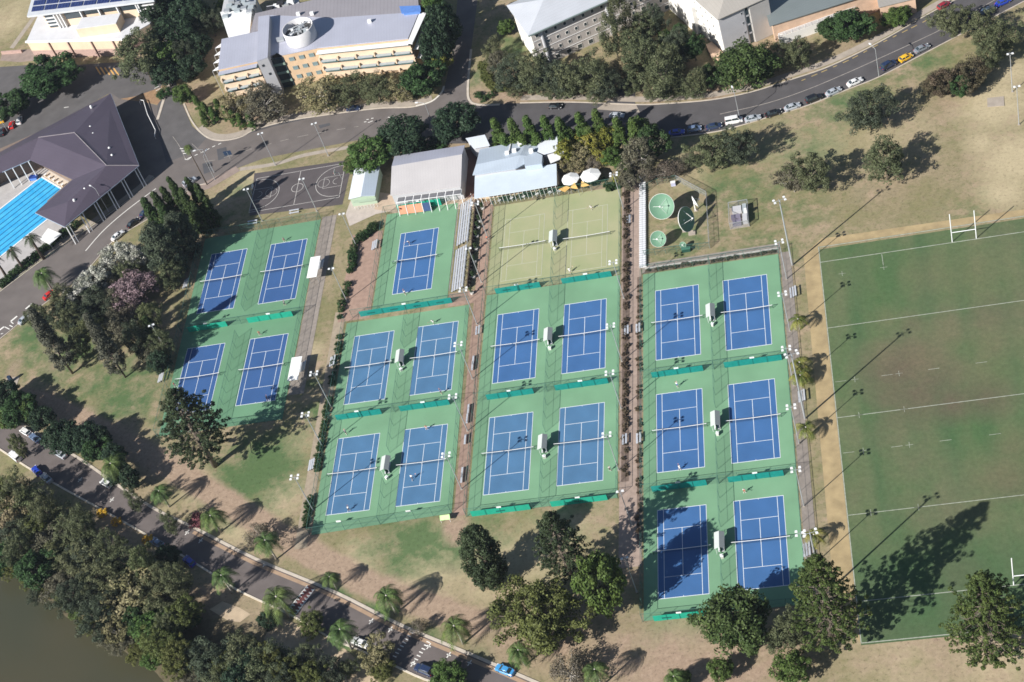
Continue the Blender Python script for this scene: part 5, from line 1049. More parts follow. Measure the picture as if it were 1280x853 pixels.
def inset(pts, d):
    c = centre(pts); return [(p[0] + (c[0] - p[0]) * d / math.hypot(c[0] - p[0], c[1] - p[1]), p[1] + (c[1] - p[1]) * d / math.hypot(c[0] - p[0], c[1] - p[1])) for p in pts]
def slab(mb, a, b, d0, d1, z0, z1):
    """box along a wall line a-b reaching from d0 to d1 outwards"""
    a = Vector(a[:2]); b = Vector(b[:2]); d = (b - a).normalized(); n = Vector((d.y, -d.x))
    return mb.prism([tuple(a + n * d0), tuple(a + n * d1), tuple(b + n * d1), tuple(b + n * d0)], z0, z1)
def poly_roof(root, px, z, m, t=.25, name='roof', lift=0):
    return MB().prism(wp(px, z), z - t + lift, z + lift).build(name, m, root)
def facets(root, faces, m, name='roof', t=0.2):
    """sloping roof facets given as world points, with a soffit"""
    mb = MB()
    for f in faces: mb.quad(*f); mb.quad(*[(x, y, z - t) for x, y, z in f][::-1])
    for f in faces:
        for i in range(len(f)):
            a, b = f[i], f[(i + 1) % len(f)]; mb.quad(a, (a[0], a[1], a[2] - t), (b[0], b[1], b[2] - t), b)
    return mb.build(name, m, root)
WIN = {}
def window(root, p, d, n, w, h, frame=None, pane=None, proud=.06):
    """one window on a wall at world point p (its centre)"""
    frame = frame or trimw; pane = pane or glass; key = (w, h, frame.name, pane.name)
    rz = math.atan2(d.y, d.x)
    if key not in WIN:
        f = MB().box(-w / 2 - .09, w / 2 + .09, -proud, .05, -h / 2 - .09, -h / 2).box(-w / 2 - .09, w / 2 + .09, -proud, .05, h / 2, h / 2 + .09).box(-w / 2 - .09, -w / 2, -proud, .05, -h / 2, h / 2).box(w / 2, w / 2 + .09, -proud, .05, -h / 2, h / 2).build('window', frame, None, org=(0, 0, 0))
        g = MB().box(-w / 2, w / 2, -.02, .04, -h / 2, h / 2).build('pane', pane, f, org=(0, 0, 0)); WIN[key] = (f.data, g.data)
    else:
        f = bpy.data.objects.new('window', WIN[key][0]); COL.objects.link(f); g = bpy.data.objects.new('pane', WIN[key][1]); COL.objects.link(g); g.parent = f
    f.parent = root; o = ORG[root.name]; f.location = (p[0] - o[0], p[1] - o[1], p[2] - o[2]); f.rotation_euler.z = rz
    return f
def wall_windows(root, a, b, us, zs, w, h, off=.04, **k):
    a = Vector(a[:2]); b = Vector(b[:2]); d = (b - a).normalized(); n = Vector((d.y, -d.x))
    for z in zs:
        for u in us: q = a + d * u + n * off; window(root, (q.x, q.y, z), d, n, w, h, **k)
# tan building with rooftop cylinder ------------------------------------------------
t = eworld('campus_building', G(400, 70)); Z = 12.0
fp = wp([(277, 49), (312, 42), (319, 17), (400, -2), (521, -18), (526, 16), (510, 49), (395, 60.5), (393.5, 60.8), (352.7, 69), (346, 60), (321, 68), (321, 76), (272.5, 87)], Z)
MB().prism(fp, 0, Z - .3).build('wall', tan_m, t)
poly_roof(t, [(277, 49), (323, 39), (321, 76.5), (272.5, 87)], Z, r_lil)
poly_roof(t, [(420, 22.5), (524, 15.5), (510, 48.7), (395, 60.5)], Z, r_lil, lift=.12)
poly_roof(t, [(337, 19), (419.8, 22.6), (394.8, 60.5), (352.7, 69), (346, 66), (334, 72)], Z, r_lil, lift=.004)
poly_roof(t, [(319, 17), (400, -2), (521, -18), (524, 15.3), (420, 22.3), (337, 18.9), (323, 38), (312, 42)], Z, r_grey, lift=.03)
A, B_ = wp([(400, 61), (512, 49.5)], Z)[0], wp([(400, 61), (512, 49.5)], Z)[1]
for (A, B_, nb, zt) in ((wp([(396, 61)], Z)[0], wp([(511, 49)], Z)[0], 5, 11.3), (wp([(272.5, 87.4)], Z)[0], wp([(320.5, 77)], Z)[0], 3, 11.3)):
    mb = MB(); slab(mb, A, B_, .05, 1.9, zt - .15, zt); mb.build('top_awning', trimw if nb == 5 else r_lil, t)
    a, b = Vector(A), Vector(B_); L0 = (b - a).length; d = (b - a).normalized(); n = Vector((d.y, -d.x))
    for f in range(3):
        z0 = zt - 3.4 * (f + 1)
        mb = MB(); slab(mb, A, B_, .02, .35, z0 + 1.9, z0 + 3.0); mb.build('glazing_band', glass if f else tealg, t)
        mb = MB(); slab(mb, A, B_, .36, .75, z0 + .3, z0 + 1.85); mb.build('spandrel', cream, t)
        for k in range(nb):
            u0, u1 = L0 * k / nb + .5, L0 * (k + 1) / nb - .5; q0, q1 = a + d * u0, a + d * u1
            if f < 2:
                mb = MB(); slab(mb, q0, q1, .8, 2.0, z0 + .2, z0 + .32); mb.build('awning', awn, t); mb = MB(); slab(mb, q0, q1, .76, .95, z0 - .9, z0 + .1); mb.build('window_band', tealg, t)
        for k in range(nb + 1):
            q = a + d * (L0 * k / nb); mb = MB(); mb.prism([tuple(q + d * -.25 + n * .1), tuple(q + d * -.25 + n * 1.5), tuple(q + d * .25 + n * 1.5), tuple(q + d * .25 + n * .1)], z0 - .1, z0 + 1.2); mb.build('pier', cream, t)
for a_, b_ in (((511.5, 49), (524, 16)),):
    A, B_ = wp([a_], Z)[0], wp([b_], Z)[0]
    for z in (11.2, 7.9, 4.5): mb = MB(); slab(mb, A, B_, .1, 1.6, z, z + .15); mb.build('side_awning', trimw, t)
A, B_ = wp([(272.8, 87)], Z)[0], wp([(277, 49)], Z)[0]
for i in range(4):
    a, b = Vector(A), Vector(B_); q = a.lerp(b, .15 + .25 * i); d = (b - a).normalized(); n = Vector((-d.y, d.x))
    MB().quad((*(q + n * .1 - d * 1.2), 11), (*(q + n * 2.8), 10.4), (*(q + n * .1 + d * 1.2), 11)).quad((*(q + n * .1 + d * 1.2), 10.9), (*(q + n * 2.8), 10.3), (*(q + n * .1 - d * 1.2), 10.9)).build('shade_sail', trimw, t)
    MB().beam((*(q + n * 2.8), 0), (*(q + n * 2.8), 10.35), .14).build('post', steel, t)
A, B_ = wp([(353.2, 69.3)], Z)[0], wp([(393, 61.2)], Z)[0]; Lw = (Vector(B_) - Vector(A)).length
wall_windows(t, A, B_, [Lw * .22, Lw * .53, Lw * .84], [10, 6.6, 3.2], 1.5, 1.2, frame=mat('teal_frame', (0.33, .36, .34), .5), pane=mat('pale_teal_pane', (0.20, .27, .28), .25, .15, 1, spec=.7))
A, B_ = wp([(334.8, 73)], Z)[0], wp([(352.4, 69.3)], Z)[0]
mb = MB(); slab(mb, A, B_, -.1, .1, .2, 11.4); mb.build('stair_glazing', glass, t)
for z in (2.2, 5.4, 8.6): mb = MB(); slab(mb, A, B_, .15, .4, z, z + .8); mb.build('green_band', mat('sage_band', (0.22, .30, .25), .7), t)
tw = wp([(323, 21), (337, 19), (334.5, 72), (321, 77)], 14.2); MB().prism(tw, 0, 14.0).build('tower_wall', lilac, t); MB().prism(tw, 14.004, 14.25).build('tower_roof', r_lil, t)
Lw = (Vector(tw[2]) - Vector(tw[3])).length
for u, z in ((.35, 12), (.6, 8.4)): wall_windows(t, tw[3], tw[2], [Lw * u], [z], .5, .6, frame=dk)
c = G(371, 32.5, 17)
MB().lathe([(5.0, 12.1), (5.0, 16.6), (4.75, 16.6), (4.75, 13)], 40, (c.x, c.y)).build('plant_screen', mat('pale_cylinder', (0.60, 0.59, 0.60), .5, .05, .5), t, True)
MB().lathe([(4.74, 14.0), (4.74, 14.6), (0, 14.6)], 32, (c.x, c.y)).build('plant_floor', mat('roof_plant_deck', (0.10, .10, .10), .8), t)
for k in range(18):
    a = random.uniform(0, 6.28); q = random.uniform(0, 3.6); x, y = c.x + q * math.cos(a), c.y + q * math.sin(a); s = random.uniform(.3, .75)
    MB().box(x - s, x + s, y - s * .6, y + s * .6, 14.6, 15.2 + random.random() * 1.1).build('plant_unit', random.choice([steel, wh, awn]), t)
for k in range(4): a = random.uniform(0, 3); MB().tube([(c.x - 3.5 * math.cos(a), c.y - 3.5 * math.sin(a) + k * .9 - 1.2, 15.7 + .1 * k), (c.x + 3.4 * math.cos(a), c.y + 3.4 * math.sin(a) + k * .9 - 1.2, 15.8 + .1 * k)], .2).build('duct', steel, t)
MB().prism(wp([(345, 48), (354, 46), (355, 50), (346, 52)], 12.6), 12.1, 12.8).build('duct', steel, t)
for x, y in ((373, 18), (390, 17.5), (462, 27)): q = G(x, y, 12.5); MB().box(q.x - .6, q.x + .6, q.y - .4, q.y + .4, 12.1, 13.2).build('roof_vent', trimw, t)
q = wp([(499, 8), (525, 7), (526, 14), (502, 17)], 13.2); MB().prism(q, 13.0, 13.2).prism(inset(q, .6), 12.0, 13.0).build('blue_awning', blue_aw, t)
e = wp([(524, 16), (533, 15), (515, 54), (509, 53)], 12.1); MB().prism(e, 11.6, 11.95).build('edge_canopy', trimw, t)
tag(t, 'tan three storey campus building with pale roofs, white tower and rooftop cylinder', 'building', 'campus buildings')
t = eworld('flat_roofed_annexe', G(295, 40)); q = wp([(275.3, 15.5), (315, 13), (312, 42), (286, 48)], 10); MB().prism(q, 0, 9.9).build('wall', whitew, t); MB().prism(q, 9.904, 10.1).build('roof', mat('white_membrane', (0.82, 0.82, 0.80), .7, .03, .5), t)
q = wp([(280, 0), (320, -4), (317, 12.5), (277, 15)], 9.0); MB().prism(q, 0, 9).build('plant_deck', lilac, t)
for i, (x, y) in enumerate(((281, 19), (283, 12), (286, 6), (289, 0), (293, 8), (297, 3), (296, 12), (311, 13), (313, 8), (316, 3), (309, 4), (304, 9), (303, 1))):
    p = G(x, y, 11); MB().box(p.x - 1, p.x + 1, p.y - .8, p.y + .8, 9.1, 10.9).build('plant_unit', steel if i % 2 else awn, t)
tag(t, 'flat white roofed annexe with rows of air conditioning units', 'building', 'campus buildings')
t = eworld('service_building', G(355, 12)); q = wp([(333, 8), (352, 4), (373, -2), (374, 5), (352, 13), (335, 16)], 9); 
MB().prism(q, 0, 9).build('wall', lilac, t)
for i, (x, y) in enumerate(((341, 11), (346, 8), (351, 6), (357, 5), (363, 2), (338, 13))): p = G(x, y, 10); MB().box(p.x - 1.1, p.x + 1.1, p.y - .8, p.y + .8, 9.05, 10.2 + .4 * (i % 3)).build('plant_unit', (steel, wh, dk)[i % 3], t)
tag(t, 'low service roof crowded with plant behind the tan building', 'building', 'campus buildings')
# solar roofed building -------------------------------------------------------------
t = eworld('lecture_building', G(100, 60))
q = wp([(33, 52), (154, 49), (187, 30), (196, 18), (190, 0), (60, 2), (48, 19)], 7); MB().prism(q, 3.0, 6.8).build('wall', cream, t); MB().prism([(x, y) for x, y in q], 0, 2.99).build('base_wall', pinkw, t); MB().prism(q, 6.804, 7.05).build('terrace_roof', mat('pale_terrace', (0.60, 0.60, 0.62), .7, .05, .4), t)
up = wp([(52, 17), (190, -1.5), (196, -20), (60, -15)], 13.4); MB().prism(up, 7.06, 13.4).build('upper_wall', cream, t)
rf = wp([(33.5, 20.3), (192, 0.5), (203, -30), (44, -18)], 14.2); MB().prism(rf, 13.5, 14.2).build('roof', mat('silver_fascia_roof', (0.55, 0.57, 0.60), .6, .05, .5), t)
A, B_ = Vector(up[0]), Vector(up[1]); Lw = (B_ - A).length; d = (B_ - A).normalized(); n = Vector((d.y, -d.x))
for u0, u1, z0, z1 in ((.01, .10, 7.3, 13), (.19, .33, 9.8, 13), (.36, .50, 10.6, 13), (.52, .66, 10.6, 13), (.69, .83, 10.2, 13), (.88, .995, 7.3, 13)):
    mb = MB(); slab(mb, A + d * Lw * u0, A + d * Lw * u1, .03, .1, z0, z1); mb.build('window', glass, t)
    if z0 < 8:
        for z in (8.4, 9.8, 11.2): mb = MB(); slab(mb, A + d * Lw * (u0 - .01), A + d * Lw * u1, .12, .5, z, z + .35); mb.build('louvre', trimw, t)
for u in (.105, .135, .165, .345, .51, .675, .845, .865): mb = MB(); slab(mb, A + d * (Lw * u), A + d * (Lw * u + .35), .11, 1.1, 7.1, 13.3); mb.build('fin', trimw, t)
bx = wp([(102, 23), (151, 17), (145, 30), (95, 37)], 10.5); MB().prism(bx, 7.06, 10.5).build('raised_volume', cream, t); MB().prism(bx, 10.504, 10.7).build('raised_roof', mat('pale_terrace', (0.6, .6, .62)), t)
A, B_ = Vector(q[0]), Vector(q[1]); d = (B_ - A).normalized(); Lw = (B_ - A).length
for u in (.22, .42, .66, .88): mb = MB(); slab(mb, A + d * (Lw * u), A + d * (Lw * u + .4), .02, .5, 0, 6.7); mb.build('buttress', pinkw, t)
mb = MB(); slab(mb, A, B_, .02, .8, 6.9, 7.4); mb.build('fascia', trimw, t)
a, b, c_, d_ = [Vector(p) for p in rf]; pan = mat('solar_panel', (0.025, 0.04, 0.14), .25, .2, 1.0, spec=.7)
for r_ in range(4):
    for k in range(9):
        u0, u1, v0, v1 = .03 + k * .104, .03 + k * .104 + .095, .12 + r_ * .2, .12 + r_ * .2 + .16
        P_ = lambda u, v: a.lerp(b, u).lerp(d_.lerp(c_, u), v); mb = MB()
        for i in range(4): mb.prism([tuple(P_(u0 + (u1 - u0) * i / 4, v0)), tuple(P_(u0 + (u1 - u0) * (i + .92) / 4, v0)), tuple(P_(u0 + (u1 - u0) * (i + .92) / 4, v1)), tuple(P_(u0 + (u1 - u0) * i / 4, v1))], 14.25, 14.4)
        mb.build('solar_array', pan, t)
tag(t, 'cream lecture building with a solar panelled roof and white terrace', 'building', 'campus buildings')
t = sheet('forecourt', wp([(3, 66), (30, 62), (62, 62), (60, 74), (25, 78), (0, 76)], 0), .03, mat('pinkish_path', (0.28, .22, .19))); 
w_ = empty('garden_wall', G(18, 68)); g1, g2 = G(3, 68) - G(18, 68), G(28, 66) - G(18, 68); mb = MB(); mb.beam((*g1[:2], .6), (*g2[:2], .6), .5, 1.2); mb.build('wall', pinkw, w_); tag(w_, 'low pink brick garden wall in front of the cream lecture building', 'wall')
psheet('concrete_path', [(12, 60), (17, 61), (46, 20), (41, 20)], .03, conc); 
# grey hall ---------------------------------------------------------------------------
t = eworld('residential_hall', G(740, 60)); Z = 13.0
E0, E1 = Vector(wp([(626, 10)], Z)[0]), Vector(wp([(660, 45)], Z)[0]); dv = (Vector(wp([(760.8, 0)], Z)[0]) - E1).normalized(); Lh = 56
nn = Vector((dv.y, -dv.x)); wd = (E1 - E0).length
depth = abs((E0 - E1).dot(nn)); back = E1 - nn * depth
C0 = E1; C1 = E1 + dv * Lh; C2 = C1 - nn * depth; C3 = back
ia = 1.1; I = [C0 + dv * ia - nn * ia, C1 + dv * 0 - nn * ia, C2 + nn * ia, C3 + dv * ia + nn * ia]
MB().prism([tuple(p) for p in I], 0, 12.9).build('wall', greyw, t)
hz = 3.0; r0 = (C0 + C3) / 2 + dv * depth * .5; r1 = (C1 + C2) / 2
v3 = lambda p, z: (p.x, p.y, z)
facets(t, [(v3(C0, 13), v3(C1, 13), v3(r1, 13 + hz), v3(r0, 13 + hz)), (v3(C2, 13), v3(C3, 13), v3(r0, 13 + hz), v3(r1, 13 + hz)), (v3(C3, 13), v3(C0, 13), v3(r0, 13 + hz))], r_hall)
mb = MB(); slab(mb, C0, C1, .02, .35, 12.65, 13.0); mb.build('gutter', mat('green_gutter', (0.2, 0.25, 0.24), .5), t)
Wa, Wb = I[0], I[1]
for z in (9.3, 6.0, 2.7): mb = MB(); slab(mb, Wa, Wb, .02, .12, z, z + .14); mb.build('string_course', trimw, t)
for z in (11.0, 7.7, 4.4): wall_windows(t, Wa, Wb, [1.6 + 3.0 * k for k in range(17)], [z], .85, 1.05, off=.03, frame=whitew)
for z in (1.3,): wall_windows(t, Wa, Wb, [2.4 + 3.6 * k for k in range(14)], [z], 1.4, 1.4, off=.03, frame=whitew)
for u in (3.1, 24, 45): q0 = Wa + dv * u; MB().tube([(q0.x, q0.y, 0), (q0.x, q0.y, 12.4)], .5, 10).build('pilaster', lilac, t)
Wc = I[3]; mb = MB(); slab(mb, Wc, Wa, .02, .1, 0.01, 12.6); mb.build('end_render', whitew, t)
wall_windows(t, Wc, Wa, [3, 7], [11, 7.7, 4.4], .7, 1.2, off=.12)
tag(t, 'long grey hall of residence with silver hipped roof and small square windows', 'building', 'campus buildings')
# white block -------------------------------------------------------------------------
t = eworld('white_apartment_block', G(915, 55)); Z = 13.2
C = Vector(wp([(897, 25)], Z)[0]); Lf = Vector(wp([(869, 0)], Z)[0]); Rt = Vector(wp([(948, 2)], Z)[0])
d1 = (Lf - C).normalized(); d2 = (Rt - C).normalized(); La, Lb = 34, 16.5
p1, p2, p3 = C + d1 * La, C + d1 * La + d2 * Lb, C + d2 * Lb; cc_ = (C + p2) / 2
def ins(p, k=.9): return p + (cc_ - p).normalized() * k
W4 = [ins(C), ins(p3), ins(p2), ins(p1)]
MB().prism([tuple(p) for p in W4], 0, 13.0).build('wall', whitew, t)
ra, rb = C + (d1 + d2).normalized() * Lb * .62, p1 + (d2 * .5) * Lb - d1 * Lb * .4
facets(t, [(v3(C, 13.2), v3(p3, 13.2), v3(ra, 16)), (v3(p3, 13.2), v3(p2, 13.2), v3(rb, 16), v3(ra, 16)), (v3(p2, 13.2), v3(p1, 13.2), v3(rb, 16)), (v3(p1, 13.2), v3(C, 13.2), v3(ra, 16), v3(rb, 16))], r_tan)
a, b = W4[3], W4[0]; Lw = (b - a).length
wall_windows(t, a, b, [2.0 + 3.3 * k for k in range(int(Lw / 3.3))], [11.2, 8.2, 5.2, 2.2], .55, .9, off=.03, frame=whitew)
a, b = W4[0], W4[1]; Lw = (b - a).length; d = (b - a).normalized()
mb = MB(); slab(mb, a + d * .1, a + d * Lw * .50, .02, .2, .1, 12.7); mb.build('pale_panel', lilac, t)
mb = MB(); slab(mb, a + d * Lw * .53, a + d * Lw * .585, .02, .06, .1, 12.7); mb.build('stair_window', glass, t)
for z in (3.4, 6.4, 9.4): mb = MB(); slab(mb, a + d * Lw * .53, a + d * Lw * .585, .07, .12, z, z + .5); mb.build('transom', lilac, t)
mb = MB(); slab(mb, a + d * Lw * .61, a + d * Lw * .99, .02, .5, .1, 12.3); mb.build('rendered_bay', mat('warm_grey_render', (0.40, .385, .37), .9, .05, .4), t)
wall_windows(t, a, b, [Lw * .45], [11.3, 8.0, 4.7, 1.6], .5, .6, off=.22, frame=lilac)
MB().prism([tuple(W4[3] + d2 * -1.2), tuple(W4[3] + d2 * -1.2 - d1 * 18), tuple(W4[3] - d1 * 18), tuple(W4[3])], 0, 9.5).build('stair_wing', whitew, t)
tag(t, 'tall bright white four storey block with fawn hipped roof', 'building', 'campus buildings')
wl = eworld('courtyard_wall', G(895, 72)); q = wp([(882, 56), (890, 72), (899, 73), (904, 66), (890, 52)], 1.2); MB().prism(q, 0, 1.2).build('ramp', mat('peach_render', (0.60, .42, .30), .85), wl); tag(wl, 'peach coloured ramp at the foot of the tall white block', 'ramp')
# balustraded building ----------------------------------------------------------------
t = eworld('terrace_building', G(1020, 38)); q = wp([(962, 33), (1072, -2), (1106, -14), (1090, -55), (948, -18)], 7.2); MB().prism(inset(q, 1.0), 0, 7.0).build('wall', mat('peach_render', (0.60, .42, .30)), t); MB().prism(q, 7.004, 7.25).build('roof', r_green, t)
a, b = [Vector(p) for p in wp([(972, 44), (1078, 6)], 3)]; d = (b - a).normalized(); n = Vector((d.y, -d.x)); Lw = (b - a).length
mb = MB(); slab(mb, a, b, -3.5, 1.2, 0, 3); mb.build('terrace', whitew, t)
for u in np.linspace(0, Lw, 14): q0 = a + d * u + n * 1.1; MB().beam((q0.x, q0.y, 3), (q0.x, q0.y, 4.1), .14).build('baluster', trimw, t)
for z in (3.3, 3.7, 4.1): mb = MB(); slab(mb, a, b, 1.0, 1.2, z, z + .12); mb.build('rail', trimw, t)
for u in np.linspace(1, Lw - 1, 9): q0 = a + d * u - n * .5; MB().beam((q0.x, q0.y, 3), (q0.x, q0.y, 7), .3).build('column', mat('peach_render', (0.60, .42, .30)), t)
tag(t, 'low building with grey green roof, peach wall and white balustrades', 'building', 'campus buildings')
t = eworld('corner_pavilion', G(1120, 10)); q = wp([(1096, -12), (1141, -26), (1144, -2), (1100, 9)], 5); MB().prism(q, 0, 5).build('wall', mat('peach_render', (0.60, .42, .30)), t); MB().prism(inset(q, -.5), 5.004, 5.2).build('roof', r_tan, t)
for x, y in ((1098, 10), (1116, 5), (1138, 0)): p = G(x, y); MB().box(p.x - .4, p.x + .4, p.y - .4, p.y + .4, 0, 5).build('column', trimw, t)
tag(t, 'small peach pavilion with white columns at the top edge', 'building', 'campus buildings')
# clubhouse ---------------------------------------------------------------------------
t = eworld('white_hut', G(455, 240)); q = [Vector(p) for p in wp([(435.5, 249), (443, 211), (475, 206.5), (468.5, 244.5)], 3.4)]; MB().prism([tuple(p) for p in inset(q, .5)], 0, 3.2).build('wall', mat('sage_wall', (0.36, 0.45, 0.34), .8, .05, .5), t)
m0, m1 = (q[0] + q[3]) / 2, (q[1] + q[2]) / 2
facets(t, [(v3(q[0], 3.4), v3(m0, 3.9), v3(m1, 3.9), v3(q[1], 3.4))], r_white, 'roof_slope'); facets(t, [(v3(m0, 3.9), v3(q[3], 3.4), v3(q[2], 3.4), v3(m1, 3.9))], r_blue, 'roof_slope')
a, b = q[0].lerp(q[3], .15), q[3]; L0 = (b - a).length; d = (b - a).normalized(); n = Vector((d.y, -d.x))
for k in range(8): p = a + d * (L0 * k / 7) + n * 1.1; MB().tube([(p.x, p.y, 0), (p.x, p.y, 1.1)], .06).build('bollard_rail', trimw, t)
mb = MB(); slab(mb, a, b, -.3, .9, 2.3, 2.4); mb.build('veranda_roof', mat('sage_wall', (0.36, .45, .34)), t)
tag(t, 'small white roofed hut with sage green front wall', 'building', 'clubhouse buildings')
t = eworld('clubhouse_shed', G(535, 215)); q = [Vector(p) for p in wp([(488, 244.5), (493, 195.5), (581, 181.5), (576, 233)], 5)]; MB().prism([tuple(p) for p in inset(q, .4)], 0, 4.8).build('wall', lilac, t)
ml, mr = Vector(wp([(489.6, 208)], 6.2)[0]), Vector(wp([(577.6, 193)], 6.2)[0])
facets(t, [(v3(q[0], 5), v3(q[3], 5), v3(mr, 6.2), v3(ml, 6.2))], r_pink, 'roof_slope'); facets(t, [(v3(q[1], 5), v3(ml, 6.2), v3(mr, 6.2), v3(q[2], 5))], r_lil, 'roof_slope')
a, b = q[0].lerp(q[3], .09), q[3]; L0 = (b - a).length; d = (b - a).normalized(); n = Vector((d.y, -d.x))
mb = MB(); slab(mb, a, b, .05, 2.2, 3.9, 4.0); mb.build('veranda_frame', trimw, t)
for k in range(8): mb = MB(); slab(mb, a + d * (L0 * (k + .08) / 8), a + d * (L0 * (k + .92) / 8), .3, 2.0, 4.004, 4.1); mb.build('roof_panel', mat('dark_mesh_panel', (0.16, .16, .17), .5, .1, 1), t)
for k in range(9): p = a + d * (L0 * k / 8) + n * 3.6; MB().beam((p.x, p.y, 0), (p.x - n.x * 1.5, p.y - n.y * 1.5, 3.9), .14).build('post', trimw, t)
orange = mat('orange_banner', (0.60, 0.25, 0.15), .7, .05, .5)
for k, mm in enumerate((orange, orange, orange, mat('navy_banner', (0.03, .06, .15), .6))):
    mb = MB(); f0, f1 = L0 * (k + .06) / 8, L0 * (k + .94) / 8; p, r_ = a + d * f0, a + d * f1
    mb.quad((*(p + n * 3.4), .5), (*(r_ + n * 3.4), .5), (*(r_ + n * 2.4), 2.8), (*(p + n * 2.4), 2.8)); mb.build('banner', mm, t)
MB().quad((*(a + d * .2 - d * 2), .1), (*(a + d * .4 - d * 2), .1), (*(a + d * .4 - d * 2), .1)).build('step', trimw, t) if False else None
tag(t, 'big pale roofed clubhouse shed with white veranda and orange banners', 'building', 'clubhouse buildings')
t = eworld('clubhouse', G(630, 220))
q = [Vector(p) for p in wp([(592.7, 248), (593.5, 220.5), (660, 211), (695.5, 204.5), (696, 231), (660.2, 237.5)], 3.6)]; 
MB().prism([tuple(p) for p in (q[0], q[1], q[2], q[3], q[4], q[5])], 3.35, 3.6).build('veranda_roof', mat('pale_blue_roof', (0.56, 0.63, 0.70), .5, .04, .3), t)
MB().prism(wp([(592, 232), (594, 220), (694, 204), (695, 217)], 0) if False else [tuple(p) for p in (q[0].lerp(q[1], .35), q[1], q[2], q[3], q[4].lerp(q[3], .35), q[5].lerp(q[2], .35))], 0, 3.3).build('wall', cream, t)
a, b = q[0], q[4]; d = (b - a).normalized(); L0 = (b - a).length
for k in range(20): p = a + d * (L0 * (k + .5) / 20) - Vector((d.y, -d.x)) * .3; MB().beam((p.x, p.y, 0), (p.x, p.y, 3.34), .12).build('post', trimw, t)
q = [Vector(p) for p in wp([(590.6, 219), (599.6, 187), (660, 174), (672, 173), (672, 196), (644, 211)], 4.6)]
MB().prism([tuple(p) for p in inset(q, .6)], 0, 4.4).build('wall', lilac, t)
ra, rb = Vector(wp([(594.8, 205.5)], 5.6)[0]), Vector(wp([(650, 194)], 5.6)[0])
facets(t, [(v3(q[0], 4.6), v3(q[5], 4.6), v3(rb, 5.5), v3(ra, 5.5)), (v3(q[1], 4.6), v3(ra, 5.5), v3(rb, 5.5), v3(q[2], 4.6)), (v3(q[5], 4.6), v3(q[4], 4.6), v3(q[3], 4.6), v3(q[2], 4.6), v3(rb, 5.5))], r_blue, 'roof')
q = [Vector(p) for p in wp([(656, 208), (654, 197), (669, 190), (678, 194), (677, 205)], 5.2)]; MB().prism([tuple(p) for p in q], 3.7, 5.2).build('raised_roof', r_blue, t)
q = [Vector(p) for p in wp([(672, 173), (697, 170), (697, 188), (680, 193), (672, 190)], 4.9)]; MB().prism([tuple(p) for p in q], 4.7, 4.9).build('roof', r_white, t); MB().prism([tuple(p) for p in inset(q, .5)], 0, 4.69).build('wall', lilac, t)
q = wp([(684, 194), (706, 189), (700, 199), (688, 204)], 4.2); MB().prism(q, 4.0, 4.2).build('roof', trimw, t)
for x, y in ((643, 189), (650, 180), (634, 192), (664, 189)): p = G(x, y, 5.4); MB().box(p.x - .6, p.x + .6, p.y - .5, p.y + .5, 4.4, 6.0).build('roof_vent', trimw, t)
MB().beam((*G(638, 180, 5)[:2], 4.9), (*G(636, 195, 5)[:2], 5.6), .3, .2).build('ridge_cap', trimw, t)
tag(t, 'blue grey roofed clubhouse with a long pale veranda facing the grass courts', 'building', 'clubhouse buildings')
t = eworld('store_shed', G(597, 178)); q = wp([(582, 173), (606, 168.5), (612, 181.5), (592, 185.5)], 5); MB().prism(q, 4.75, 5).build('roof', r_white, t); MB().prism(inset(q, .5), 0, 4.74).build('wall', lilac, t); tag(t, 'small pale flat roofed shed behind the clubhouse', 'building', 'clubhouse buildings')
psheet('shaded_yard', [(576, 250), (578, 190), (600, 182), (594, 250)], .048, mat('reddish_yard', (0.16, .09, .075), .9))
# umbrellas and sails
um = empty('patio_umbrella'); mb = MB(); R8 = 2.6
for k in range(8):
    a0, a1 = PI / 4 * k, PI / 4 * (k + 1); mb.quad((R8 * math.cos(a0), R8 * math.sin(a0), 2.5), (R8 * math.cos(a1), R8 * math.sin(a1), 2.5), (0, 0, 3.35)); mb.quad((R8 * math.cos(a0), R8 * math.sin(a0), 2.5), (R8 * math.cos(a0), R8 * math.sin(a0), 2.3), (R8 * math.cos(a1), R8 * math.sin(a1), 2.3), (R8 * math.cos(a1), R8 * math.sin(a1), 2.5))
mb.build('canopy', cw, um); MB().tube([(0, 0, 0), (0, 0, 3.4)], .06, 8).build('pole', steel, um)
for i, (x, y, s) in enumerate(((712.6, 222.5, 1.0), (737.8, 218, 1.12))): o = um if i == 0 else copy_tree(um); g = G(x, y, 2.8); o.location = (g.x, g.y, 0); o.scale = (s, s, 1); tag(o, 'large white octagonal umbrella, the %s of two' % ('left', 'right')[i], 'umbrella', 'white umbrellas')
tb = empty('cafe_table'); MB().lathe([(0, .74), (.55, .74), (.55, .70), (0, .70)], 12).build('top', trimw, tb); MB().tube([(0, 0, 0), (0, 0, .7)], .05).build('leg', steel, tb)
for i, (x, y) in enumerate(((700, 241), (688, 243), (672, 245), (655, 248), (640, 250), (625, 253))): o = tb if i == 0 else copy_tree(tb); g = G(x, y); o.location = (g.x, g.y, .05); o.scale = (1, 1, 1); tag(o, where(x, y, LABELS, 'white cafe table on the strip'), 'table', 'cafe tables')
ylw = mat('yellow_sail', (0.72, 0.46, 0.16), .7, .05, 1, trans=.3)
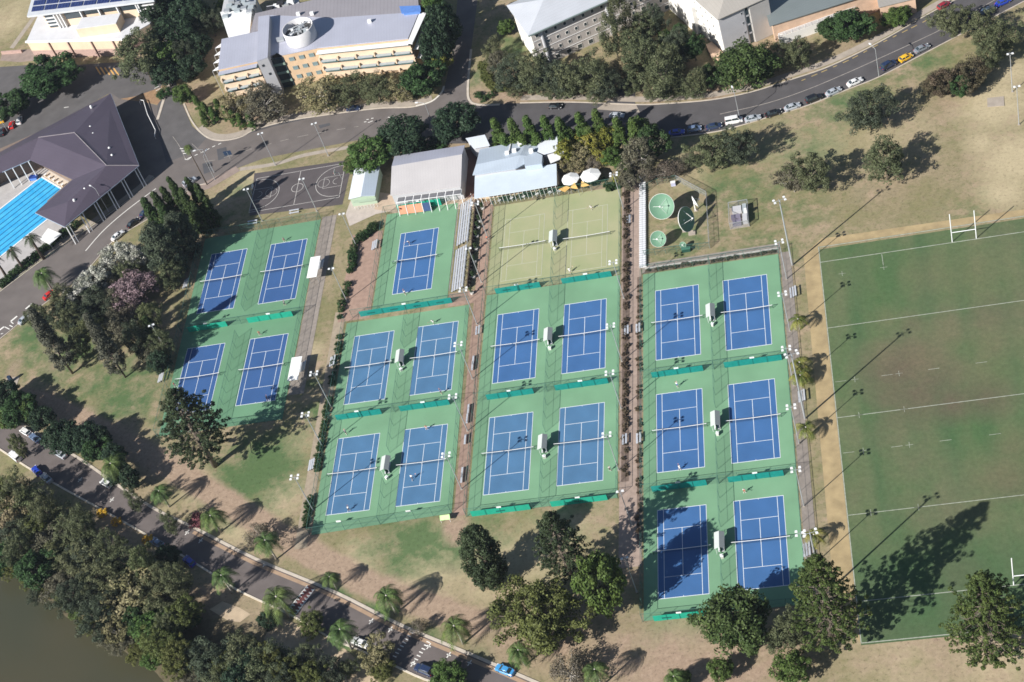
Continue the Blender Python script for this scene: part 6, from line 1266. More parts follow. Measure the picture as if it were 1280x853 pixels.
for i, px in enumerate((((697.5, 237), (708, 232.5), (713, 234.5), (706, 240.5)), ((712, 235), (718, 228), (722.5, 236.5), (714, 235.5)), ((726, 233.5), (727, 226.5), (737, 232), (729, 234)))):
    r = eworld('shade_sail', G(px[0][0], px[0][1])); hs = (2.2, 3.1, 2.4, 2.2); pts = [G(x, y, h) for (x, y), h in zip(px, hs)]
    MB().quad(*[tuple(p) for p in pts[:3]]).quad(tuple(pts[0]), tuple(pts[2]), tuple(pts[3])).build('cloth', ylw, r)
    for p in pts[:3]: MB().tube([(p.x, p.y, 0), tuple(p)], .05).build('pole', steel, r)
    tag(r, 'yellow shade sail below the umbrellas, %s of three' % ('left', 'middle', 'right')[i], 'shade sail', 'yellow shade sails')
rect('terrace_floor', 22, 33, 57.5, 66, .047, mat('dark_terrace', (0.12, .09, .08), .9, .15, 1)) if False else None
# pool building -----------------------------------------------------------------------
t = eworld('pool_building', G(110, 220)); zr = 6.5
pt = lambda x, y, z: tuple(G(x, y, z))
E_ = {k: pt(*v, zr) for k, v in dict(a=(138, 117), b=(173.6, 207), c=(80.5, 283.5), d=(44, 266), e=(91, 224.5), f=(37.4, 200), g=(2.6, 215), h=(-60, 244), i=(-60, 222)).items()}
K1, K2, K3, K4 = pt(93, 166, 9.6), pt(133, 207, 9.3), pt(84.5, 253, 8.2), pt(48, 172, 9.3); K5 = pt(-20, 205, 8.5)
facets(t, [(E_['a'], K1, K2, E_['b'])[::-1], (E_['b'], K2, K3, E_['c'])[::-1], (E_['c'], K3, E_['d'])[::-1], (E_['d'], K3, K2, E_['e'])[::-1], (E_['e'], K2, K1, K4, E_['f'])[::-1], (E_['f'], K4, K5, E_['g'])[::-1], (E_['g'], K5, E_['h'])[::-1], (E_['h'], K5, E_['i'])[::-1], (E_['i'], K5, K4, K1, E_['a'])[::-1]], r_pur)
for a, b in ((K1, K2), (K2, E_['b']), (K1, K4)): MB().beam(Vector(a) + Vector((0, 0, .05)), Vector(b) + Vector((0, 0, .05)), .22, .12).build('ridge_cap', mat('ridge_metal', (0.3, .27, .28), .5), t)
core = [Vector(E_[k][:2]) for k in ('a', 'b', 'c', 'd', 'e')]; cq = centre(core)
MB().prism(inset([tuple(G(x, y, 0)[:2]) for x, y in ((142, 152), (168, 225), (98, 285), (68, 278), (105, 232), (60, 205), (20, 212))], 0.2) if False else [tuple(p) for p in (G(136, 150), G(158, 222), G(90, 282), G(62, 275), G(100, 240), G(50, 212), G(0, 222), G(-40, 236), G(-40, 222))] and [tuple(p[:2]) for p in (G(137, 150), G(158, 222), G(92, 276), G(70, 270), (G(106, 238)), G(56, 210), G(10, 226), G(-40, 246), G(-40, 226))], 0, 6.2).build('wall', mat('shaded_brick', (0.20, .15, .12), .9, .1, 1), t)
b0, b1 = Vector(E_['b'][:2]), Vector(E_['c'][:2]); d = (b1 - b0).normalized(); n = Vector((-d.y, d.x)) * -1
if n.dot(Vector((1, -1))) < 0: n = -n
Lw = (b1 - b0).length
for k in range(6):
    p = b0 + d * (Lw * (.04 + k * .185)) ; q1 = p + n * 1.3 + d * .8
    for s in (-.5, .5): MB().beam((p.x + d.x * s - n.x * .4, p.y + d.y * s - n.y * .4, 6.3), (q1.x + d.x * s, q1.y + d.y * s, 0), .28).build('raking_column', trimw, t)
f0, f1 = Vector(E_['f'][:2]), Vector(E_['g'][:2])
for k in range(4): p = f0.lerp(f1, .08 + .28 * k); MB().beam((p.x, p.y, 6.3), (p.x + .5, p.y - 1.2, 0), .28).build('raking_column', trimw, t)
RT = []
for f_ in t.children[0].data.polygons:
    vs_ = [Vector(t.children[0].data.vertices[i].co) + Vector(ORG[t.name]) for i in f_.vertices]
    for i in range(1, len(vs_) - 1): RT.append((vs_[0], vs_[i], vs_[i + 1]))
def on_roof(px, py):
    z = 8.0
    for _ in range(5):
        p = G(px, py, z); best = None
        for a, b, c in RT:
            d = (b.x - a.x) * (c.y - a.y) - (c.x - a.x) * (b.y - a.y)
            if abs(d) < .5: continue
            u = ((p.x - a.x) * (c.y - a.y) - (c.x - a.x) * (p.y - a.y)) / d; v = ((b.x - a.x) * (p.y - a.y) - (p.x - a.x) * (b.y - a.y)) / d
            if u >= -.01 and v >= -.01 and u + v <= 1.01: zz = a.z + u * (b.z - a.z) + v * (c.z - a.z); best = zz if best is None else max(best, zz)
        z = best if best is not None else z
    p.z = z; return p
for x, y in ((114, 134), (87, 161), (92.5, 158.5), (92.5, 170.5), (108, 172), (113.5, 159.5), (117, 168), (81.5, 180.5), (77, 185), (86, 183.5), (90, 180), (96, 188), (99, 185), (137, 186), (140.5, 195), (106.5, 237), (93, 251)):
    p = on_roof(x, y); MB().lathe([(.42, p.z - .3), (.42, p.z + .35), (.3, p.z + .6), (0, p.z + .68)], 10, (p.x, p.y)).build('roof_vent', trimw, t, True)
for a, b in (('a', 'b'), ('b', 'c'), ('c', 'd'), ('d', 'e'), ('f', 'g')): MB().beam(Vector(E_[a]) - Vector((0, 0, .15)), Vector(E_[b]) - Vector((0, 0, .15)), .2, .22).build('gutter', mat('blue_gutter', (0.3, .36, .45), .4), t)
tag(t, 'large purple brown hipped roof pool building on white raking columns', 'building', 'pool complex')
# pool
deck = psheet('pool_deck', [(-80, 300), (-80, 262), (0, 232), (30, 205), (60, 205), (110, 240), (80, 300), (40, 330), (0, 362), (-80, 415)], .045, mat('pale_pool_deck', (0.42, .40, .39), .85, .08, .5))
Pa = Vector(G(52, 221.5)[:2]); Pb = Pa + Vector((.755, -.655)) * 20.3; dw = (Pb - Pa); wdt = dw.length; dx_ = dw.normalized(); dl = Vector((dx_.y, -dx_.x))
t2 = (Vector(G(0, 264)[:2]) - Pa); 
if dl.dot(t2) < 0: dl = -dl
Lp = 50
pool = eworld('swimming_pool', (Pa.x, Pa.y, 0)); wm2 = mat('pool_water', (0.035, 0.36, 0.70), .12, .12, .35, spec=.5, col2=(0.075, 0.46, 0.76), bump=1.2); wm2.node_tree.nodes['Bump'].inputs['Strength'].default_value = .15
c4 = [Pa, Pb, Pb + dl * Lp, Pa + dl * Lp]; MB().quad(*[(p.x, p.y, .06) for p in c4][::-1]).build('water', wm2, pool)
for k in range(1, 9):
    o_ = Pa + dx_ * (wdt * k / 9); mb = MB()
    a, b = o_ - dx_ * .2, o_ + dx_ * .2; mb.quad((a.x, a.y, .075), (b.x, b.y, .075), ((b + dl * Lp).x, (b + dl * Lp).y, .075), ((a + dl * Lp).x, (a + dl * Lp).y, .075)); mb.build('lane_rope', mat('blue_lane_rope', (0.02, 0.13, 0.30), .5), pool)
mb = MB()
for k in range(4): a, b = c4[k], c4[(k + 1) % 4]; mb.beam((a.x, a.y, .1), (b.x, b.y, .1), .5, .14)
mb.build('coping', trimw, pool)
tag(pool, 'bright blue lap pool with dark lane ropes', 'swimming pool', 'pool complex')
blk_ = empty('starting_block'); MB().box(-.3, .3, -.35, .35, 0, .7).build('plinth', cream, blk_); MB().box(-.35, .35, -.4, .4, .7, .76).build('platform', trimw, blk_)
rect_pts = [Pa - dl * 3.2, Pb - dl * 3.2 + dx_ * 1.5, Pb - dl * .4 + dx_ * 1.5, Pa - dl * .4]; sheet('pool_deck', [tuple(p) for p in rect_pts], .055, mat('cream_deck', (0.58, .50, .41), .85))
for k in range(8): o = blk_ if k == 0 else copy_tree(blk_); p = Pa + dx_ * (wdt * (k + .5) / 8) - dl * 1.1; o.location = (p.x, p.y, .05); o.rotation_euler.z = math.atan2(dx_.y, dx_.x); tag(o, 'white topped cream starting block at the end of the pool', 'starting block', 'starting blocks', shared=True)
r = eworld('shade_canopy', G(64, 298)); q = wp([(50, 299), (60, 285.5), (77, 292.5), (62, 306)], 2.6); MB().prism(q, 2.5, 2.6).build('roof_sheet', cw, r)
for p in inset(q, .5): MB().beam((*p, 0), (*p, 2.5), .1).build('post', steel, r)
tag(r, 'small white square canopy at the corner of the pool', 'canopy', 'pool complex')
lo = empty('blue_bin', G(43, 224)); MB().prism([(-1.3, -.8), (1.2, -.9), (1.4, .7), (-1.1, .9)], 0, 1.0).build('body', blue_aw, lo); MB().prism([(-1.4, -.9), (1.3, -1), (1.5, .8), (-1.2, 1)], 1.0, 1.1).build('lid', mat('deep_blue_lid', (0.03, .07, .3), .5), lo); tag(lo, 'blue box on the deck at the end of the pool', 'box')
# curved ramp rail by pool building
rr_ = eworld('curved_handrail', G(187, 150)); mb = MB(); pts = [G(176, 131), G(177, 128.5), G(181, 129), G(186, 146), G(192, 158), G(196, 166), G(195, 174)]; mb.tube([(p.x, p.y, 1.1) for p in pts], .12, 6); mb.build('rail', trimw, rr_); mb = MB()
for p in pts: mb.beam((p.x, p.y, 0), (p.x, p.y, 1.1), .08)
mb.build('posts', trimw, rr_); tag(rr_, 'curved white handrail beside the pool building entrance', 'handrail')
# satellite dishes --------------------------------------------------------------------
dgl = mat('pale_green_dish', (0.125, 0.24, 0.16), .5, .05, .6); ddk = mat('white_dish', (0.62, .62, .60), .6, .05, .6); dwh = mat('dish_rim', (0.75, .75, .73), .5)
def dish(px, zc, R, az, el, lab, m=None, rim=None):
    g = G(*px, zc); r = eworld('satellite_dish', (g.x, g.y, 0)); rot = Matrix.Translation(g) @ Matrix.Rotation(math.radians(az), 4, 'Z') @ Matrix.Rotation(math.radians(90 - el), 4, 'Y')
    def bl(mb, name, mm, sm=False): mb.v = [tuple(rot @ Vector(v)) for v in mb.v]; return mb.build(name, mm, r, sm)
    dep = R * .28; prof = [(R * k / 8, dep * (k / 8) ** 2 - dep) for k in range(9)]
    b = MB(); b.lathe(prof, 36); b.v = b.v; bl(b, 'reflector', m or dgl, True)
    b = MB(); b.lathe([(R * k / 8 * .999, dep * (k / 8) ** 2 - dep - .12) for k in range(9)][::-1], 36); b.lathe([(R, -.16), (R * 1.012, -.12), (R * 1.012, .02), (R * .99, .02)], 36); bl(b, 'back_shell', rim or dwh, True)
    b = MB()
    for k in range(3): a = 2 * PI * k / 3 + .5; b.beam((R * .7 * math.cos(a), R * .7 * math.sin(a), -dep * .5), (0, 0, R * .62), .07)
    bl(b, 'feed_struts', dwh); b = MB(); b.lathe([(0, R * .55), (.2, R * .55), (.2, R * .68), (0, R * .68)], 10); bl(b, 'feed_horn', dwh)
    hub = rot @ Vector((0, 0, -dep - .1)); MB().tube([(hub.x, hub.y, 0), (hub.x, hub.y, max(.3, hub.z - .4)), tuple(hub)], [.35 * R / 3, .25 * R / 3, .3 * R / 3], 10).build('pedestal', dwh, r)
    MB().box(hub.x - R * .28, hub.x + R * .28, hub.y - R * .28, hub.y + R * .28, 0, .2).build('footing', conc, r)
    tag(r, lab, 'satellite dish', 'satellite dishes')
dish((827, 258.3), 4.3, 3.35, -98, 42, 'largest pale green satellite dish facing the camera')
dish((858, 274.2), 4.0, 3.3, -25, 20, 'big satellite dish with its dark shaded bowl and white rim')
dish((822.6, 299), 2.7, 2.1, -98, 42, 'medium pale green satellite dish left of the bottom corner')
dish((853.3, 306.5), 1.5, .85, -98, 42, 'smallest pale green satellite dish by the bottom fence')
dish((869.5, 252), 3.0, 1.7, 20, 15, 'thin white satellite dish seen nearly edge on', m=ddk)
fcs = [(805, 240), (822, 231), (846, 227), (884, 247), (887.5, 311), (846, 315), (806, 321)]
for i in range(6):
    a, b = G(*fcs[i])[:2], G(*fcs[i + 1])[:2]; fence(a, b, 'grey wire fence of the satellite dish compound, %s side' % ('upper left', 'top left', 'top right', 'right', 'bottom right', 'bottom left')[i], 2.2, 3.0, steel if i in (2, 3) else railm, gal_chain if i in (2, 3) else chain, 'compound fences', .05)
for px in ((865, 292),): g = G(*px); tag(MB().box(g.x - .9, g.x + .9, g.y - .8, g.y + .8, 0, .35).build('concrete_plinth', conc), 'small concrete plinth beside the dark dish', 'plinth')
cb = empty('utility_cabinet', G(842, 232)); MB().box(-.6, .6, -.4, .4, 0, 1.2).build('body', mat('lilac_cabinet', (0.42, .43, .58), .6), cb); MB().box(-.65, .65, -.45, .45, 1.2, 1.28).build('lid', trimw, cb); tag(cb, 'pale lilac utility cabinet at the top of the dish compound', 'cabinet')
gb = empty('green_box', G(858, 314)); MB().box(-1.1, 1.1, -.5, .5, 0, 1.0).build('body', dgreen, gb); MB().box(-1.15, 1.15, -.55, .55, 1.0, 1.06).build('lid', mat('green_lid', (0.06, .17, .12), .5), gb); tag(gb, 'dark green box outside the bottom of the dish compound', 'box')
g = G(925, 272); cage = eworld('equipment_cage', (g.x, g.y, 0)); MB().box(g.x - 2.6, g.x + 2.3, g.y - 4.0, g.y + 4.0, 0, .15).build('slab', conc, cage)
for dx, dy, a, b, h, mm in ((-.6, 2.2, 1.2, .9, 1.4, lilac), (1.4, 2.1, .5, 1.2, 1.6, awn), (-1, -.2, 1.2, .7, .9, mat('plum_panel', (0.2, .18, .24), .6)), (-.8, -2.4, 1.1, 1, .8, mat('plum_panel', (0.2, .18, .24))), (1.4, -1.8, .6, 1.2, 1.7, lilac), (1.7, .3, .35, .35, 2.4, trimw)):
    MB().box(g.x + dx - a, g.x + dx + a, g.y + dy - b, g.y + dy + b, .15, h).build('equipment', mm, cage)
for x0, y0, x1, y1 in ((-2.6, -4, 2.3, -4), (2.3, -4, 2.3, 4), (2.3, 4, -2.6, 4), (-2.6, 4, -2.6, -4)):
    MB().quad((g.x + x0, g.y + y0, .1), (g.x + x1, g.y + y1, .1), (g.x + x1, g.y + y1, 2.2), (g.x + x0, g.y + y0, 2.2)).build('cage_mesh', gal_chain, cage); MB().beam((g.x + x0, g.y + y0, 2.2), (g.x + x1, g.y + y1, 2.2), .1).beam((g.x + x0, g.y + y0, 0), (g.x + x0, g.y + y0, 2.2), .1).build('frame', steel, cage)
tag(cage, 'wire cage of grey equipment cabinets on the lawn beside the dishes', 'equipment cage')
g = G(1245, 127.5); tag(MB().prism([(g.x - 2.4, g.y - 1.6), (g.x + 1.8, g.y - 2.2), (g.x + 2.2, g.y + 1.6), (g.x - 2, g.y + 2)], .02, .12).build('concrete_slab', conc), 'square concrete slab on the pale grass at the right edge', 'slab')
g = G(15, 477); kk = empty('dark_kiosk', g); MB().box(-.5, .5, -.3, .3, 0, 2.2).build('body', mat('navy_panel', (0.02, .04, .08), .5), kk); MB().box(-2, 2, -1.6, 1.6, 0, .08).build('base_slab', conc, kk); tag(kk, 'dark upright sign kiosk on a small slab by the left path', 'kiosk')
bs_ = empty('road_sign', G(267, 216)); MB().tube([(0, 0, 0), (0, 0, 3.4)], .06).build('pole', steel, bs_); MB().box(-.9, .9, -.04, .04, 2.6, 3.6).build('panel', dk, bs_); tag(bs_, 'dark backed road sign on a post near the road junction', 'sign')
g = G(288, 199); bs2 = empty('bus_sign', g); MB().tube([(0, 0, 0), (0, 0, 3.0)], .07).build('pole', steel, bs2); MB().box(-1.2, 1.2, -.05, .05, 1.6, 3.2).build('panel', mat('navy_panel', (0.02, .04, .08)), bs2); tag(bs2, 'dark square sign panel beside the main road verge', 'sign')
# ------------------------------------------------------------------ cars
def paint(name, c): 
    m = mat(name, c, .3, .02, 1, spec=.6); m.node_tree.nodes['Principled BSDF'].inputs['Coat Weight'].default_value = .6; return m
PAINT = dict(white=paint('white_paint', (0.75, 0.75, 0.75)), silver=paint('silver_paint', (0.40, 0.43, 0.47)), grey=paint('grey_paint', (0.22, 0.24, 0.27)), black=paint('black_paint', (0.012, 0.013, 0.016)), navy=paint('navy_paint', (0.02, 0.035, 0.085)), blue=paint('blue_paint', (0.02, 0.06, 0.45)), sky=paint('sky_blue_paint', (0.06, 0.30, 0.62)), red=paint('red_paint', (0.55, 0.03, 0.025)), yellow=paint('yellow_paint', (0.80, 0.46, 0.02)), dkred=paint('dark_red_paint', (0.28, 0.02, 0.03)), slate=paint('slate_blue_paint', (0.14, 0.2, 0.32)))
headm = mat('headlight_glass', (0.8, .8, .78), .1, .02, 1, spec=.8); tailm = mat('tail_lens', (0.45, .02, .02), .3, .02, 1); tyre = mat('tyre', (0.02, .02, .02), .8, .1, 1); rim_m = mat('rim', (0.5, .5, .52), .3, .02, 1, metal=.6)
def loft(secs, closed=True):
    mb = MB(); n0 = []; k = len(secs[0])
    for s in secs: n0.append(len(mb.v)); mb.v += s
    for a, b in zip(n0, n0[1:]):
        for j in range(k): mb.f.append((a + j, a + (j + 1) % k, b + (j + 1) % k, b + j))
    mb.f.append(tuple(n0[0] + j for j in range(k))[::-1]); mb.f.append(tuple(n0[-1] + j for j in range(k))); return mb
SHAPE = {  # stations: x, half width, top z ; cabin: x0 base, x1 top, x2 top, x3 base, top z
    'sedan': ([(-2.3, .72, .62), (-2.2, .84, .88), (-1.5, .89, .98), (0, .9, .95), (1.0, .89, .92), (1.9, .86, .80), (2.25, .74, .62)], (-1.75, -.95, .35, 1.15, 1.43)),
    'hatch': ([(-2.0, .76, .7), (-1.95, .84, .95), (-1.2, .87, 1.0), (0, .88, .96), (1.0, .87, .94), (1.75, .83, .80), (2.0, .72, .62)], (-1.92, -1.45, .3, 1.1, 1.48)),
    'suv': ([(-2.3, .82, .8), (-2.25, .90, 1.1), (-1.2, .93, 1.14), (0, .94, 1.12), (1.1, .93, 1.1), (2.05, .90, 1.0), (2.35, .80, .75)], (-2.22, -1.85, .35, 1.1, 1.80)),
    'van': ([(-2.4, .88, .9), (-2.38, .93, 1.25), (-1.2, .95, 1.3), (0, .95, 1.28), (1.5, .94, 1.2), (2.2, .90, .95), (2.45, .8, .7)], (-2.35, -2.25, 1.1, 1.75, 2.0))}
CARP = {}
def make_car(kind, colr):
    st, (x0, x1, x2, x3, zt) = SHAPE[kind]; m = PAINT[colr]; r = empty('parked_car')
    secs = [[(x, -w_ * .95, .22), (x, -w_, .5), (x, -w_ * .97, z * .86), (x, -w_ * .8, z), (x, w_ * .8, z), (x, w_ * .97, z * .86), (x, w_, .5), (x, w_ * .95, .22)] for x, w_, z in st]
    loft(secs).build('body', m, r, False)
    zb = .9 if kind in ('sedan', 'hatch') else 1.05; wb, wt = .80, .62
    if kind in ('suv', 'van'): wb, wt = .86, .74
    B = [(x0, -wb * .95, zb), (x3, -wb * .95, zb), (x3, wb * .95, zb), (x0, wb * .95, zb)]; Tt = [(x1, -wt, zt - .06), (x2, -wt, zt - .06), (x2, wt, zt - .06), (x1, wt, zt - .06)]
    mb = MB(); mb.v = B + Tt; mb.f = [(0, 1, 5, 4), (1, 2, 6, 5), (2, 3, 7, 6), (3, 0, 4, 7), (4, 5, 6, 7)]; mb.build('windows', glass, r)
    rs_ = [[(x, -w_, zt - .09), (x, -w_ * .8, z), (x, w_ * .8, z), (x, w_, zt - .09)] for x, w_, z in ((x1 - .05, wt * .93, zt - .04), (x1 + .2, wt * 1.02, zt), ((x1 + x2) / 2, wt * 1.04, zt + .02), (x2 - .2, wt * 1.02, zt), (x2 + .06, wt * .93, zt - .05))]
    loft(rs_).build('roof', m, r)
    for s in (-1, 1):
        for xa, xb in ((x0, x1), (x3, x2), ((x0 + x3) / 2 - .05, (x1 + x2) / 2)): MB().beam((xa, s * wb * .955, zb), (xb, s * wt * 1.01, zt - .05), .085).build('pillar', m, r)
    L2 = st[-1][0]; wy = st[3][1]
    for xx in (-L2 * .62, L2 * .62):
        for s in (-1, 1):
            o = MB().tube([(xx, s * (wy - .2), .32), (xx, s * (wy + .01), .32)], .32, 14).build('wheel', tyre, r); MB().tube([(xx, s * (wy + .0), .32), (xx, s * (wy + .025), .32)], .19, 10).build('rim', rim_m, o)
    for s in (-1, 1):
        MB().prism([(L2 - .22, s * .72 - .12), (L2 + .01, s * .60 - .12), (L2 + .01, s * .60 + .1), (L2 - .22, s * .72 + .1)], .60, .74).build('headlight', headm, r)
        MB().box(-L2 - .02, -L2 + .12, s * .62 - .14, s * .62 + .14, .68, .84).build('tail_light', tailm, r)
        MB().box(x3 - .35, x3 - .12, s * (wb + .06) - .09, s * (wb + .06) + .09, zb + .02, zb + .16).build('mirror', m, r)
    return r
def car(kind, colr, px, py, tx, ty, label, group=None):
    k = (kind, colr); g = G(px, py, .5)
    if k in CARP: o = copy_tree(CARP[k])
    else: o = CARP[k] = make_car(kind, colr)
    h = G(px + tx, py + ty) - G(px, py); o.location = (g.x, g.y, .04); o.rotation_euler.z = math.atan2(h.y, h.x)
    tag(o, label, 'car', group)
PK = 'cars parked along the main road'
car('sedan', 'grey', 1152.5, 61, 10, -5, 'grey sedan parked just above the yellow car', PK); car('hatch', 'yellow', 1132.5, 72.5, 10, -5.4, 'bright yellow car parked at the kerb', PK); car('suv', 'navy', 1111, 82, 10, -5.4, 'dark navy estate parked just below the yellow car', PK)
car('sedan', 'white', 1068.7, 103, 10, -4.6, 'large white sedan parked alone at the kerb', PK); car('sedan', 'silver', 1042, 115, 10, -4.8, 'silver sedan next below the large white sedan', PK); car('suv', 'black', 1017.5, 124, 10, -4, 'black wagon between two silver cars', PK); car('sedan', 'silver', 990.5, 134, 10, -3.6, 'silver sedan left of the black wagon', PK)
car('sedan', 'black', 967, 142, 10, -3.2, 'black car between two silver sedans at the kerb', PK); car('sedan', 'silver', 941, 148.5, 10, -2.6, 'silver car parked right of the white van', PK); car('van', 'white', 917.5, 151.5, 10, -2, 'white van parked under the street lamp', PK); car('sedan', 'navy', 892.5, 158.5, 10, -2.2, 'dark blue sedan left of the white van', PK); car('hatch', 'slate', 868, 161.5, 10, -1.6, 'slate blue hatchback next to the bright blue car', PK); car('sedan', 'blue', 846, 166, 10, -1.4, 'bright royal blue car at the end of the parked row', PK)
car('hatch', 'black', 694.5, 133.5, 10, 0, 'black car driving on the main road above the slim trees'); car('sedan', 'silver', 771, 145, 10, 0, 'silver car half hidden by the slim conical trees'); car('hatch', 'dkred', 1180, 7, 10, -6, 'dark red car at the top edge of the photo')
car('suv', 'black', 1222, 21, 10, -4.6, 'black car between roadside trees at top right'); car('sedan', 'slate', 1235.5, 13, 10, -4.6, 'slate blue car between roadside trees at top right'); car('sedan', 'blue', 1254, 3, 10, -4.6, 'blue car at the top right corner'); car('sedan', 'navy', 442, 136, 10, -1, 'dark car in shade under the pale trees')
car('suv', 'silver', 237.5, 228, 9.5, -6.3, 'silver four wheel drive parked beside the cypresses'); car('sedan', 'navy', 182.5, 265.5, 8, -6.6, 'dark blue car parked in front of the black one'); car('sedan', 'black', 167, 279, 8, -6.6, 'black car parked left of the cypress thicket'); car('sedan', 'white', 147.5, 295, 8, -6.8, 'white car partly hidden by white blossom'); car('sedan', 'red', 62.5, 368.5, 8, -6.2, 'bright red car beside a palm'); car('sedan', 'silver', 31, 399, 7.5, -7, 'pale silver blue sedan near the left edge')
car('hatch', 'yellow', 3, 149, 2, -10, 'yellow car at the left edge of the car park'); car('hatch', 'red', 15, 156.5, 2, -10, 'red car in the car park'); car('hatch', 'white', 24.5, 151, 2, -10, 'white car right of the red car in the car park'); car('sedan', 'black', 3, 165, 2, -10, 'black car at the left edge of the car park')
RV = 'cars on the river road'
car('hatch', 'white', 32, 540, -8, -5, 'white hatchback topmost on the shaded river road', RV); car('sedan', 'slate', 44, 548, -8, -6, 'slate blue car tucked behind the topmost white hatchback', RV); car('van', 'white', 19, 571, -8, -6.5, 'white ute shaped van at the left kerb', RV); car('sedan', 'silver', 75.5, 568, -8, -5, 'silver blue sedan on the dappled river road', RV)
car('hatch', 'blue', 46, 589, -7, -8, 'deep blue car beside the left kerb', RV); car('sedan', 'silver', 58, 598, -7, -6, 'silver car behind the deep blue car', RV); car('hatch', 'white', 133, 604.5, -8, -4.6, 'white hatchback under the palm', RV); car('hatch', 'blue', 236.5, 702, -7, -6, 'blue and white car in dappled shade', RV); car('sedan', 'slate', 197, 679, -8, -5, 'slate blue car beside the orange bush', RV)
car('sedan', 'white', 450.5, 804, -8, -3.4, 'white sedan parked on the sunny river road', RV); car('suv', 'navy', 530, 838, -8, -3.4, 'dark navy car in the round tree shade', RV); car('sedan', 'sky', 631, 838, -8, -3.2, 'sky blue sedan at the bottom', RV)
# ------------------------------------------------------------------ people
skin = mat('skin', (0.42, 0.25, 0.17), .6, .05, 2); hair = mat('dark_hair', (0.04, .025, .018), .7, .1, 3); shirts = dict(white=mat('white_cloth', (0.78, .78, .78), .8, .04, 2), blue=mat('blue_cloth', (0.08, .15, .45), .8, .05, 2), grey=mat('grey_cloth', (0.25, .25, .27), .8, .05, 2), orange=mat('coral_cloth', (0.75, .20, .12), .8, .05, 2), navy=mat('dark_cloth', (0.04, .05, .10), .8, .05, 2))
def skinmesh(name, vs, es, rad, m, parent, sub=1):
    me = bpy.data.meshes.new(name); me.from_pydata(vs, es, []); o = bpy.data.objects.new(name, me); COL.objects.link(o)
    md = o.modifiers.new('s', 'SKIN'); md.use_smooth_shade = True; sv = me.skin_vertices[0].data
    for i, r in enumerate(rad): sv[i].radius = r if hasattr(r, '__len__') else (r, r); sv[i].use_root = (i == 0)
    sb = o.modifiers.new('u', 'SUBSURF'); sb.levels = sub; sb.render_levels = sub
    dg = bpy.context.evaluated_depsgraph_get(); me2 = bpy.data.meshes.new_from_object(o.evaluated_get(dg)); bpy.data.objects.remove(o); me2.materials.clear(); me2.materials.append(m)
    o = bpy.data.objects.new(name, me2); COL.objects.link(o); o.parent = parent; return o
POSES = {  # hip, chest, neck, head ; shoulders/elbows/hands L,R ; hips/knees/feet L,R
    'ready': dict(hip=(0, 0, .86), chest=(.10, 0, 1.22), neck=(.15, 0, 1.42), head=(.19, 0, 1.58), L=[(.13, .19, 1.36), (.22, .30, 1.12), (.42, .20, 1.08)], R=[(.13, -.19, 1.36), (.22, -.30, 1.12), (.42, -.14, 1.08)], l=[(0, .10, .84), (.14, .19, .46), (-.02, .26, .06)], r=[(0, -.10, .84), (.14, -.19, .46), (-.02, -.26, .06)]),
    'serve': dict(hip=(0, 0, .92), chest=(-.02, 0, 1.28), neck=(-.02, 0, 1.50), head=(.02, .02, 1.66), L=[(-.02, .19, 1.44), (.16, .26, 1.66), (.26, .24, 1.92)], R=[(-.02, -.19, 1.44), (-.12, -.38, 1.50), (-.10, -.34, 1.78)], l=[(0, .10, .90), (.16, .12, .48), (.22, .14, .06)], r=[(0, -.10, .90), (-.02, -.14, .48), (-.24, -.14, .08)]),
    'run': dict(hip=(0, 0, .88), chest=(.12, 0, 1.24), neck=(.18, 0, 1.44), head=(.24, 0, 1.59), L=[(.15, .19, 1.38), (.02, .34, 1.18), (.22, .38, 1.02)], R=[(.15, -.19, 1.38), (.16, -.44, 1.26), (.36, -.62, 1.18)], l=[(0, .10, .86), (.32, .12, .56), (.28, .14, .12)], r=[(0, -.10, .86), (-.16, -.14, .48), (-.50, -.14, .20)]),
    'walk': dict(hip=(0, 0, .92), chest=(.02, 0, 1.28), neck=(.03, 0, 1.50), head=(.05, 0, 1.65), L=[(.02, .19, 1.44), (.10, .25, 1.16), (.22, .22, .94)], R=[(.02, -.19, 1.44), (-.06, -.25, 1.16), (-.04, -.25, .90)], l=[(0, .10, .90), (.14, .11, .50), (.18, .11, .06)], r=[(0, -.10, .90), (.02, -.11, .50), (-.20, -.11, .10)])}
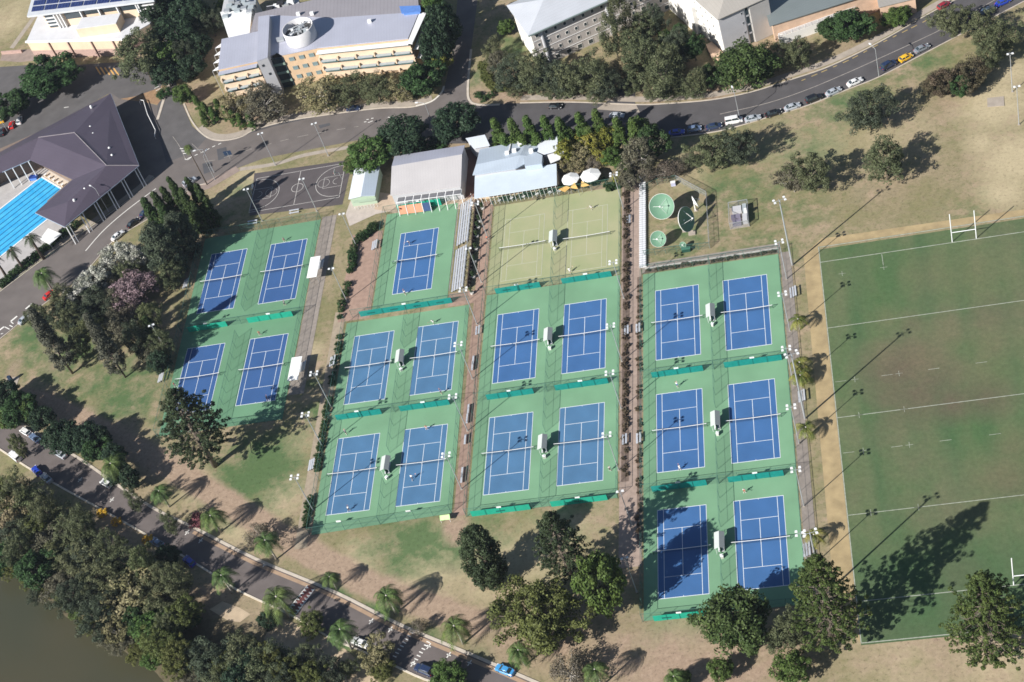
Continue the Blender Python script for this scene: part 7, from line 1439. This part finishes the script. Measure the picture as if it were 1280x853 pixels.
def make_person(pose, shirt, shorts='navy'):
    q = POSES[pose]; r = empty('person'); V, E, Rr = [], [], []
    def add(p, rad, par=None):
        V.append(p); Rr.append(rad)
        if par is not None: E.append((par, len(V) - 1))
        return len(V) - 1
    h = add(q['hip'], (.13, .12)); c = add(q['chest'], (.15, .12), h); n = add(q['neck'], .055, c); hd = add(q['head'], (.085, .10), n); add((q['head'][0] + .02, q['head'][1], q['head'][2] + .12), .075, hd)
    nose = add((q['head'][0] + .115, q['head'][1], q['head'][2] - .01), .02, hd)
    for k in 'LR':
        a, b, e = q[k]; s = add(a, .06, c); el = add(b, .042, s); hn = add(e, .03, el); d = (Vector(e) - Vector(b)).normalized(); pl = add(tuple(Vector(e) + d * .07), (.035, .02), hn)
        sd = d.cross(Vector((0, 0, 1))); sd = sd.normalized() if sd.length > .1 else Vector((1, 0, 0))
        for j in range(4): f = Vector(e) + d * .13 + sd * (.012 * (j * 2 - 3)); f1 = add(tuple(f), .010, pl); add(tuple(f + d * (.05 - .008 * abs(j - 1.5)) + Vector((0, 0, -.015))), .008, f1)
        t1 = add(tuple(Vector(e) + d * .05 + sd * .05 * (1 if k == 'L' else -1)), .011, hn)
    for k in 'lr':
        a, b, e = q[k]; s = add(a, .085, h); kn = add(b, .058, s); an = add(e, .04, kn); add((e[0] + .12, e[1], max(.03, e[2] - .03)), (.04, .03), an)
    skinmesh('body', V, E, Rr, skin, r)
    H_, C_, N_ = Vector(q['hip']), Vector(q['chest']), Vector(q['neck']); v = [tuple(H_ + Vector((0, 0, .06))), tuple(C_), tuple(N_.lerp(C_, .25))]; e = [(0, 1), (1, 2)]; rd = [(.165, .15), (.185, .15), (.09, .09)]
    for k in 'LR': a, b, _ = q[k]; v += [a, tuple(Vector(a).lerp(Vector(b), .6))]; e += [(1, len(v) - 2), (len(v) - 2, len(v) - 1)]; rd += [.085, .075]
    skinmesh('shirt', v, e, rd, shirts[shirt], r)
    v = [tuple(H_)]; e = []; rd = [(.165, .145)]
    for k in 'lr': a, b, _ = q[k]; v += [a, tuple(Vector(a).lerp(Vector(b), .75))]; e += [(0, len(v) - 2), (len(v) - 2, len(v) - 1)]; rd += [.115, .10]
    skinmesh('shorts', v, e, rd, shirts[shorts], r)
    hp = Vector(q['head']); skinmesh('hair', [tuple(hp + Vector((-.03, 0, .02))), tuple(hp + Vector((-.02, 0, .13)))], [(0, 1)], [(.10, .095), (.085, .08)], hair, r)
    for k in 'lr': f = q[k][2]; MB().box(f[0] - .08, f[0] + .2, f[1] - .055, f[1] + .055, max(0, f[2] - .06), f[2] + .03).build('shoe', shirts['white'], r)
    return r
PP = {}
racket = empty('tennis_racket'); MB().tube([(0, 0, 0), (.32, 0, 0)], .018, 6).build('handle', dk, racket)
MB().tube([(.32 + .17 + .17 * math.cos(a), .13 * math.sin(a), 0) for a in np.linspace(0, 2 * PI, 17)], .014, 5, False).build('frame', shirts['orange'], racket); MB().quad(*[(.49 + .16 * math.cos(a), .12 * math.sin(a), 0) for a in np.linspace(0, 2 * PI, 13)[:-1]]).build('strings', mat('racket_strings', (.6, .6, .6), .6, alpha=.4), racket)
nrk = [0]
def person(px, py, pose, shirt, face, where_, shorts='navy', rk=True):
    key = (pose, shirt, shorts); g = G(px, py + 3.0)
    if key in PP: o = copy_tree(PP[key])
    else: o = PP[key] = make_person(pose, shirt, shorts)
    o.location = (g.x, g.y, .08 if rk else .055); rz = math.radians(face); o.rotation_euler.z = rz
    act = {'ready': 'crouching ready', 'serve': 'with one arm raised', 'run': 'running', 'walk': 'walking'}[pose]
    tag(o, 'person in %s shirt %s %s' % (dict(orange='coral', navy='dark').get(shirt, shirt), act, where_), 'person', 'tennis players' if rk else None)
    if rk:
        k = racket if nrk[0] == 0 else copy_tree(racket); nrk[0] += 1; h = Vector(POSES[pose]['R'][2]); d = (h - Vector(POSES[pose]['R'][1])).normalized(); p = Matrix.Rotation(rz, 3, 'Z') @ (h + d * .05)
        k.location = Vector((g.x, g.y, .08)) + p; k.rotation_euler = (0.3, -.3, rz + math.atan2(d.y, d.x)); tag(k, 'tennis racket held by the player %s' % where_, 'racket', 'tennis rackets')
CN = lambda b, r, c: "on the %s's %s %s court" % (BN[b], r, c)
person(356, 299, 'ready', 'grey', -90, 'behind the top baseline of the far left block right court'); person(356.5, 379, 'ready', 'grey', 90, 'between the right courts of the far left block'); person(512, 303, 'run', 'white', -100, 'inside the lone court near its top'); person(507, 366, 'serve', 'white', 90, 'at the bottom baseline of the lone court')
person(542, 402, 'run', 'white', -90, 'above the centre left block top right court', 'white'); person(325.5, 416, 'ready', 'orange', -90, 'above the far left block bottom right court'); person(552, 490, 'serve', 'blue', 90, 'below the centre left block top right court'); person(433, 540, 'serve', 'grey', -90, 'above the centre left block bottom left court')
person(534, 534, 'ready', 'orange', -90, 'at the top baseline of centre left bottom right court', 'white'); person(515.6, 597, 'run', 'white', 80, 'inside the centre left block bottom right court'); person(436.6, 636, 'ready', 'white', 90, 'at the bottom baseline of centre left bottom left court'); person(335, 498, 'ready', 'navy', 90, 'at the bottom baseline of the far left bottom right court')
person(847, 481, 'serve', 'white', -90, 'above the right block middle left court', 'blue'); person(850, 585, 'ready', 'white', 90, 'at the bottom of the right block middle left court', 'white'); person(931, 613, 'ready', 'white', -90, 'above the right block bottom right court', 'orange'); person(763, 586, 'walk', 'white', 120, 'right of the centre block bottom right court')
person(739.5, 259, 'run', 'white', -90, 'at the top of the right pale grass court', 'white'); person(712.5, 338.5, 'run', 'white', 90, 'at the bottom of the right pale grass court', 'white'); person(219.4, 481, 'walk', 'orange', 0, 'at the net post of the far left bottom left court', 'white')
person(610, 298, 'walk', 'orange', -90, 'on the brick path by the grass courts', rk=False); person(505, 249 + 24, 'walk', 'navy', 0, 'in front of the clubhouse shed windscreen', rk=False) if False else None
person(590, 244, 'walk', 'white', 20, 'beside the end of the clubhouse veranda', rk=False); person(594, 255, 'walk', 'grey', -60, 'on the paving above the grandstand', rk=False); person(833, 121, 'walk', 'white', 0, 'on the verge beside the driveway', rk=False)

# ------------------------------------------------------------------ thin summer haze in the air
hz_m = bpy.data.materials.new('thin_haze'); hz_m.use_nodes = True; hn = hz_m.node_tree.nodes; hn.remove(hn['Principled BSDF'])
pv = hn.new('ShaderNodeVolumePrincipled'); pv.inputs['Color'].default_value = (0.72, 0.82, 1.0, 1); pv.inputs['Density'].default_value = 0.00005; pv.inputs['Anisotropy'].default_value = 0.2
hz_m.node_tree.links.new(pv.outputs[0], hn['Material Output'].inputs['Volume'])
hb = MB().box(-3200, 3200, -3200, 3200, -4.8, 300).build('haze', hz_m); hb['kind'] = 'stuff'
sc.cycles.volume_bounces = 0; sc.cycles.volume_step_rate = 5
